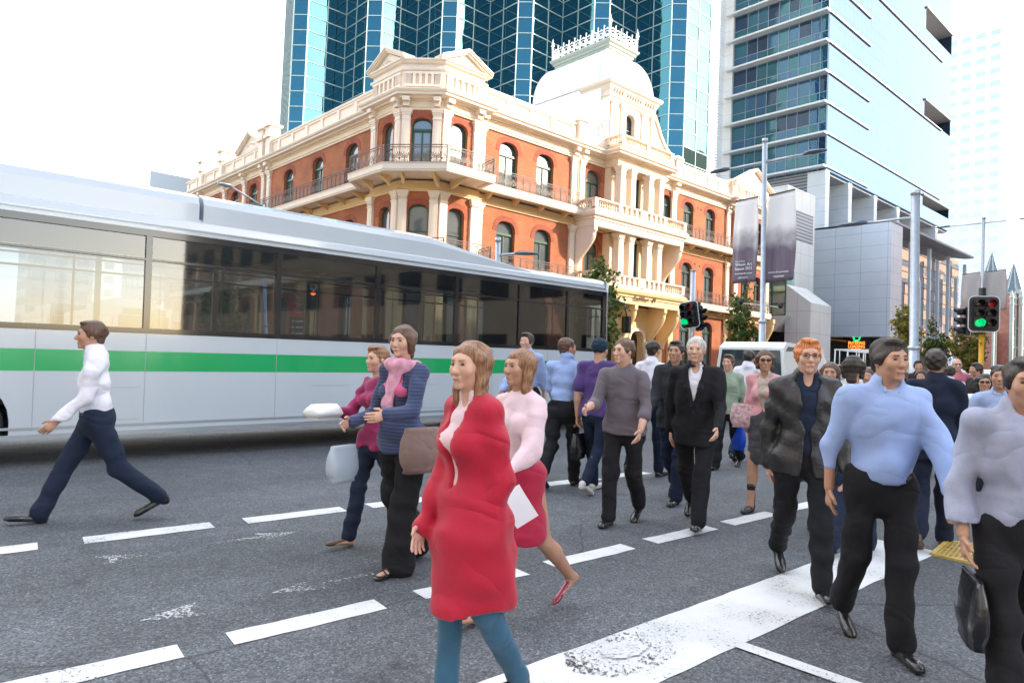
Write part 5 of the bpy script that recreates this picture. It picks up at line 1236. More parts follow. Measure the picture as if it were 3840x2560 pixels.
def banner(label, tl, tr_, bl, D, pole_xy, texts, m, mirrored=False):
    A, B, C = at_d(*tl, D), at_d(*tr_, D), at_d(*bl, D)
    # banner hangs in the plane of the arms (constant X)
    X = pole_xy[0]; A, B, C = on_x(*tl, X), on_x(*tr_, X), on_x(*bl, X)
    e = empty('banner', (float(X), float(A[1]), float(C[2])), label=label, cat='banner')
    nu, nv = 14, 22; b = MB(); vs = []; H_ = A[2]-C[2]
    ph = random.uniform(0, 6)
    for j in range(nv+1):
        for i in range(nu+1):
            u, v = i/nu, j/nv; y = A[1]+(B[1]-A[1])*u; y += (.5-u)*.16*math.sin(math.pi*v*.9)*(1 if v > 0 else 0)
            z = A[2]+(B[2]-A[2])*u-H_*v; x = X-.0+.05*v**.5*math.sin(9*u+ph+2.5*v)+.03*v*math.sin(19*u-2*v)
            vs.append((x, y, z))
    b.add(vs, [(j*(nu+1)+i, j*(nu+1)+i+1, (j+1)*(nu+1)+i+1, (j+1)*(nu+1)+i) for j in range(nv) for i in range(nu)], smooth=True)
    o = b.build('cloth', m, e); so = o.modifiers.new('thick', 'SOLIDIFY'); so.thickness = .004
    b = MB(); b.bar(A+np.array((0, .0, .04)), B+np.array((0, 0, .04)), .05); b.build('rod', mat('banner_rod', (.10, .07, .05), .4), e)
    yc, wd = (A[1]+B[1])/2, abs(A[1]-B[1]); rt = (0, 1, 0) if mirrored else (0, -1, 0)
    for (s_, fz, sz, wf, dx) in texts:
        text_obj('lettering', s_, (X-.10, yc+dx*wd, C[2]+fz*H_), rt, (0, 0, 1), sz, btxt, e, width=wd*wf, extrude=.002)
    return e
TX = [('City of Perth', .262, .085, .42, .16), ('Winter Art', .222, .15, .76, .0), ('Season 2012', .172, .15, .76, .0), ('showmeperth.com.au', .115, .09, .76, .0), ('PERTHCITY', .062, .085, .42, .0)]
bm = banner_mat('banner_print', (.80, .78, .76), (.13, .10, .15), 1.75, .9)
banner('dark-footed festival banner hanging left of the double-armed street light', (1690, 465), (1741, 455), (1685, 652), 24, c1, TX, bm)
banner('washed-out white banner, its print seen in reverse, right of the double-armed street light', (1766, 452), (1826, 438), (1763, 650), 24, c1, TX[3:], bm, True)
bm2 = banner_mat('old_banner', (.50, .47, .46), (.34, .27, .24), .8, 1.2)
banner('faded grey banner left of the far white street light', (2210, 632), (2252, 626), (2214, 720), 52, c5, [], bm2)
banner('faded grey banner right of the far white street light, in front of the church', (2262, 626), (2312, 620), (2262, 715), 52, c5, [], bm2)
b = MB()
for zz in (.35, .37): pass
# spotlights on a bracket arm of the banner pole
e = empty('spotlight_bracket', (float(c1[0]), float(c1[1]), 0), label='thin bracket arm with two black spotlights on the banner pole', cat='spotlight')
y0, y1 = on_x(1707, 696, c1[0]), on_x(1798, 706, c1[0]); b = MB(); b.bar(y0, y1, .03); b.build('arm', steel, e)
for q in (on_x(1703, 692, c1[0]), on_x(1793, 702, c1[0])): b = MB(); b.lathe([(.03, -.1), (.08, -.06), (.1, .08), (.02, .1)], q, n=10); b.build('spotlight', black_plastic, e)

# ------------------------------------------------------------ traffic signals
white_edge = mat('signal_edge', (.7, .72, .74), .4); lens_off = mat('lens_off', (.03, .012, .012), .15)
red_dim = mat('lens_red_dim', (.30, .01, .01), .2, emit=(.3, .0, .01), estr=.06); green_on = mat('lens_green', (0, .35, .14), .2, emit=(0, .42, .13), estr=.35); red_on = mat('lens_red', (1, .1, .02), .2, emit=(1, .12, .02), estr=3.)
yel = mat('yellow_post', (.80, .42, .02), .45, noise=.12, nscale=4)
def signal(e, c, yaw, tilt, Hh_, Ww, cols_, lit, name='signal_head', hood=.26):
    """c centre; yaw: direction the head faces; local x right (seen from the front), y towards the viewer"""
    n_ = np.array((math.cos(yaw), math.sin(yaw), 0.)); Z = np.array((0, 0, 1.)); s_ = np.cross(n_, Z)   # s_: viewer's left..right axis
    ct, st_ = math.cos(tilt), math.sin(tilt); s_ = -s_; U = Z*ct+s_*st_; S = s_*ct-Z*st_; c = np.array(c)
    def rounded(w_, h_, r_): 
        pts = []
        for (sx, sy, a0) in ((1, 1, 0), (-1, 1, 90), (-1, -1, 180), (1, -1, 270)):
            for k in range(5): a = R(a0+22.5*k); pts.append((sx*(w_/2-r_)+r_*math.cos(a), sy*(h_/2-r_)+r_*math.sin(a)))
        return pts
    def plate(b, w_, h_, r_, y0, y1):
        P = rounded(w_, h_, r_); n = len(P); v = [c+S*x+U*z+n_*y0 for x, z in P]+[c+S*x+U*z+n_*y1 for x, z in P]
        f = [tuple(range(n)), tuple(range(2*n-1, n-1, -1))]+[((i+1) % n, i, n+i, n+(i+1) % n) for i in range(n)]
        b.add(v, f)
    b = MB(); plate(b, Ww, Hh_, Ww*.18, -.012, .0); b.build(name+'_edge', white_edge, e)
    b = MB(); plate(b, Ww*.93, Hh_*.955, Ww*.16, -.02, .006)
    rows_ = 3; ls = .3
    for j in range(rows_):
        for i in range(cols_): b.obox(c+S*((i-(cols_-1)/2)*ls)+U*((1-j)*ls)+n_*.05, S*.14, U*.14, n_*.06)
    b.build('backboard', black_plastic, e)
    for j in range(rows_):
        for i in range(cols_):
            lc = c+S*((i-(cols_-1)/2)*ls)+U*((1-j)*ls); lm = lit.get((i, j), lens_off)
            b = MB(); K = 16; b.add([lc+n_*.135]+[lc+n_*.118+(S*math.cos(2*math.pi*k/K)+U*math.sin(2*math.pi*k/K))*.105 for k in range(K)], [(0, 1+k, 1+(k+1) % K) for k in range(K)]+[(0, 1+(k+1) % K, 1+k) for k in range(0)]); b.build('lens', lm, e)
            b = MB(); vs = []; K = 18
            for (yy, r_) in ((.10, .118), (.10+hood, .128)):
                for k in range(K+1):
                    a = R(-50+280*k/K); vs.append(lc+n_*(yy if 3 < k < K-3 or yy < .2 else yy-.08)+(S*math.cos(a)+U*math.sin(a))*r_)
            b.add(vs, [(k, k+1, K+2+k, K+1+k) for k in range(K)], smooth=True); o = b.build('hood', lm if lm is green_on else black_plastic, e)  # hood over the lit green lens glows too, its green spill painted in
            so = o.modifiers.new('t', 'SOLIDIFY'); so.thickness = .006
    return S, U, n_
def facing_cam(c, off=0.): return math.atan2(-c[1], -c[0])+R(off)
# right-hand signals on the yellow post
D = 22; pc = at_d(2254, 800, D); g = ground_z(pc[0], pc[1])
TS = empty('traffic_signal', (float(pc[0]), float(pc[1]), g), label='double-column traffic signal on a yellow post, green lit low left, right of the thick mast', cat='traffic signal')
b = MB(); t0 = at_d(2257, 655, D); b.tube([(pc[0], pc[1], g), (pc[0], pc[1], at_d(2254, 760, D)[2])], .075, 12); b.build('post', yel, TS)
b = MB(); b.tube([(pc[0], pc[1], at_d(2254, 765, D)[2]), (pc[0], pc[1], at_d(2254, 661, D)[2])], .1, 12); b.build('post_cap', black_plastic, TS)
hc = at_d(2260, 721, D-.25); signal(TS, hc, facing_cam(hc, 14), 0, 1.13, .86, 2, {(1, 0): red_dim, (0, 2): green_on})
hc2 = at_d(2226, 738, D+.1); signal(TS, hc2, facing_cam(hc2, -80), 0, .95, .4, 1, {}, hood=.3)
text_obj('post_number', '8', at_d(2253.5, 789, D-.09), (-CF[1]*-1, CF[0]*-1, 0) if False else (CR[0], CR[1], 0), (0, 0, 1), .14, mat('post_ink', (.03, .03, .03), .6), TS, extrude=.002)
# centre signals on the grey pole
D = 30; pc = at_d(1588, 760, D); g = ground_z(pc[0], pc[1])
TC = empty('traffic_signal', (float(pc[0]), float(pc[1]), g), label='tilted double-column traffic signal on a grey pole in front of the red brick wall', cat='traffic signal')
b = MB(); zt = at_d(1589, 619, D)[2]; b.tube([(pc[0], pc[1], g), (pc[0], pc[1], zt)], .115, 14); b.lathe([(.125, -.06), (.125, 0), (.02, .01)], (pc[0], pc[1], zt), n=14); b.build('post', steel, TC)
hc = at_d(1583, 723, D-.4); signal(TC, hc, facing_cam(hc, -24), R(-9), 1.14, .86, 2, {(1, 0): red_dim, (0, 2): green_on})
hc2 = at_d(1606, 731, D+.1); signal(TC, hc2, facing_cam(hc2, 52), R(-8), 1.12, .62, 1, {})
q = at_d(1605, 694, D); b = MB(); b.tube([q+np.array((0, 0, -.5)), q], .09, 10); b.build('button_cap', black_plastic, TC)
# red signal beyond the bus, seen through its windows
D = 31; pc = at_d(714, 765, D); g = ground_z(pc[0], pc[1])
TR = empty('traffic_signal', (float(pc[0]), float(pc[1]), g), label='traffic signal showing red on a yellow post, seen through the bus windows', cat='traffic signal')
b = MB(); b.tube([(pc[0], pc[1], g), (pc[0], pc[1], at_d(714, 700, D)[2])], .075, 10); b.build('post', yel, TR)
b = MB(); b.tube([(pc[0], pc[1], at_d(714, 700, D)[2]), (pc[0], pc[1], at_d(714, 655, D)[2])], .09, 10); b.build('post_cap', black_plastic, TR)
hc = at_d(718, 689, D-.3); signal(TR, hc, facing_cam(hc, 5), 0, 1.0, .52, 1, {(0, 0): red_on}, hood=.14)
hc2 = at_d(697, 692, D+.1); signal(TR, hc2, facing_cam(hc2, -60), 0, .95, .5, 1, {})
# information totem
D = 33; c = at_d(683, 765, D); g = ground_z(c[0], c[1]); zt = at_d(684, 696, D)[2]
IT = empty('information_totem', (float(c[0]), float(c[1]), g), label='red and black street information totem with a ringed letter i', cat='totem')
S = np.array((CR[0], CR[1], 0.)); S /= np.linalg.norm(S); F_ = np.cross(S, (0, 0, 1)); Z = np.array((0, 0, 1.))
zm = at_d(684, 728, D)[2]; b = MB(); b.obox(np.array((c[0], c[1], (g+zm)/2)), S*.38, F_*.08, Z*(zm-g)/2); b.build('directory', black_plastic, IT)
b = MB(); b.obox(np.array((c[0], c[1], (zt+zm)/2)), S*.38, F_*.08, Z*(zt-zm)/2); b.build('red_top', mat('totem_red', (.65, .02, .03), .35), IT)
F2 = -F_ if np.dot(F_, CF) > 0 else F_
tc_ = np.array((c[0], c[1], zm+.35))+F2*.085; b = MB(); b.tube([tc_+S*.17*math.cos(R(20*k))+Z*.17*math.sin(R(20*k)) for k in range(19)], .012, 5); b.build('ring', white_paint, IT)
text_obj('letter', 'i', tc_, S, Z, .3, white_paint, IT)
b = MB()
for k in range(5): b.obox(np.array((c[0], c[1], zm-.2-.28*k))+F2*.085+S*.1, S*.17, F2*.003, Z*.03); b.obox(np.array((c[0], c[1], zm-.2-.28*k))+F2*.085-S*.2, S*.05, F2*.003, Z*.04)
b.build('directory_lines', white_paint, IT)

# yellow-edged ramp plate on the road at the right
p = [on_z(*q)[:2] for q in ((2141, 1275), (2176, 1257), (2292, 1270), (2282, 1306))]
e = empty('ramp_plate', (float(p[0][0]), float(p[0][1]), 0), label='worn yellow chequered ramp plate lying on the road behind the rightmost man', cat='ramp')
b = MB(); h = [.01, .055, .055, .01]; v = [(q[0], q[1], 0) for q in p]+[(q[0], q[1], hh) for q, hh in zip(p, h)]
b.add(v, [(4, 7, 6, 5), (0, 4, 5, 1), (1, 5, 6, 2), (2, 6, 7, 3), (3, 7, 4, 0)]+[(4, 5, 6, 7)][:0]); 
o = b.build('wedge', mat('chequer_yellow', (.42, .30, .12), .6, noise=.5, nscale=14), e)
b = MB(); P4 = [np.array(q_) for q_ in v[4:]]
for i in range(4): b.bar(P4[i], P4[(i+1) % 4], .035, .02)
for k in range(1, 12):
    a = P4[0]+(P4[3]-P4[0])*k/12; c_ = P4[1]+(P4[2]-P4[1])*k/12; b.bar(a+(0, 0, .004), c_+(0, 0, .004), .008, .006)
for k in range(1, 5):
    a = P4[0]+(P4[1]-P4[0])*k/5; c_ = P4[3]+(P4[2]-P4[3])*k/5; b.bar(a+(0, 0, .004), c_+(0, 0, .004), .008, .006)
b.build('ribs', mat('ramp_yellow', (.55, .40, .10), .5, noise=.3, nscale=20), e)

# ------------------------------------------------------------ young street trees
bark = mat('pale_bark', (.30, .27, .21), .85, noise=.2, nscale=6)
def leaf_mat(name, c1, c2, c3):
    m = bpy.data.materials.new(name); m.use_nodes = True; t = m.node_tree; b = t.nodes['Principled BSDF']; L = t.links.new
    g_ = t.nodes.new('ShaderNodeNewGeometry'); r = t.nodes.new('ShaderNodeValToRGB'); L(g_.outputs['Random Per Island'], r.inputs[0])
    r.color_ramp.elements[0].color = (*c1, 1); r.color_ramp.elements[1].color = (*c3, 1); e_ = r.color_ramp.elements.new(.5); e_.color = (*c2, 1)
    L(r.outputs[0], b.inputs['Base Color']); b.inputs['Roughness'].default_value = .5
    tl = t.nodes.new('ShaderNodeBsdfTranslucent'); L(r.outputs[0], tl.inputs[0]); mx = t.nodes.new('ShaderNodeMixShader'); mx.inputs[0].default_value = .35
    L(b.outputs[0], mx.inputs[1]); L(tl.outputs[0], mx.inputs[2]); L(mx.outputs[0], t.nodes['Material Output'].inputs[0]); MAT[name] = m; return m
leaf_g = leaf_mat('green_leaves', (.05, .09, .02), (.10, .15, .03), (.22, .24, .05)); leaf_y = leaf_mat('yellowing_leaves', (.10, .13, .03), (.26, .26, .05), (.42, .30, .07))
def tree(label, base, D, top, hw_px, m, seed, nb=11, leaves=1500, spread=.45, ls=.16, group='young street trees', bare=0.):
    rg = random.Random(seed); c = at_d(*base, D); g = ground_z(c[0], c[1])+.1; zt = at_d(*top, D)[2]; Hh_ = zt-g; cw = hw_px*KPX/LENS_F*D
    e = empty('young_tree', (float(c[0]), float(c[1]), g), label=label, cat='tree', group=group)
    b = MB(); tips = []; O = np.array((c[0], c[1], g)); th = Hh_*.30
    b.tube([O, O+(0.02, 0, th*.5), O+(0, .02, th)], [.075, .06, .05], 8)
    for i in range(nb):
        a = rg.uniform(0, 6.28); f = i/nb; r_ = cw*rg.uniform(.35, 1.); h0 = th*rg.uniform(.7, 1.15); hz = Hh_*rg.uniform(.5, 1.) if i else Hh_*.99
        if hz > Hh_*.85: r_ *= .45
        p0 = O+(0, 0, h0); p3 = O+np.array((math.cos(a)*r_, math.sin(a)*r_, hz)); p1 = p0+np.array((math.cos(a)*r_*.35, math.sin(a)*r_*.35, (hz-h0)*.3)); p2 = p0*.3+p3*.7+np.array((rg.uniform(-.15, .15), rg.uniform(-.15, .15), 0))
        b.tube([p0, p1, p2, p3], [.032, .024, .015, .005], 5, caps=False)
        for (s0, s1) in ((p0, p1), (p1, p2), (p2, p3)):
            for _ in range(3):
                t_ = rg.random(); s = s0+(s1-s0)*t_; q = s+np.array((rg.gauss(0, 1), rg.gauss(0, 1), rg.gauss(.4, .6)))*cw*.22; b.tube([s, (s+q)/2+(0, 0, .05), q], [.010, .007, .003], 4, caps=False); tips.append((s, q))
    b.build('trunk', bark, e)
    lf = MB(); per = max(1, int(leaves/len(tips)))
    for (s, q) in tips:
        if rg.random() < bare: continue
        for _ in range(per):
            t_ = rg.random()**.6; p = s+(q-s)*t_+np.array([rg.gauss(0, .09) for _ in range(3)])*1.3
            n_ = np.array([rg.gauss(0, 1) for _ in range(3)]); n_ /= np.linalg.norm(n_); x = np.cross(n_, (rg.random(), rg.random(), rg.random())); x /= np.linalg.norm(x); y = np.cross(n_, x); k = ls*rg.uniform(.5, 1.1)
            lf.add([p-x*k*.5, p-x*k*.1+y*k*.45, p+x*k*.5+n_*k*.12, p-x*k*.1-y*k*.45], [(0, 1, 2, 3)])
    lf.build('crown', m, e, uv=False); return e
tree('young leafy tree beside the bus front, before the arched porch', (1370, 800), 27, (1345, 590), 62, leaf_g, 3, 16, 4200, ls=.2)
tree('sparse green tree at the right end of the brick building, under the banners', (1700, 800), 33, (1715, 672), 46, leaf_g, 5, 14, 3200, ls=.2)
tree('yellowing tree left of the thick mast, before the mirrored facade', (2070, 830), 38, (2075, 705), 46, leaf_y, 9, 15, 3600, ls=.22)
tree('dull green tree behind the navy-suited man', (2148, 835), 46, (2150, 735), 34, leaf_g, 12, 13, 2600, ls=.22)
tree('pale bright-leaved little tree left of the yellow signal post', (2228, 850), 44, (2215, 735), 40, leaf_y, 15, 14, 2600, ls=.25)
tree('dark tree seen through the middle windows of the bus', (505, 765), 27, (500, 628), 52, leaf_g, 21, 16, 4200, ls=.22)
tree('small bright tree seen through the rear windows of the bus', (345, 765), 30, (343, 650), 18, leaf_y, 25, 8, 500)
# ------------------------------------------------------------ people: smooth bodies grown from blended volumes
def surface_net(F, o, h):
    s = F < 0; nx, ny, nz = F.shape
    c = np.zeros((nx-1, ny-1, nz-1), int)
    for i in (0, 1):
        for j in (0, 1):
            for k in (0, 1): c += s[i:nx-1+i, j:ny-1+j, k:nz-1+k]
    act = (c > 0) & (c < 8); idx = -np.ones(act.shape, int); ids = np.argwhere(act); idx[act] = np.arange(len(ids))
    acc = np.zeros((len(ids), 3)); cnt = np.zeros(len(ids)); X, Y, Zz = ids.T
    corners = [(0, 0, 0), (1, 0, 0), (0, 1, 0), (1, 1, 0), (0, 0, 1), (1, 0, 1), (0, 1, 1), (1, 1, 1)]
    for a in range(8):
        for b_ in range(a+1, 8):
            A, B = corners[a], corners[b_]
            if sum(abs(p-q) for p, q in zip(A, B)) != 1: continue
            fa = F[X+A[0], Y+A[1], Zz+A[2]]; fb = F[X+B[0], Y+B[1], Zz+B[2]]; m_ = (fa < 0) != (fb < 0)
            t_ = np.where(m_, fa/np.where(m_, fa-fb, 1), 0)
            P = np.array(A)[None, :]+t_[:, None]*(np.array(B)-np.array(A))[None, :]
            acc += np.where(m_[:, None], P, 0); cnt += m_
    v = (ids+acc/np.maximum(cnt, 1)[:, None])*h+o
    fs = []
    for ax in range(3):
        u, w_ = (ax+1) % 3, (ax+2) % 3
        sl0 = [slice(None)]*3; sl1 = [slice(None)]*3; sl0[ax] = slice(0, -1); sl1[ax] = slice(1, None)
        e = s[tuple(sl0)] != s[tuple(sl1)]; inside = s[tuple(sl0)]
        q = np.argwhere(e); q = q[(q[:, u] > 0) & (q[:, w_] > 0) & (q[:, u] < F.shape[u]-1) & (q[:, w_] < F.shape[w_]-1)]
        if not len(q): continue
        ins = inside[q[:, 0], q[:, 1], q[:, 2]]
        def cell(du, dw):
            r_ = q.copy(); r_[:, u] -= du; r_[:, w_] -= dw; return idx[r_[:, 0], r_[:, 1], r_[:, 2]]
        a, b_, c_, d_ = cell(1, 1), cell(0, 1), cell(0, 0), cell(1, 0)
        f = np.stack([a, b_, c_, d_], 1); f[~ins] = f[~ins][:, ::-1]; fs.append(f)
    return v, np.concatenate(fs) if fs else np.zeros((0, 4), int)

class Sdf:
    """a list of blended volumes; each is evaluated only near itself"""
    def __init__(s): s.p = []
    def cone(s, a, b, r1, r2, k=.03, ax=None, sq=1.): s.p.append(('c', np.array(a, float), np.array(b, float), r1, r2, k, None if ax is None else np.array(ax, float), sq)); return s
    def ell(s, c, r, k=.03, rot=None): s.p.append(('e', np.array(c, float), np.array(r, float), k, rot)); return s
    def cut(s, kind, *a): s.p.append((kind,)+a); return s
    def eval(s, h, fold=0., seed=0, pad=.03, fold_f=1.):
        lo, hi = [], []
        for p in s.p:
            if p[0] == 'c': R_ = max(p[3], p[4])*1.05; lo.append(np.minimum(p[1], p[2])-R_); hi.append(np.maximum(p[1], p[2])+R_)
            elif p[0] == 'e': m_ = p[2].max(); lo.append(p[1]-m_); hi.append(p[1]+m_)
        lo = np.min(lo, 0)-pad; hi = np.max(hi, 0)+pad
        n = np.ceil((hi-lo)/h).astype(int)+1; F = np.full(n, 1.)
        gx = [lo[i]+h*np.arange(n[i]) for i in range(3)]
        def region(a, b_):
            i0 = np.maximum(((a-lo)/h).astype(int), 0); i1 = np.minimum(((b_-lo)/h).astype(int)+2, n)
            sl = tuple(slice(i0[i], i1[i]) for i in range(3)); return sl, np.stack(np.meshgrid(*[gx[i][sl[i]] for i in range(3)], indexing='ij'), -1)
        for p in s.p:
            if p[0] == 'c':
                _, a, b_, r1, r2, k, ax, sq = p; R_ = max(r1, r2)+k+.03
                sl, P = region(np.minimum(a, b_)-R_, np.maximum(a, b_)+R_)
                if P.size == 0: continue
                ba = b_-a; L2 = max(ba@ba, 1e-9); t_ = np.clip(((P-a)@ba)/L2, 0, 1); w_ = P-a-t_[..., None]*ba
                if ax is not None: w_ = w_+ax*((w_@ax)*(1/sq-1))[..., None]
                d = np.sqrt((w_**2).sum(-1))-(r1+(r2-r1)*t_)
                if ax is not None: d = d*(.5+.5*sq)
            elif p[0] == 'e':
                _, c, r_, k, rot = p; m_ = r_.max()+k+.03; sl, P = region(c-m_, c+m_)
                if P.size == 0: continue
                q = P-c
                if rot is not None: q = q@rot
                k0 = np.sqrt(((q/r_)**2).sum(-1)); k1 = np.sqrt(((q/r_**2)**2).sum(-1)); d = k0*(k0-1)/np.maximum(k1, 1e-6)
            elif p[0] == 'sube':                    # smooth subtraction of an ellipsoid
                _, c, r_, k = p; c = np.array(c, float); r_ = np.array(r_, float); m_ = r_.max()+k+.02; sl, P = region(c-m_, c+m_)
                if P.size == 0: continue
                q = P-c; k0 = np.sqrt(((q/r_)**2).sum(-1)); k1 = np.sqrt(((q/r_**2)**2).sum(-1)); d = -k0*(k0-1)/np.maximum(k1, 1e-6)
                f = F[sl]; hh = np.clip(.5-.5*(f-d)/k, 0, 1); F[sl] = f+(d-f)*hh+k*hh*(1-hh); continue
            elif p[0] == 'vcut':                    # front opening: half-width w(z) in the torso frame
                _, fnc = p; P = np.stack(np.meshgrid(*gx, indexing='ij'), -1); F = np.maximum(F, fnc(P)); continue
            elif p[0] == 'plane':                   # keep the side n.x > o
                _, nn, o_ = p; nn = np.array(nn, float); P = np.stack(np.meshgrid(*gx, indexing='ij'), -1); F = np.maximum(F, o_-P@nn); continue
            f = F[sl]; hh = np.clip(.5+.5*(f-d)/k, 0, 1); F[sl] = f+(d-f)*hh-k*hh*(1-hh)
        if fold:
            fold = fold*1.15; rg = np.random.RandomState(seed); P = np.stack(np.meshgrid(*gx, indexing='ij'), -1); m_ = np.abs(F) < .05; Q = P[m_]; a = np.zeros(len(Q))
            for _ in range(7):
                w_ = rg.normal(size=3)*np.array((14, 14, 26))*fold_f; a += np.sin(Q@w_+rg.uniform(0, 6)+1.3*np.sin(Q@(rg.normal(size=3)*9)))
            F[m_] += fold*(a/2.2-.75)
        return F, lo, h
def sdf_obj(name, S, h, m, parent, fold=0., seed=0, T=None, fold_f=1., ff=None):
    parts = S if isinstance(S, list) else [(S, h, fold)]
    V, Fc, b0 = [], [], 0
    for (s_, h_, fo) in parts:
        F, lo, hh = s_.eval(h_, fo, seed, fold_f=fold_f); v, f = surface_net(F, lo, hh)
        V.append(v); Fc.append(f+b0); b0 += len(v)
    v = np.concatenate(V); f = np.concatenate(Fc)
    me = bpy.data.meshes.new(name); me.vertices.add(len(v)); me.vertices.foreach_set('co', v.ravel()); me.loops.add(len(f)*4); me.polygons.add(len(f))
    me.loops.foreach_set('vertex_index', f.ravel().astype(np.int32)); me.polygons.foreach_set('loop_start', np.arange(len(f), dtype=np.int32)*4); me.polygons.foreach_set('loop_total', np.full(len(f), 4, np.int32))
    me.polygons.foreach_set('use_smooth', np.ones(len(f), bool)); me.update(calc_edges=True); me.validate()
    return link_mesh(name, me, m, parent)

def skin_mat(name, col):
    m = mat(name, col, .48, noise=.10, nscale=9, bump=.05, bscale=120); b = m.node_tree.nodes['Principled BSDF']
    b.inputs['Subsurface Weight'].default_value = .12; b.inputs['Subsurface Radius'].default_value = (.012, .005, .003); return m
skin_a = skin_mat('skin_fair', (.56, .33, .24)); skin_b = skin_mat('skin_tan', (.44, .24, .16)); skin_c = skin_mat('skin_brown', (.26, .13, .08))
def cloth(name, col, rough=.8, noise=.12, stripes=None, sheen=.15):
    if name in MAT: return MAT[name]
    m = mat(name, col, rough, spec=.3, noise=noise, nscale=5, bump=.25, bscale=260); b = m.node_tree.nodes['Principled BSDF']
    t = m.node_tree; tc0 = t.nodes.new('ShaderNodeTexCoord'); mp0 = t.nodes.new('ShaderNodeMapping'); mp0.inputs['Scale'].default_value = (3.5, 3.5, 5.5); mp0.inputs['Rotation'].default_value = (.5, .4, 0); t.links.new(tc0.outputs['Object'], mp0.inputs[0])
    n0 = t.nodes.new('ShaderNodeTexNoise'); n0.inputs['Scale'].default_value = 1.; n0.inputs['Detail'].default_value = 1.2; n0.inputs['Distortion'].default_value = .8; t.links.new(mp0.outputs[0], n0.inputs['Vector'])
    rd = t.nodes.new('ShaderNodeMath'); rd.operation = 'SUBTRACT'; rd.inputs[1].default_value = .5; t.links.new(n0.outputs[0], rd.inputs[0]); ab0 = t.nodes.new('ShaderNodeMath'); ab0.operation = 'ABSOLUTE'; t.links.new(rd.outputs[0], ab0.inputs[0])
    b0 = t.nodes.new('ShaderNodeBump'); b0.inputs['Strength'].default_value = .6; b0.inputs['Distance'].default_value = .06; t.links.new(ab0.outputs[0], b0.inputs['Height'])
    fine = b.inputs['Normal'].links[0].from_node; t.links.new(b0.outputs[0], fine.inputs['Normal']); b.inputs['Sheen Weight'].default_value = sheen if max(col) > .1 else .02; b.inputs['Specular IOR Level'].default_value = .3 if max(col) > .1 else .18
    if stripes:
        t = m.node_tree; L = t.links.new; tc = t.nodes.new('ShaderNodeTexCoord'); s = t.nodes.new('ShaderNodeSeparateXYZ'); L(tc.outputs['Object'], s.inputs[0])
        w_ = t.nodes.new('ShaderNodeMath'); w_.operation = 'MULTIPLY'; w_.inputs[1].default_value = stripes[0]; L(s.outputs[stripes[2]], w_.inputs[0])
        q = t.nodes.new('ShaderNodeMath'); q.operation = 'SINE'; L(w_.outputs[0], q.inputs[0]); g_ = t.nodes.new('ShaderNodeMath'); g_.operation = 'GREATER_THAN'; g_.inputs[1].default_value = stripes[3]; L(q.outputs[0], g_.inputs[0])
        src = b.inputs['Base Color'].links[0].from_socket; mx = t.nodes.new('ShaderNodeMix'); mx.data_type = 'RGBA'; L(g_.outputs[0], mx.inputs[0]); L(src, mx.inputs[6]); mx.inputs[7].default_value = (*stripes[1], 1); L(mx.outputs[2], b.inputs['Base Color'])
    return m
def hair_mat(name, col):
    if name in MAT: return MAT[name]
    m = bpy.data.materials.new(name); m.use_nodes = True; t = m.node_tree; b = t.nodes['Principled BSDF']; L = t.links.new
    tc = t.nodes.new('ShaderNodeTexCoord'); mp = t.nodes.new('ShaderNodeMapping'); mp.inputs['Scale'].default_value = (140, 140, 12); L(tc.outputs['Object'], mp.inputs[0])
    n = t.nodes.new('ShaderNodeTexNoise'); n.inputs['Scale'].default_value = 1; n.inputs['Detail'].default_value = 3; L(mp.outputs[0], n.inputs['Vector'])
    r = t.nodes.new('ShaderNodeMapRange'); r.inputs[1].default_value = .35; r.inputs[2].default_value = .65; r.inputs[3].default_value = .5; r.inputs[4].default_value = 1.5; L(n.outputs[0], r.inputs[0])
    mx = t.nodes.new('ShaderNodeMix'); mx.data_type = 'RGBA'; mx.blend_type = 'MULTIPLY'; mx.inputs[0].default_value = 1; mx.inputs[6].default_value = (*col, 1); L(r.outputs[0], mx.inputs[7]); L(mx.outputs[2], b.inputs['Base Color'])
    b.inputs['Roughness'].default_value = .45; bp = t.nodes.new('ShaderNodeBump'); bp.inputs['Strength'].default_value = .6; bp.inputs['Distance'].default_value = .006; L(n.outputs[0], bp.inputs['Height']); L(bp.outputs[0], b.inputs['Normal'])
    MAT[name] = m; return m
H_dark = hair_mat('hair_dark', (.025, .017, .013)); H_brown = hair_mat('hair_brown', (.09, .045, .025)); H_ginger = hair_mat('hair_ginger', (.50, .17, .05)); H_grey = hair_mat('hair_grey', (.45, .43, .40)); H_tan = hair_mat('hair_light_brown', (.22, .11, .055))
leather_black = mat('black_leather', (.012, .012, .014), .25, coat=.3, bump=.1, bscale=60); leather_brown = mat('brown_leather', (.10, .05, .035), .4, noise=.2, bump=.1, bscale=60)
eye_m = mat('eye', (.05, .035, .03), .1); lens_m = mat('spectacle_lens', (.02, .02, .02), .05); frame_m2 = mat('spectacle_frame', (.05, .03, .03), .3); lip_brow = {}

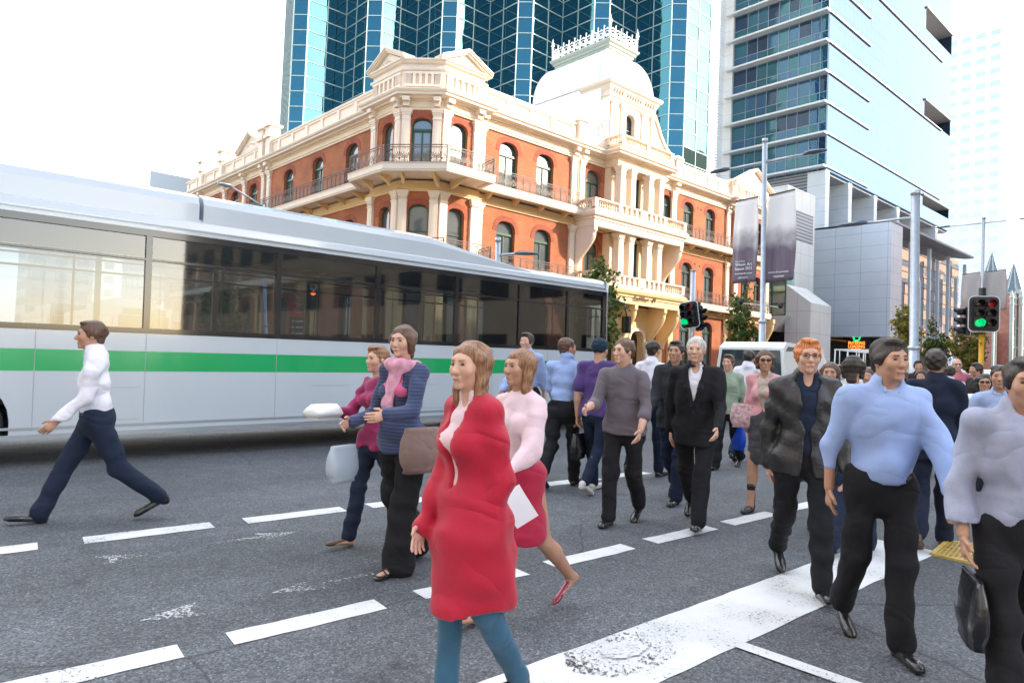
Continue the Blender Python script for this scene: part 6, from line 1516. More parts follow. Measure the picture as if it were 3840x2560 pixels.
def person(label, x, y, face, h=1.76, stride=22., ph=1, arms=(22, -22), elbow=(25, 15), abd=(7, 7), lean=3., head_yaw=0., head_pitch=0., female=False,
           skin=skin_a, hair=H_dark, style='short', top=('shirt', None), bottom=('trousers', None), shoes=('shoe', None), res=.0135, z=0., width=1., lowest=True, acc=(), knee_back=28., bulk=0., group=None, hairless=False):
    """face: world heading in degrees; local x right, y forward, z up, in metres; returns the thing and named points in world space"""
    k = h; yaw = R(face-90)
    # ---- skeleton
    hipw, shw = .052*k*(1.02 if female else 1), (.098 if not female else .086)*k*width
    th, sh_ = .240*k, .238*k
    fl, bl = R(stride), R(-stride*.85)
    def leg(a, kn):
        hip = np.zeros(3); kn_ = hip+th*np.array((0, math.sin(a), -math.cos(a))); b_ = a-kn; an = kn_+sh_*np.array((0, math.sin(b_), -math.cos(b_))); return kn_, an, b_
    kf, af, bf = leg(fl, R(4 if stride > 3 else 1)); kb, ab_, bb = leg(bl, R(knee_back if stride > 3 else 1))
    anh = .046*k; low = min(af[2]-anh, ab_[2]-anh-(.03*k if stride > 8 else 0)); hz = -low
    hipz = np.array((0, 0, hz)); sgn = {1: 1, -1: -1}[ph]                    # ph=1: right leg forward
    L_ = {}
    for side, (kn_, an, b_) in ((sgn, (kf, af, bf)), (-sgn, (kb, ab_, bb))):
        o_ = hipz+(side*hipw, 0, 0); pitch = 0 if (an is af or stride <= 3) else R(-28)
        L_[side] = dict(hip=o_, knee=o_+kn_*1+(0, 0, 0), ankle=o_+an-(side*.012, 0, 0), pitch=pitch if an is ab_ and stride > 8 else (R(8) if stride > 14 else 0))
    ln = R(lean); up = np.array((0, math.sin(ln), math.cos(ln))); fw = np.array((0, math.cos(ln), -math.sin(ln))); X_ = np.array((1., 0, 0))
    def T(zf, yf=0., xf=0.): return hipz+up*((zf-.53)*k)+fw*(yf*k)+X_*(xf*k)
    A_ = {}
    for i, side in enumerate((1, -1)):
        s0 = T(.806, -.004)+X_*side*shw; a = R(arms[i]); d_ = R(abd[i])
        ud = np.array((side*math.sin(d_), math.sin(a)*math.cos(d_), -math.cos(a)*math.cos(d_))); e_ = s0+ud*.172*k
        a2 = a+R(elbow[i]); inn = R(abd[i]*.2-4); fd = np.array((side*math.sin(inn), math.sin(a2), -math.cos(a2))); fd /= np.linalg.norm(fd); w_ = e_+fd*.142*k
        A_[side] = dict(s=s0, e=e_, w=w_, d=fd)
    fem = female
    # ---- naked body
    B = Sdf(); wch = (.088 if not fem else .077)*k*(1+bulk*.6)
    def torso(S, g=0., hi=.80, waist=None):
        cw = wch+g; ww = ((.072 if not fem else .058)*k)*(1+bulk)+g; pw = ((.080 if not fem else .083)*k)*(1+bulk*.8)+g; kk = .03 if g <= 0 else .02
        S.cone(T(.71), T(.765), cw, cw*.96, kk, fw, .66 if not fem else .70); S.cone(T(.60), T(.70), ww, cw*.96, kk, fw, .72); S.cone(T(.52, -.004), T(.58), pw, ww*1.02, kk, fw, .78)
        if hi > .8: S.cone(T(.803)-X_*shw*.75, T(.803)+X_*shw*.75, .026*k+g*.6, .026*k+g*.6, .025)
        if fem and g >= 0:
            for s2 in (-1, 1): S.ell(T(.735, .046, s2*.036), (.034*k+g*.5,)*3, .025)
        else: S.ell(T(.75, .022), (.075*k+g, .038*k+g, .05*k), .03)
    torso(B, -.024, .85)
    B.cone(T(.81, -.008), T(.872, .006), .036*k if not fem else .030*k, .031*k if not fem else .026*k, .03)
    for side in (1, -1): B.cone(T(.835, -.01), A_[side]['s']+(0, 0, -.004), .024*k, .019*k, .02)
    armk = .9 if fem else 1.05
    for side in (1, -1):
        cov = .66 if (len(top) < 3 or top[2] == 'long') else 1.; cv2 = .78 if cov < 1 or top[2] in ('short', 'rolled') else 1.; lg = .80 if bottom[0] in ('trousers', 'wide', 'jeans') else 1.
        a = A_[side]; B.cone(a['s'], a['e'], .029*k*armk*cv2, .022*k*armk*(cov if cov < 1 else .97), .015); m_ = a['e']+(a['w']-a['e'])*.3; B.cone(a['e'], m_, .0225*k*armk*cov, .0235*k*armk*cov, .012); B.cone(m_, a['w'], .0235*k*armk*cov, .0155*k*armk, .012)
        l = L_[side]; B.cone(l['hip'], l['knee'], .043*k*lg, .029*k*lg, .015); c_ = l['knee']+(l['ankle']-l['knee'])*.3+(0, -.008*k, 0); B.cone(l['knee'], c_, .030*k*lg, .033*k*lg, .015); B.cone(c_, l['ankle'], .032*k*lg, .019*k, .015)
        fd = np.array((0, math.cos(l['pitch']), math.sin(l['pitch']))); fu = np.array((0, -math.sin(l['pitch']), math.cos(l['pitch'])))
        l['fd'], l['fu'] = fd, fu; l['heel'] = l['ankle']-fu*(anh-.02*k)-fd*.018*k; l['toe'] = l['heel']+fd*.125*k
        B.cone(l['ankle'], l['heel']+fu*.006, .020*k, .018*k, .02); B.cone(l['heel']+fd*.01+fu*.004, l['toe']-fu*.004, .020*k, .013*k, .02, fu, .7)
    # ---- head
    hy, hp = R(head_yaw), R(head_pitch)
    hf = np.array((-math.sin(hy)*math.cos(hp), math.cos(hy)*math.cos(hp), math.sin(hp))); hx = np.array((math.cos(hy), math.sin(hy), 0.)); hu = np.cross(hx, hf)
    hs = k*.130/.232*(1.0 if not fem else .97); hc = T(.93, .012); rot = np.stack([hx, hf, hu], 1)
    def Hh(a, b_, c): return hc+(hx*a+hf*b_+hu*c)*hs
    HS = Sdf(); fe = .93 if fem else 1.
    HS.ell(Hh(0, -.018, .028), np.array((.075, .093, .088))*hs, .02, rot); HS.ell(Hh(0, .022, -.045), np.array((.054*fe, .060, .066))*hs, .03, rot)
    HS.ell(Hh(0, .045, .0), np.array((.058, .045, .07))*hs, .02, rot)
    HS.cone(Hh(-.03, .070, .030), Hh(.03, .070, .030), .017*hs, .017*hs, .012); HS.cone(Hh(0, .083, .015), Hh(0, .104, -.026), .008*hs, .0135*hs, .010); HS.ell(Hh(0, .094, -.030), np.array((.017, .012, .010))*hs, .008, rot)
    for s2 in (-1, 1):
        HS.ell(Hh(s2*.042, .058, -.02), np.array((.022, .022, .026))*hs, .02, rot); HS.ell(Hh(s2*.076, -.010, -.004), np.array((.010, .020, .032))*hs, .008, rot)
        HS.cut('sube', Hh(s2*.031, .094, .010), np.array((.017, .013, .010))*hs, .010)
    HS.cone(Hh(-.019, .083, -.057), Hh(.019, .083, -.057), .0075*hs, .0075*hs, .006); HS.cone(Hh(-.015, .081, -.069), Hh(.015, .081, -.069), .008*hs, .008*hs, .006); HS.ell(Hh(0, .070, -.094), np.array((.022, .018, .018))*hs, .015, rot)
    HS.cone(T(.84, -.004), Hh(0, -.012, -.06), .034*k if not fem else .027*k, .036*k if not fem else .030*k, .025)
    # ---- hands: palm, four bent fingers, thumb off the side
    hands = {}; HN = []
    for side in (1, -1):
        a = A_[side]; d = a['d']; n_ = np.array((-side, 0, 0.)); n_ = n_-d*(n_@d); n_ /= np.linalg.norm(n_); lat = np.cross(d, n_)*side; lat = lat if lat[1] > 0 else -lat   # lat points forward: the thumb side
        q = k/1.76; S = Sdf(); w0 = a['w']; S.cone(w0-d*.03, w0+d*.015, .021*q*armk, .020*q*armk, .01)
        kn = w0+d*.085*q; S.cone(w0+d*.02*q, kn-d*.01, .027*q, .034*q, .012, n_, .48)
        for f_ in range(4):
            off = lat*(.0285-.019*f_)*q; L0 = (.078, .086, .080, .062)[f_]*q; c0 = kn+off-d*.006; cur = 28+7*f_; dd = d.copy(); p = c0; rr_ = (.0088, .009, .0086, .0075)[f_]*q
            for s3, fr_ in enumerate((.46, .31, .23)):
                an = R(cur*(.6+.35*s3)); dd = d*math.cos(an)+n_*math.sin(an); p2 = p+dd*L0*fr_; S.cone(p, p2, rr_*(1-.07*s3), rr_*(.93-.07*s3), .003); p = p2
        tb = w0+d*.028*q+lat*.024*q; t1 = tb+(d*.65+lat*.62+n_*.25)*.040*q; t2 = t1+(d*.92+lat*.18+n_*.35)*.030*q; S.cone(tb, t1, .0135*q, .0108*q, .006); S.cone(t1, t2, .0105*q, .0085*q, .004)
        HN.append((S, .0052, 0)); hands[side] = kn+n_*.03
    lab_cat = 'woman' if fem else 'man'
    o = sdf_obj('person', [(B, res, 0), (HS, .0062 if res < .015 else .009, 0)]+HN, 0, skin, None)
    o.location = (x, y, z); o.rotation_euler = (0, 0, yaw); tag(o, label, 'person', group)
    seed = int(abs(x*131+y*57)) % 9999
    def part(name, S, m, hh=res, fold=0., ff=1.): return sdf_obj(name, S, hh, m, o, fold, seed, fold_f=ff)
    # eyes and brows
    if res < .02:
        for s2 in (-1, 1):
            e_ = Sdf(); e_.ell(Hh(s2*.031, .0815, .010), np.array((.0125, .0085, .0062))*hs, .001, rot); part('eye', e_, eye_m, .0032)
            e_ = Sdf(); e_.cone(Hh(s2*.018, .093, .030), Hh(s2*.044, .083, .030), .0042*hs, .0028*hs, .002); part('eyebrow', e_, hair, .0034)
        e_ = Sdf(); e_.cone(Hh(-.016, .090, -.0625), Hh(.016, .090, -.0625), .0045*hs, .0045*hs, .002); part('lips', e_, mat('lip', (.36, .13, .11), .4), .0034)
    # ---- hair
    if not hairless:
        S = Sdf(); S.ell(Hh(0, -.028, .040), np.array((.086, .102, .090))*hs, .015, rot)
        if style == 'short':
            for s2 in (-1, 1): S.ell(Hh(s2*.066, -.012, .010), np.array((.018, .040, .040))*hs, .015, rot)
            S.ell(Hh(.0, .03, .105), np.array((.055, .05, .022))*hs, .02, rot); S.ell(Hh(0, -.07, -.02), np.array((.06, .04, .06))*hs, .02, rot)
        elif style == 'crop': S.ell(Hh(0, -.07, -.02), np.array((.062, .035, .05))*hs, .02, rot)
        elif style in ('bob', 'long'):
            dn = -.09 if style == 'bob' else -.24
            for s2 in (-1, 1): S.cone(Hh(s2*.070, -.012, .03), Hh(s2*.070, -.015, dn*.75), .034*hs, .026*hs, .03)
            S.cone(Hh(0, -.075, .02), Hh(0, -.085, dn), .062*hs, .050*hs, .04, hf, .55)
        elif style == 'bun': S.ell(Hh(0, -.135, .045), np.array((.045,)*3)*hs, .02); S.ell(Hh(0, -.07, -.02), np.array((.062, .035, .05))*hs, .02, rot)
        elif style == 'cap': S.ell(Hh(0, -.01, .055), np.array((.09, .11, .085))*hs, .015, rot)
        S.cut('sube', Hh(0, .105, -.042), np.array((.068 if style in ('bob', 'long') else .080, .088, .108))*hs, .012)
        if style not in ('bob', 'long'): S.cut('sube', Hh(0, .02, -.125), np.array((.12, .11, .085))*hs, .012)
        part('hair', S, hair, .0065 if res < .02 else .011, .0032, 2.6)
    # ---- lower garment
    bk_, bm_ = bottom
    gap = .006
    if bk_ in ('trousers', 'wide', 'jeans'):
        S = Sdf(); wb_ = .018 if top[0] == 'shirt' else .006; cw = ((.080 if not fem else .083)*k)*(1+bulk*.8)+wb_; S.cone(T(.525, -.004), T(.60), cw, ((.073 if not fem else .060)*k)*(1+bulk)+wb_, .02, fw, .80); S.cone(T(.50, -.012), T(.535, -.004), .052*k, .060*k, .03); S.cut('plane', -up, float(-up@T(.578 if (top[0] == 'shirt' or (len(top) > 3 and top[0] != 'coat')) else {'tee': .525, 'jumper': .52, 'suit': .47, 'jacket': .49, 'cardigan': .505, 'coat': .40}[top[0]])))
        r0, r1, r2_ = (.054, .041, .036) if bk_ == 'trousers' else ((.056, .052, .064) if bk_ == 'wide' else (.052, .036, .030))
        if fem and bk_ != 'wide': r0, r1, r2_ = .052, .035, .030
        for side in (1, -1):
            l = L_[side]; hem = l['ankle']+(l['ankle']-l['knee'])/np.linalg.norm(l['ankle']-l['knee'])*(.0 if bk_ != 'wide' else .012*k)
            S.cone(l['hip']+(side*.004*k, 0, .01*k), l['knee'], r0*k, r1*k, .03, X_, .96); S.cone(l['knee'], hem, r1*k, r2_*k, .03)
        part('trousers', S, bm_, res, .0055 if bk_ != 'jeans' else .003)
    elif bk_ == 'skirt':
        S = Sdf(); zh = .30; cw = .084*k
        S.cone(T(.60), T(.55), .064*k, .086*k, .03, fw, .8); mid = (L_[1]['knee']+L_[-1]['knee'])/2; mid[0] = 0; S.cone(T(.56), np.array((0, mid[1]*.8, hz-.20*k)), .090*k, .096*k, .04, fw, .92); S.cut('plane', (0, 0, 1.), hz-.225*k); part('skirt', S, bm_, res, .005)
    elif bk_ == 'dress':
        S = Sdf(); S.cone(T(.62), T(.56), .060*k, .084*k, .03, fw, .8); mid = (L_[1]['knee']+L_[-1]['knee'])/2; S.cone(T(.55), np.array((0, mid[1]*.6, hz-.19*k)), .086*k, .108*k, .04, fw, .92); S.cut('plane', (0, 0, 1.), hz-.215*k); S.cut('plane', -up, float(-up@T(.60))); part('dress', S, bm_, res, .006)
    # ---- upper garment
    tk, tm = top[0], top[1]; g = {'shirt': .007, 'tee': .006, 'jumper': .010, 'suit': .014, 'jacket': .016, 'cardigan': .010, 'coat': .018}[tk]
    S = Sdf(); torso(S, g, .85); hem = {'shirt': .560, 'tee': .50 if bk_ != 'dress' else .575, 'jumper': .495, 'suit': .445, 'jacket': .47, 'cardigan': .485, 'coat': .30}[tk]
    if tk in ('suit', 'jacket', 'jumper', 'tee', 'cardigan', 'coat') and bk_ != 'dress':
        S.cone(T(.58), T(max(hem, .46)-.01), (.077*k)*(1+bulk*.8)+g+.006, (.084*k)*(1+bulk*.8)+g+.014, .03, fw, .82)
    if tk in ('suit', 'jacket', 'jumper', 'tee', 'cardigan') and bk_ in ('trousers', 'wide', 'jeans'):
        for side in (1, -1): l = L_[side]; S.cone(l['hip']+(side*.004*k, 0, .01*k), l['hip']+(l['knee']-l['hip'])*.4, .054*k+g*.8+.006, .050*k+g*.8+.006, .03)
    if tk == 'coat': S.cone(T(.56), T(.46), .076*k+g, .094*k+g, .03, fw, .85); S.cone(T(.5), T(.32), .092*k+g, .104*k+g, .04, fw, .92)
    if tk == 'shirt': S.cone(T(.585), T(.61), (.073*k)*(1+bulk)+g-.002, (.072*k)*(1+bulk)+g+.006, .02, fw, .80)
    slv = top[2] if len(top) > 2 else 'long'
    for side in (1, -1):
        a = A_[side]; gg_ = g*.55
        S.cone(T(.826, -.008, side*.03), a['s']+(0, 0, .002), .026*k+g*.4, .028*k+gg_, .02)
        ss = a['s']; 
        if slv == 'short': S.cone(ss, ss+(a['e']-ss)*.72, .031*k*armk+gg_, .030*k*armk+gg_+.006, .03)
        else:
            S.cone(ss, a['e'], .029*k*armk+gg_, .025*k*armk+gg_, .02)
            end = a['w'] if slv == 'long' else a['e']+(a['w']-a['e'])*.35; S.cone(a['e'], end, .025*k*armk+gg_, (.018*k+gg_ if slv == 'long' else .026*k+gg_), .02)
    ck = .043*k if not fem else .036*k
    if tk in ('shirt', 'suit', 'jacket'): S.cone(T(.838, -.006), T(.853, -.002), ck+.004, ck-.002, .015)
    S.cut('plane', up, float(up@T(hem)))
    if tk in ('suit', 'jacket', 'cardigan', 'coat') and len(top) > 3:
        zlow = top[4] if len(top) > 4 else .60            # open front, a tall wedge cut away
        t0_ = T(.53)
        def vf(P, zlow=zlow, t0_=t0_):
            q_ = P-t0_; zz = q_@up/k+.53; yy = q_@fw
            w_ = np.where(zz > zlow, (zz-zlow)/(.835-zlow)*.042*k, -.01) if zlow > .5 else (.008+.030*np.abs(zz-.60)/.2)*k
            return np.minimum(w_-np.abs(P[..., 0]-t0_[0]), np.minimum(yy-.02, (.86-zz)*k))
        S.p.append(('vcut', vf))
    S.cut('sube', T(.868, .03), (.036*k, .05*k, .028*k), .008)
    nm = {'shirt': 'shirt', 'tee': 'shirt', 'jumper': 'jumper', 'suit': 'suit_jacket', 'jacket': 'jacket', 'cardigan': 'cardigan', 'coat': 'coat'}[tk]
    part(nm, S, tm, res, .0095 if tk in ('shirt', 'tee') else .0075, .75)
    if tk in ('suit', 'jacket', 'cardigan', 'coat') and len(top) > 3 and top[3] is not None:
        S = Sdf(); torso(S, .003, .80); S.cone(T(.835, -.002), T(.852, .002), ck, ck-.004, .015); S.cone(T(.565), T(.60), .074*k*(1+bulk)+.010, .070*k*(1+bulk)+.008, .015, fw, .80); S.cut('plane', up, float(up@T(.555))); S.cut('sube', T(.855, .045), (.022*k, .04*k, .04*k), .008); part('undershirt', S, top[3], res, .002)
    if tk in ('suit',):
        ysf = (.088*(1+bulk*.6)*.66)+.015
        for s2 in (-1, 1): S = Sdf(); S.cone(T(.842, .024, s2*.038), T(.74, ysf, s2*.034), .009*k, .017*k, .01, fw, .30); S.cone(T(.74, ysf, s2*.034), T(.605, ysf-.002, s2*.010), .017*k, .006*k, .01, fw, .30); part('lapel', S, tm, .008)
    if tk == 'shirt':
        S = Sdf(); 
        for s2 in (-1, 1): S.cone(T(.853, .022, s2*.020), T(.836, .043, s2*.020), .009*k, .006*k, .006, fw, .35)
        part('collar', S, tm, .008)
    if bk_ in ('trousers', 'jeans', 'wide') and tk == 'shirt':
        S = Sdf(); S.cone(T(.556), T(.568), (.077*k)*(1+bulk*.9)+.022, (.076*k)*(1+bulk*.9)+.022, .005, fw, .80); S.cut('plane', up, float(up@T(.558))); S.cut('plane', -up, float(-up@T(.577))); part('belt', S, leather_black, .010)
    # ---- shoes
    sk, sm_ = shoes
    for side in (1, -1):
        l = L_[side]; fd, fu = l['fd'], l['fu']; q = k/1.76
        if sk == 'bare_sandal':
            S = Sdf(); S.cone(l['heel']-fu*.022*q, l['toe']+fd*.012*q-fu*.016*q, .034*q, .040*q, .01, fu, .28); S.cone(l['heel']-fu*.028*q, l['heel']-fu*.014*q, .03*q, .03*q, .01)
            for t_ in (.45, .68, .85): c_ = l['heel']+fd*.125*k*t_; S.cone(c_-X_*.034*q, c_+fu*.026*q, .006, .006, .004); S.cone(c_+fu*.026*q, c_+X_*.034*q, .006, .006, .004)
            S.cone(l['ankle']-fd*.025*q, l['ankle']+fd*.022*q, .006, .006, .01); part('sandal', S, sm_, .0062); continue
        S = Sdf(); he, to = l['heel'], l['toe']
        if sk in ('heel', 'boot_heel'):
            S.cone(he+fu*.02*q, to-fu*.008*q, .026*q, .022*q, .015, fu, .8); S.cone(to-fd*.02-fu*.008*q, to+fd*.03*q-fu*.012*q, .024*q, .012*q, .015, fu, .7); S.cone(he-fd*.012*q+fu*.01, he-fd*.012*q-fu*.045*q, .018*q, .006*q, .01); S.cut('sube', l['ankle']+fu*.01, (.028*q, .04*q, .025*q), .008)
            if sk == 'boot_heel': S.cone(he+fu*.02*q, l['ankle']+(l['knee']-l['ankle'])*.45, .032*q, .042*q, .02)
        else:
            S.cone(he+fu*.004, to-fu*.004, .033*q, .036*q, .02, fu, .85); S.cone(to-fd*.05*q, to+fd*.022*q-fu*.008*q, .036*q, .024*q, .02, fu, .65)
            S.cone(he+fu*.01, l['ankle']+fu*.01, .033*q, .030*q, .02); S.cone(he-fu*.018*q, to+fd*.012*q-fu*.018*q, .036*q, .036*q, .004, fu, .28)
            S.cone(he-fu*.026*q, he-fu*.016*q+fd*.02, .032*q, .032*q, .004)
            if sk == 'boot': S.cone(he+fu*.02*q, l['ankle']+(l['knee']-l['ankle'])*.45, .036*q, .046*q, .02)
        part('shoe', S, sm_, .0075 if res < .015 else .011)
    # ---- accessories worn on the head
    for a_ in acc:
        if a_ in ('glasses', 'sunglasses'):
            S = Sdf()
            for s2 in (-1, 1):
                if a_ == 'sunglasses': S.ell(Hh(s2*.031, .097, .012), np.array((.026, .006, .019))*hs, .004, rot)
                else:
                    rg = [Hh(s2*.031+.021*math.cos(R(30*j)), .096, .010+.015*math.sin(R(30*j))) for j in range(13)]
                    for p, q_ in zip(rg, rg[1:]): S.cone(p, q_, .0028, .0028, .001)
                S.cone(Hh(s2*.055, .088, .018), Hh(s2*.080, .0, .016), .003, .003, .002)
            S.cone(Hh(-.012, .102, .016), Hh(.012, .102, .016), .003, .003, .002); part(a_ if a_ == 'sunglasses' else 'spectacles', S, lens_m if a_ == 'sunglasses' else frame_m2, .0036)
        if a_ == 'scarf': S = Sdf(); rg = [T(.835+.008*math.sin(R(40*j)), .0)+(X_*math.cos(R(40*j))*.052+fw*math.sin(R(40*j))*.05)*k for j in range(10)]; [S.cone(p, q_, .026*k, .026*k, .02) for p, q_ in zip(rg, rg[1:])]; S.cone(T(.83, .055, -.01), T(.68, .075, .02), .026*k, .032*k, .03, fw, .5); part('scarf', S, MAT['scarf_pink'], .010, .006)
    M = Matrix.Translation((x, y, z)) @ Matrix.Rotation(yaw, 4, 'Z')
    W_ = lambda p: np.array(M @ Vector(p))
    return o, dict(rh=W_(hands[1]), lh=W_(hands[-1]), T=lambda *a: W_(T(*a)), yaw=yaw, k=k)
def pos(px, py): q = on_z(px, py); return float(q[0]), float(q[1])
# ------------------------------------------------------------ wardrobe
c_black = cloth('black_suiting', (.014, .014, .017)); c_char = cloth('charcoal_suiting', (.030, .030, .034)); c_navy = cloth('navy_suiting', (.012, .018, .038)); c_navyt = cloth('dark_navy_cotton', (.014, .022, .045))
c_lblue = cloth('pale_blue_shirting', (.30, .41, .70), .7); c_mblue = cloth('blue_shirting', (.33, .44, .72), .7); c_white = cloth('white_shirting', (.72, .72, .80), .7); c_purple = cloth('purple_cotton', (.07, .035, .16)); c_grey = cloth('mauve_grey_knit', (.13, .11, .13))
c_pink = cloth('pink_knit', (.70, .36, .38), stripes=(300, (.60, .28, .31), 2, .3)); c_green = cloth('sage_cotton', (.28, .36, .27)); c_red = cloth('crimson_cloth', (.38, .006, .04), .6); c_red2 = cloth('scarlet_cloth', (.42, .006, .03), .6); c_denim = cloth('denim', (.03, .10, .17), .85, noise=.3)
c_mag = cloth('magenta_knit', (.28, .02, .10)); c_ncard = cloth('navy_striped_knit', (.03, .045, .11), stripes=(260, (.055, .075, .15), 2, .3)); c_rose = cloth('rose_shirting', (.50, .15, .20)); c_gstripe = cloth('grey_blue_shirting', (.34, .37, .50), noise=.3); c_cream = cloth('cream_cotton', (.70, .66, .58)); c_dgrey = cloth('grey_skirting', (.07, .07, .08)); c_brownk = cloth('brown_knit', (.16, .10, .07)); c_beige = cloth('beige_cotton', (.45, .40, .33)); c_dark = cloth('dark_jacketing', (.03, .025, .028))
mat('scarf_pink', (.62, .30, .40), .8, noise=.35, nscale=18)
c_leather = mat('leather_jacket', (.022, .021, .021), .42, noise=.2, nscale=6, bump=.3, bscale=40); c_capm = cloth('dark_cap', (.015, .03, .05))
blk, brn = leather_black, leather_brown; wht = mat('white_leather', (.62, .60, .56), .5); redl = mat('red_patent', (.22, .01, .03), .2, coat=.5)
# heading: 180 walks towards -X (left of the picture, nearer), 0 walks away up the street
Pn = {}
def P_(key, label, px, py, face, **k):
    x, y = pos(px, py); o, i = person(label, x, y, face, **k); Pn[key] = i; return o
P_('left', 'person in a white shirt and dark trousers striding past the rear of the bus', 208, 1196, 172, h=1.78, stride=27, ph=1, arms=(-14, 14), elbow=(12, 30), skin=skin_b, hair=H_brown, top=('shirt', c_white), bottom=('trousers', c_navyt), shoes=('shoe', blk), lean=5)
P_('navy', 'woman in a navy striped cardigan, pink scarf and wide black trousers, with sandals', 912, 1305, 196, h=1.72, stride=8, ph=-1, arms=(14, 30), elbow=(62, 55), abd=(8, 10), female=True, skin=skin_a, hair=H_brown, style='bob', top=('cardigan', c_ncard, 'long', mat('scarf_pink2', (.55, .10, .22), .8), .62), bottom=('wide', c_black), shoes=('bare_sandal', blk), acc=('scarf',), head_yaw=10)
P_('mag', 'woman in a magenta top and dark trousers half hidden behind the navy cardigan', 858, 1250, 186, h=1.60, stride=16, ph=1, arms=(30, -10), elbow=(70, 20), female=True, skin=skin_a, hair=H_tan, style='short', top=('tee', c_mag, 'long'), bottom=('trousers', c_navyt), shoes=('heel', brn))
P_('red', 'woman in a pinkish white top, crimson skirt and red high heels', 1182, 1415, 186, h=1.62, stride=24, ph=1, arms=(-24, 22), elbow=(18, 35), female=True, skin=skin_b, hair=H_tan, style='long', top=('tee', cloth('pinkish_white_knit', (.72, .55, .60)), 'long'), bottom=('dress', c_red), shoes=('heel', redl), head_yaw=-8)
P_('jeans', 'nearest woman in a knee-length scarlet coat over blue jeans, cut off by the bottom edge', 1066, 1640, 178, h=1.56, stride=5, width=.9, ph=1, arms=(6, -8), elbow=(22, 15), abd=(4, 5), female=True, skin=skin_a, hair=H_tan, style='long', top=('coat', c_red2, 'long', cloth('pinkish_white_knit', (.72, .55, .60)), .56), bottom=('jeans', c_denim), shoes=('shoe', blk), head_yaw=12)
P_('bluback', 'person in a light blue shirt seen from behind in front of the bus door', 1288, 1118, 20, h=1.86, stride=16, ph=1, arms=(-14, 16), elbow=(20, 25), skin=skin_b, hair=H_brown, style='crop', top=('shirt', c_lblue, 'rolled'), bottom=('trousers', c_black), shoes=('shoe', blk), head_yaw=-35)
P_('purple', 'person in a purple T-shirt, dark cap and white shoes seen from behind', 1362, 1130, 12, h=1.84, stride=13, ph=-1, arms=(12, -16), elbow=(18, 15), skin=skin_b, hair=c_capm, style='cap', top=('tee', c_purple, 'short'), bottom=('jeans', c_navyt), shoes=('shoe', wht))
P_('grey', 'person in a mauve-grey jumper and black trousers with polished black shoes', 1425, 1203, 200, h=1.77, stride=9, ph=1, arms=(26, 12), elbow=(52, 25), abd=(10, 14), skin=skin_a, hair=H_brown, style='crop', top=('jumper', c_grey, 'rolled'), bottom=('trousers', c_black), shoes=('shoe', blk), head_yaw=-25, bulk=.12, lean=6)
P_('whiteback', 'person in a white shirt and navy trousers walking away behind the mauve jumper', 1487, 1095, 8, h=1.90, stride=12, ph=1, arms=(14, -14), elbow=(15, 30), skin=skin_b, hair=H_dark, style='crop', top=('shirt', c_white), bottom=('trousers', c_navy), shoes=('shoe', blk))
P_('darkbehind', 'dark-haired person in a dark jacket behind the left shoulder of the black suit', 1545, 1150, 198, h=1.84, stride=14, ph=-1, arms=(18, -18), elbow=(40, 25), skin=skin_b, hair=H_dark, style='short', top=('jacket', c_char), bottom=('trousers', c_navy), shoes=('shoe', blk))
P_('suit', 'large person in an open black suit and white shirt without a tie', 1590, 1203, 205, h=1.86, stride=20, ph=-1, arms=(-18, 16), elbow=(15, 30), abd=(12, 12), skin=skin_a, hair=H_grey, style='crop', top=('suit', c_black, 'long', c_white, .60), bottom=('trousers', c_black), shoes=('shoe', blk), bulk=.16, lean=7)
P_('green', 'person in a sage green top and dark trousers right of the black suit', 1668, 1078, 192, h=1.80, stride=18, ph=1, arms=(16, -16), elbow=(25, 25), skin=skin_a, hair=H_brown, style='short', top=('tee', c_green, 'long'), bottom=('trousers', c_black), shoes=('shoe', blk), res=.016)
P_('white2', 'dark-haired person in a white shirt seen from behind, left of the pink knit', 1712, 1062, 10, h=1.90, stride=12, ph=1, arms=(10, -12), elbow=(20, 20), skin=skin_b, hair=H_dark, style='crop', top=('shirt', c_white), bottom=('trousers', c_navyt), shoes=('shoe', blk), res=.016)
P_('pink', 'woman in sunglasses, pink knit sleeves, a grey skirt and black boots', 1752, 1172, 190, h=1.76, stride=13, ph=1, arms=(-10, 12), elbow=(14, 20), female=True, skin=skin_b, hair=H_brown, style='bob', top=('cardigan', c_pink, 'long', c_beige, .55), bottom=('skirt', c_dgrey), shoes=('boot', blk), acc=('sunglasses',), head_yaw=22)
P_('ginger', 'ginger-haired person in spectacles and an open black leather jacket', 1838, 1345, 216, h=1.77, stride=20, ph=-1, arms=(-16, 10), elbow=(10, 12), abd=(10, 12), skin=skin_a, hair=H_ginger, style='short', top=('jacket', c_leather, 'long', c_navyt, .5), bottom=('trousers', c_black), shoes=('shoe', blk), acc=('glasses',), lean=4)
P_('brownw', 'woman with brown hair behind the right shoulder of the ginger-haired person', 1902, 1212, 188, h=1.63, stride=10, ph=1, arms=(16, -12), elbow=(20, 20), female=True, skin=skin_b, hair=H_brown, style='long', top=('tee', c_brownk, 'long'), bottom=('trousers', c_black), shoes=('boot', blk), head_yaw=10)
P_('whitetop', 'dark-haired person in a cream top and wide navy trousers, seen from behind', 1948, 1262, 8, h=1.68, stride=12, ph=1, arms=(12, -12), elbow=(20, 25), female=True, skin=skin_b, hair=H_dark, style='bob', top=('tee', c_cream, 'long'), bottom=('wide', c_navyt), shoes=('shoe', brn))
P_('blue', 'large person in a pale blue shirt and black trousers beside the thick street light mast', 2012, 1488, 222, h=1.70, stride=10, ph=-1, arms=(-20, 24), elbow=(16, 8), abd=(15, 13), skin=skin_b, hair=H_dark, style='short', top=('shirt', c_lblue), bottom=('trousers', c_black), shoes=('shoe', blk), bulk=.14, lean=7, head_yaw=14, width=1.03)
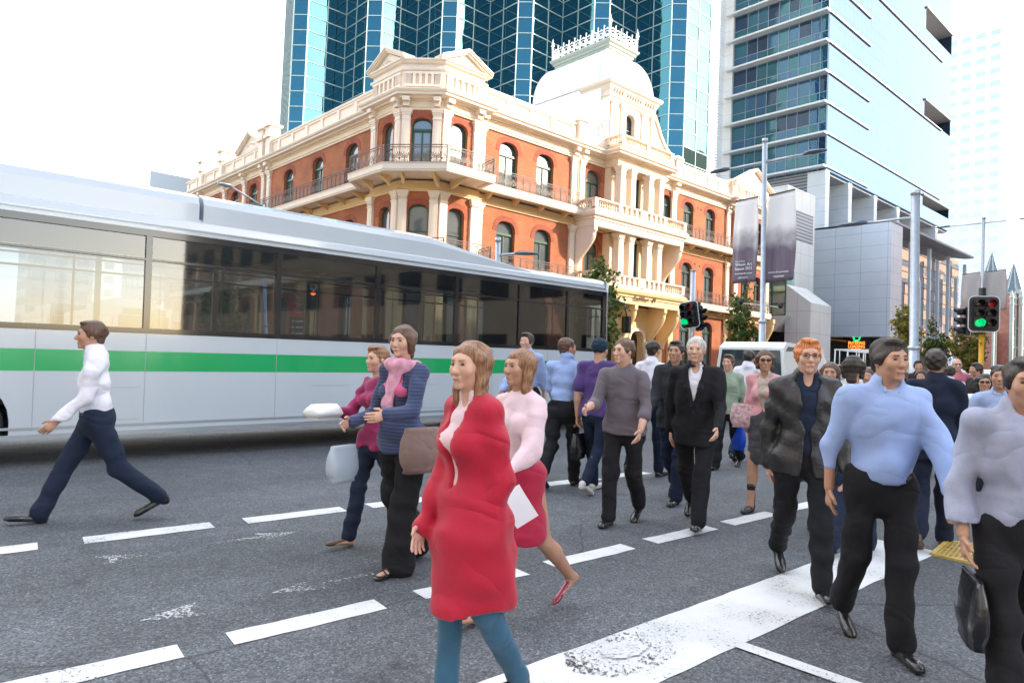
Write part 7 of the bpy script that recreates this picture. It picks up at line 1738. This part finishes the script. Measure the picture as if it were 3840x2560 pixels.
P_('navysuit', 'person with short black hair in a navy suit seen from behind', 2140, 1256, 12, h=1.77, stride=10, ph=1, arms=(8, -10), elbow=(12, 25), abd=(8, 12), skin=skin_c, hair=H_dark, style='crop', top=('suit', c_navy), bottom=('trousers', c_navy), shoes=('shoe', brn), bulk=.08)
P_('rightm', 'person in a grey-blue shirt and black trousers cut off by the right edge', 2334, 1655, 205, h=1.60, stride=14, ph=1, arms=(-10, -14), elbow=(30, 20), abd=(14, 12), skin=skin_b, hair=H_dark, style='short', top=('shirt', c_gstripe), bottom=('trousers', c_black), shoes=('shoe', blk), bulk=.05, lean=5)
P_('sung', 'woman in sunglasses and a white top between the navy suit and the right edge', 2256, 1172, 196, h=1.60, stride=10, ph=1, arms=(8, 18), elbow=(95, 25), female=True, skin=skin_b, hair=H_dark, style='bob', top=('tee', c_white, 'short'), bottom=('trousers', c_navy), shoes=('shoe', blk), acc=('sunglasses',), res=.016)
P_('ltblue', 'person in a light blue shirt half hidden behind the rightmost person', 2292, 1240, 190, h=1.66, stride=10, ph=-1, arms=(10, -10), elbow=(20, 20), skin=skin_b, hair=H_dark, style='crop', top=('shirt', c_mblue), bottom=('trousers', c_black), shoes=('shoe', blk), res=.016)
def far(key, label, hx, hy, D, face, hgt, **k):
    c = at_d(hx, hy, D); g = ground_z(c[0], c[1]); hh = c[2]-g; k.setdefault('res', .02)
    o, i = person(label, float(c[0]), float(c[1]), face, h=hgt, z=float(c[2]-hgt), **k); Pn[key] = i; return o
far('rose', 'elderly bald person in spectacles and a rose-coloured shirt', 2197, 821, 12.5, 205, 1.74, stride=3, arms=(5, 5), skin=skin_a, hair=H_grey, hairless=True, top=('shirt', c_rose), bottom=('trousers', c_char), shoes=('shoe', blk), acc=('glasses',), bulk=.1, res=.016)
far('profile', 'dark-haired person in a dark jacket in profile beside the pale blue car', 2248, 832, 12., 140, 1.70, stride=5, skin=skin_b, hair=H_dark, top=('jacket', c_dark), bottom=('trousers', c_black), shoes=('shoe', blk))
far('whiteshirt', 'person in a white shirt facing away, left of the rose-coloured shirt', 2182, 838, 11.6, 20, 1.66, stride=3, skin=skin_b, hair=H_dark, top=('shirt', c_white), bottom=('trousers', c_black), shoes=('shoe', blk))
far('magw', 'dark-haired woman in magenta just right of the thick mast', 2117, 848, 11., 190, 1.60, stride=3, female=True, skin=skin_b, hair=H_dark, style='bob', top=('tee', c_mag, 'long'), bottom=('trousers', c_black), shoes=('shoe', blk))
far('mastman', 'dark-haired person in a white collar behind the magenta top', 2110, 826, 13.5, 200, 1.72, stride=3, skin=skin_b, hair=H_dark, top=('jacket', c_dark), bottom=('trousers', c_black), shoes=('shoe', blk))
far('hood', 'long-haired woman in dark brown left of the thick mast', 2068, 842, 9., 195, 1.63, stride=4, female=True, skin=skin_b, hair=H_brown, style='long', top=('jacket', c_brownk), bottom=('trousers', c_black), shoes=('shoe', blk))
far('peek', 'pale-faced dark-haired person peeping out left of the light blue shirt', 1215, 762, 9.2, 195, 1.70, stride=8, skin=skin_a, hair=H_dark, top=('shirt', c_lblue), bottom=('trousers', c_black), shoes=('shoe', blk))
far('lowbrown', 'brown-haired woman in black low between the ginger hair and the cream top', 1996, 842, 8.4, 190, 1.60, stride=5, female=True, skin=skin_b, hair=H_brown, style='bun', top=('tee', c_dark, 'long'), bottom=('trousers', c_black), shoes=('shoe', blk))
for i, (hx, lab, cm) in enumerate(((832, 'person in blue beyond the bus, below the lit red signal', c_mblue), (862, 'person in dark clothes beyond the bus, right of the person in blue', c_dark), (790, 'person in white beyond the bus, left of the person in blue', c_white), (983, 'dark-haired person beyond the bus at the corner pillar', c_char))):
    far('beyond%d' % i, lab, hx, 766+i*1.5, 28+i, 180+30*i, 1.72, stride=8, skin=skin_b, hair=H_dark, top=('tee', cm, 'long'), bottom=('trousers', c_black), shoes=('shoe', blk), res=.03)

# ------------------------------------------------------------ things they carry
def bag(name, label, c, yaw, w_, h, d, m, strap=None, group=None, sag=.25, cat='bag'):
    e = bpy.data.objects.new(name, None); COL.objects.link(e); e.location = tuple(map(float, c)); e.rotation_euler = (0, 0, yaw); tag(e, label, cat, group)
    b = lb(); K1, K2 = 20, 12; vs = []; rg = random.Random(int(w_*999))
    for j in range(K2+1):
        v_ = j/K2; zz = -h*v_; e1 = math.sin(math.pi*min(1, .06+v_*.97))**.16 if 0 < v_ < 1 else (.86 if v_ == 0 else .80); wd = w_/2*(.95+.05*v_)*e1; dp = d/2*(.45+.55*min(1, v_*1.6))*e1
        for i_ in range(K1):
            a = 2*math.pi*i_/K1; c_, s_ = math.cos(a), math.sin(a); f_ = 1+rg.uniform(-.02, .02)
            vs.append((wd*math.copysign(abs(c_)**.45, c_)*f_, dp*math.copysign(abs(s_)**.6, s_)*(f_+.05*math.sin(9*v_+3*a)), zz))
    b.add(vs, [(j*K1+i_, (j+1)*K1+i_, (j+1)*K1+(i_+1) % K1, j*K1+(i_+1) % K1) for j in range(K2) for i_ in range(K1)]+[tuple(range(K1)), tuple(range(K2*K1+K1-1, K2*K1-1, -1))], smooth=True)
    b.build('bag_body', m, e)
    b = lb(); b.tube([(-w_*.28, 0, -h*.1)]+[(-w_*.28*math.cos(R(18*k)), 0, -h*.1+(h*.1 if strap is None else strap)*math.sin(R(18*k))) for k in range(11)]+[(w_*.28, 0, -h*.1)], .009, 6); b.build('strap', m, e); return e
i = Pn['navy']; bag('handbag', 'large soft brown handbag hanging at the hip of the woman in the navy cardigan', i['T'](.60, .06, -.15), i['yaw']+R(80), .36, .30, .12, cloth('taupe_leather', (.20, .13, .11), .55), .5)
def sheet_thing(name, label, c, ax, ay, w_, h, m, cat='paper', t_=.004, bend=.05):
    ax, ay = np.array(ax, float), np.array(ay, float); ax /= np.linalg.norm(ax); ay = ay-ax*(ax@ay); ay /= np.linalg.norm(ay); n_ = np.cross(ax, ay); b = MB(); vs = []
    K = 8
    for sgn in (-1, 1):
        for j in range(K+1):
            for i_ in range(K+1): u, v = i_/K-.5, j/K-.5; vs.append(np.array(c)+ax*u*w_+ay*v*h+n_*(bend*(u*u*4-.5)*w_+sgn*t_/2))
    n1 = K+1; f = [(j*n1+i_, j*n1+i_+1, (j+1)*n1+i_+1, (j+1)*n1+i_) for j in range(K) for i_ in range(K)]; o_ = n1*n1
    b.add(vs, [q[::-1] for q in f]+[tuple(o_+k for k in q) for q in f]+[(i_, i_+1, o_+i_+1, o_+i_) for i_ in range(K)]+[(K*n1+i_+1, K*n1+i_, o_+K*n1+i_, o_+K*n1+i_+1) for i_ in range(K)]+[((j+1)*n1, j*n1, o_+j*n1, o_+(j+1)*n1) for j in range(K)]+[(j*n1+K, (j+1)*n1+K, o_+(j+1)*n1+K, o_+j*n1+K) for j in range(K)], smooth=False)
    o = b.build(name, m, origin=c); o.location = tuple(map(float, c)); return tag(o, label, cat)
pap = mat('white_paper', (.76, .76, .80), .5)
c = Pn['mag']['rh']; bg_ = bag('white_bundle', 'white plastic-wrapped bundle carried forward by the woman in magenta', (Pn['mag']['rh']+Pn['mag']['lh'])/2*.35+Pn['mag']['rh']*.65+np.array((-.08, 0, .10)), R(205), .34, .11, .20, mat('white_plastic', (.74, .76, .74), .35), .05, cat='bundle')
bag('tote_bag', 'pale grey shopping bag held low by the woman in the navy cardigan', Pn['navy']['rh']+np.array((-.02, 0, -.13)), R(200), .28, .24, .10, mat('grey_nylon', (.36, .42, .48), .5), .12)
sheet_thing('folded_paper', 'white folded paper held at the hip of the woman in crimson', at_d(1190, 1163, 3.62), -CR*.5+CU*.8, CR*.9+CU*.3, .19, .13, pap)
i = Pn['bluback']; bag('briefcase', 'black shoulder bag between the light blue shirt and the purple T-shirt', Pn['purple']['lh']+np.array((0, 0, -.12)), R(20), .40, .30, .12, blk, .12)
i = Pn['green']; bag('blue_bag', 'bright blue bag hanging beside the person in sage green', Pn['green']['lh']+np.array((0, 0, -.10)), R(60), .34, .36, .12, mat('blue_nylon', (.0, .045, .42), .45), .3)
i = Pn['pink']; bag('floral_bag', 'white and red floral shoulder bag on the arm of the pink knit', Pn['pink']['T'](.66, .02, .13), R(280), .28, .26, .12, mat('floral_cloth', (.62, .40, .42), .7, noise=.55, nscale=26), .3)
bag('dark_case', 'black briefcase held by the rightmost person at the frame edge', Pn['rightm']['rh']+np.array((0, 0, -.09)), R(25), .40, .28, .09, blk, .09)
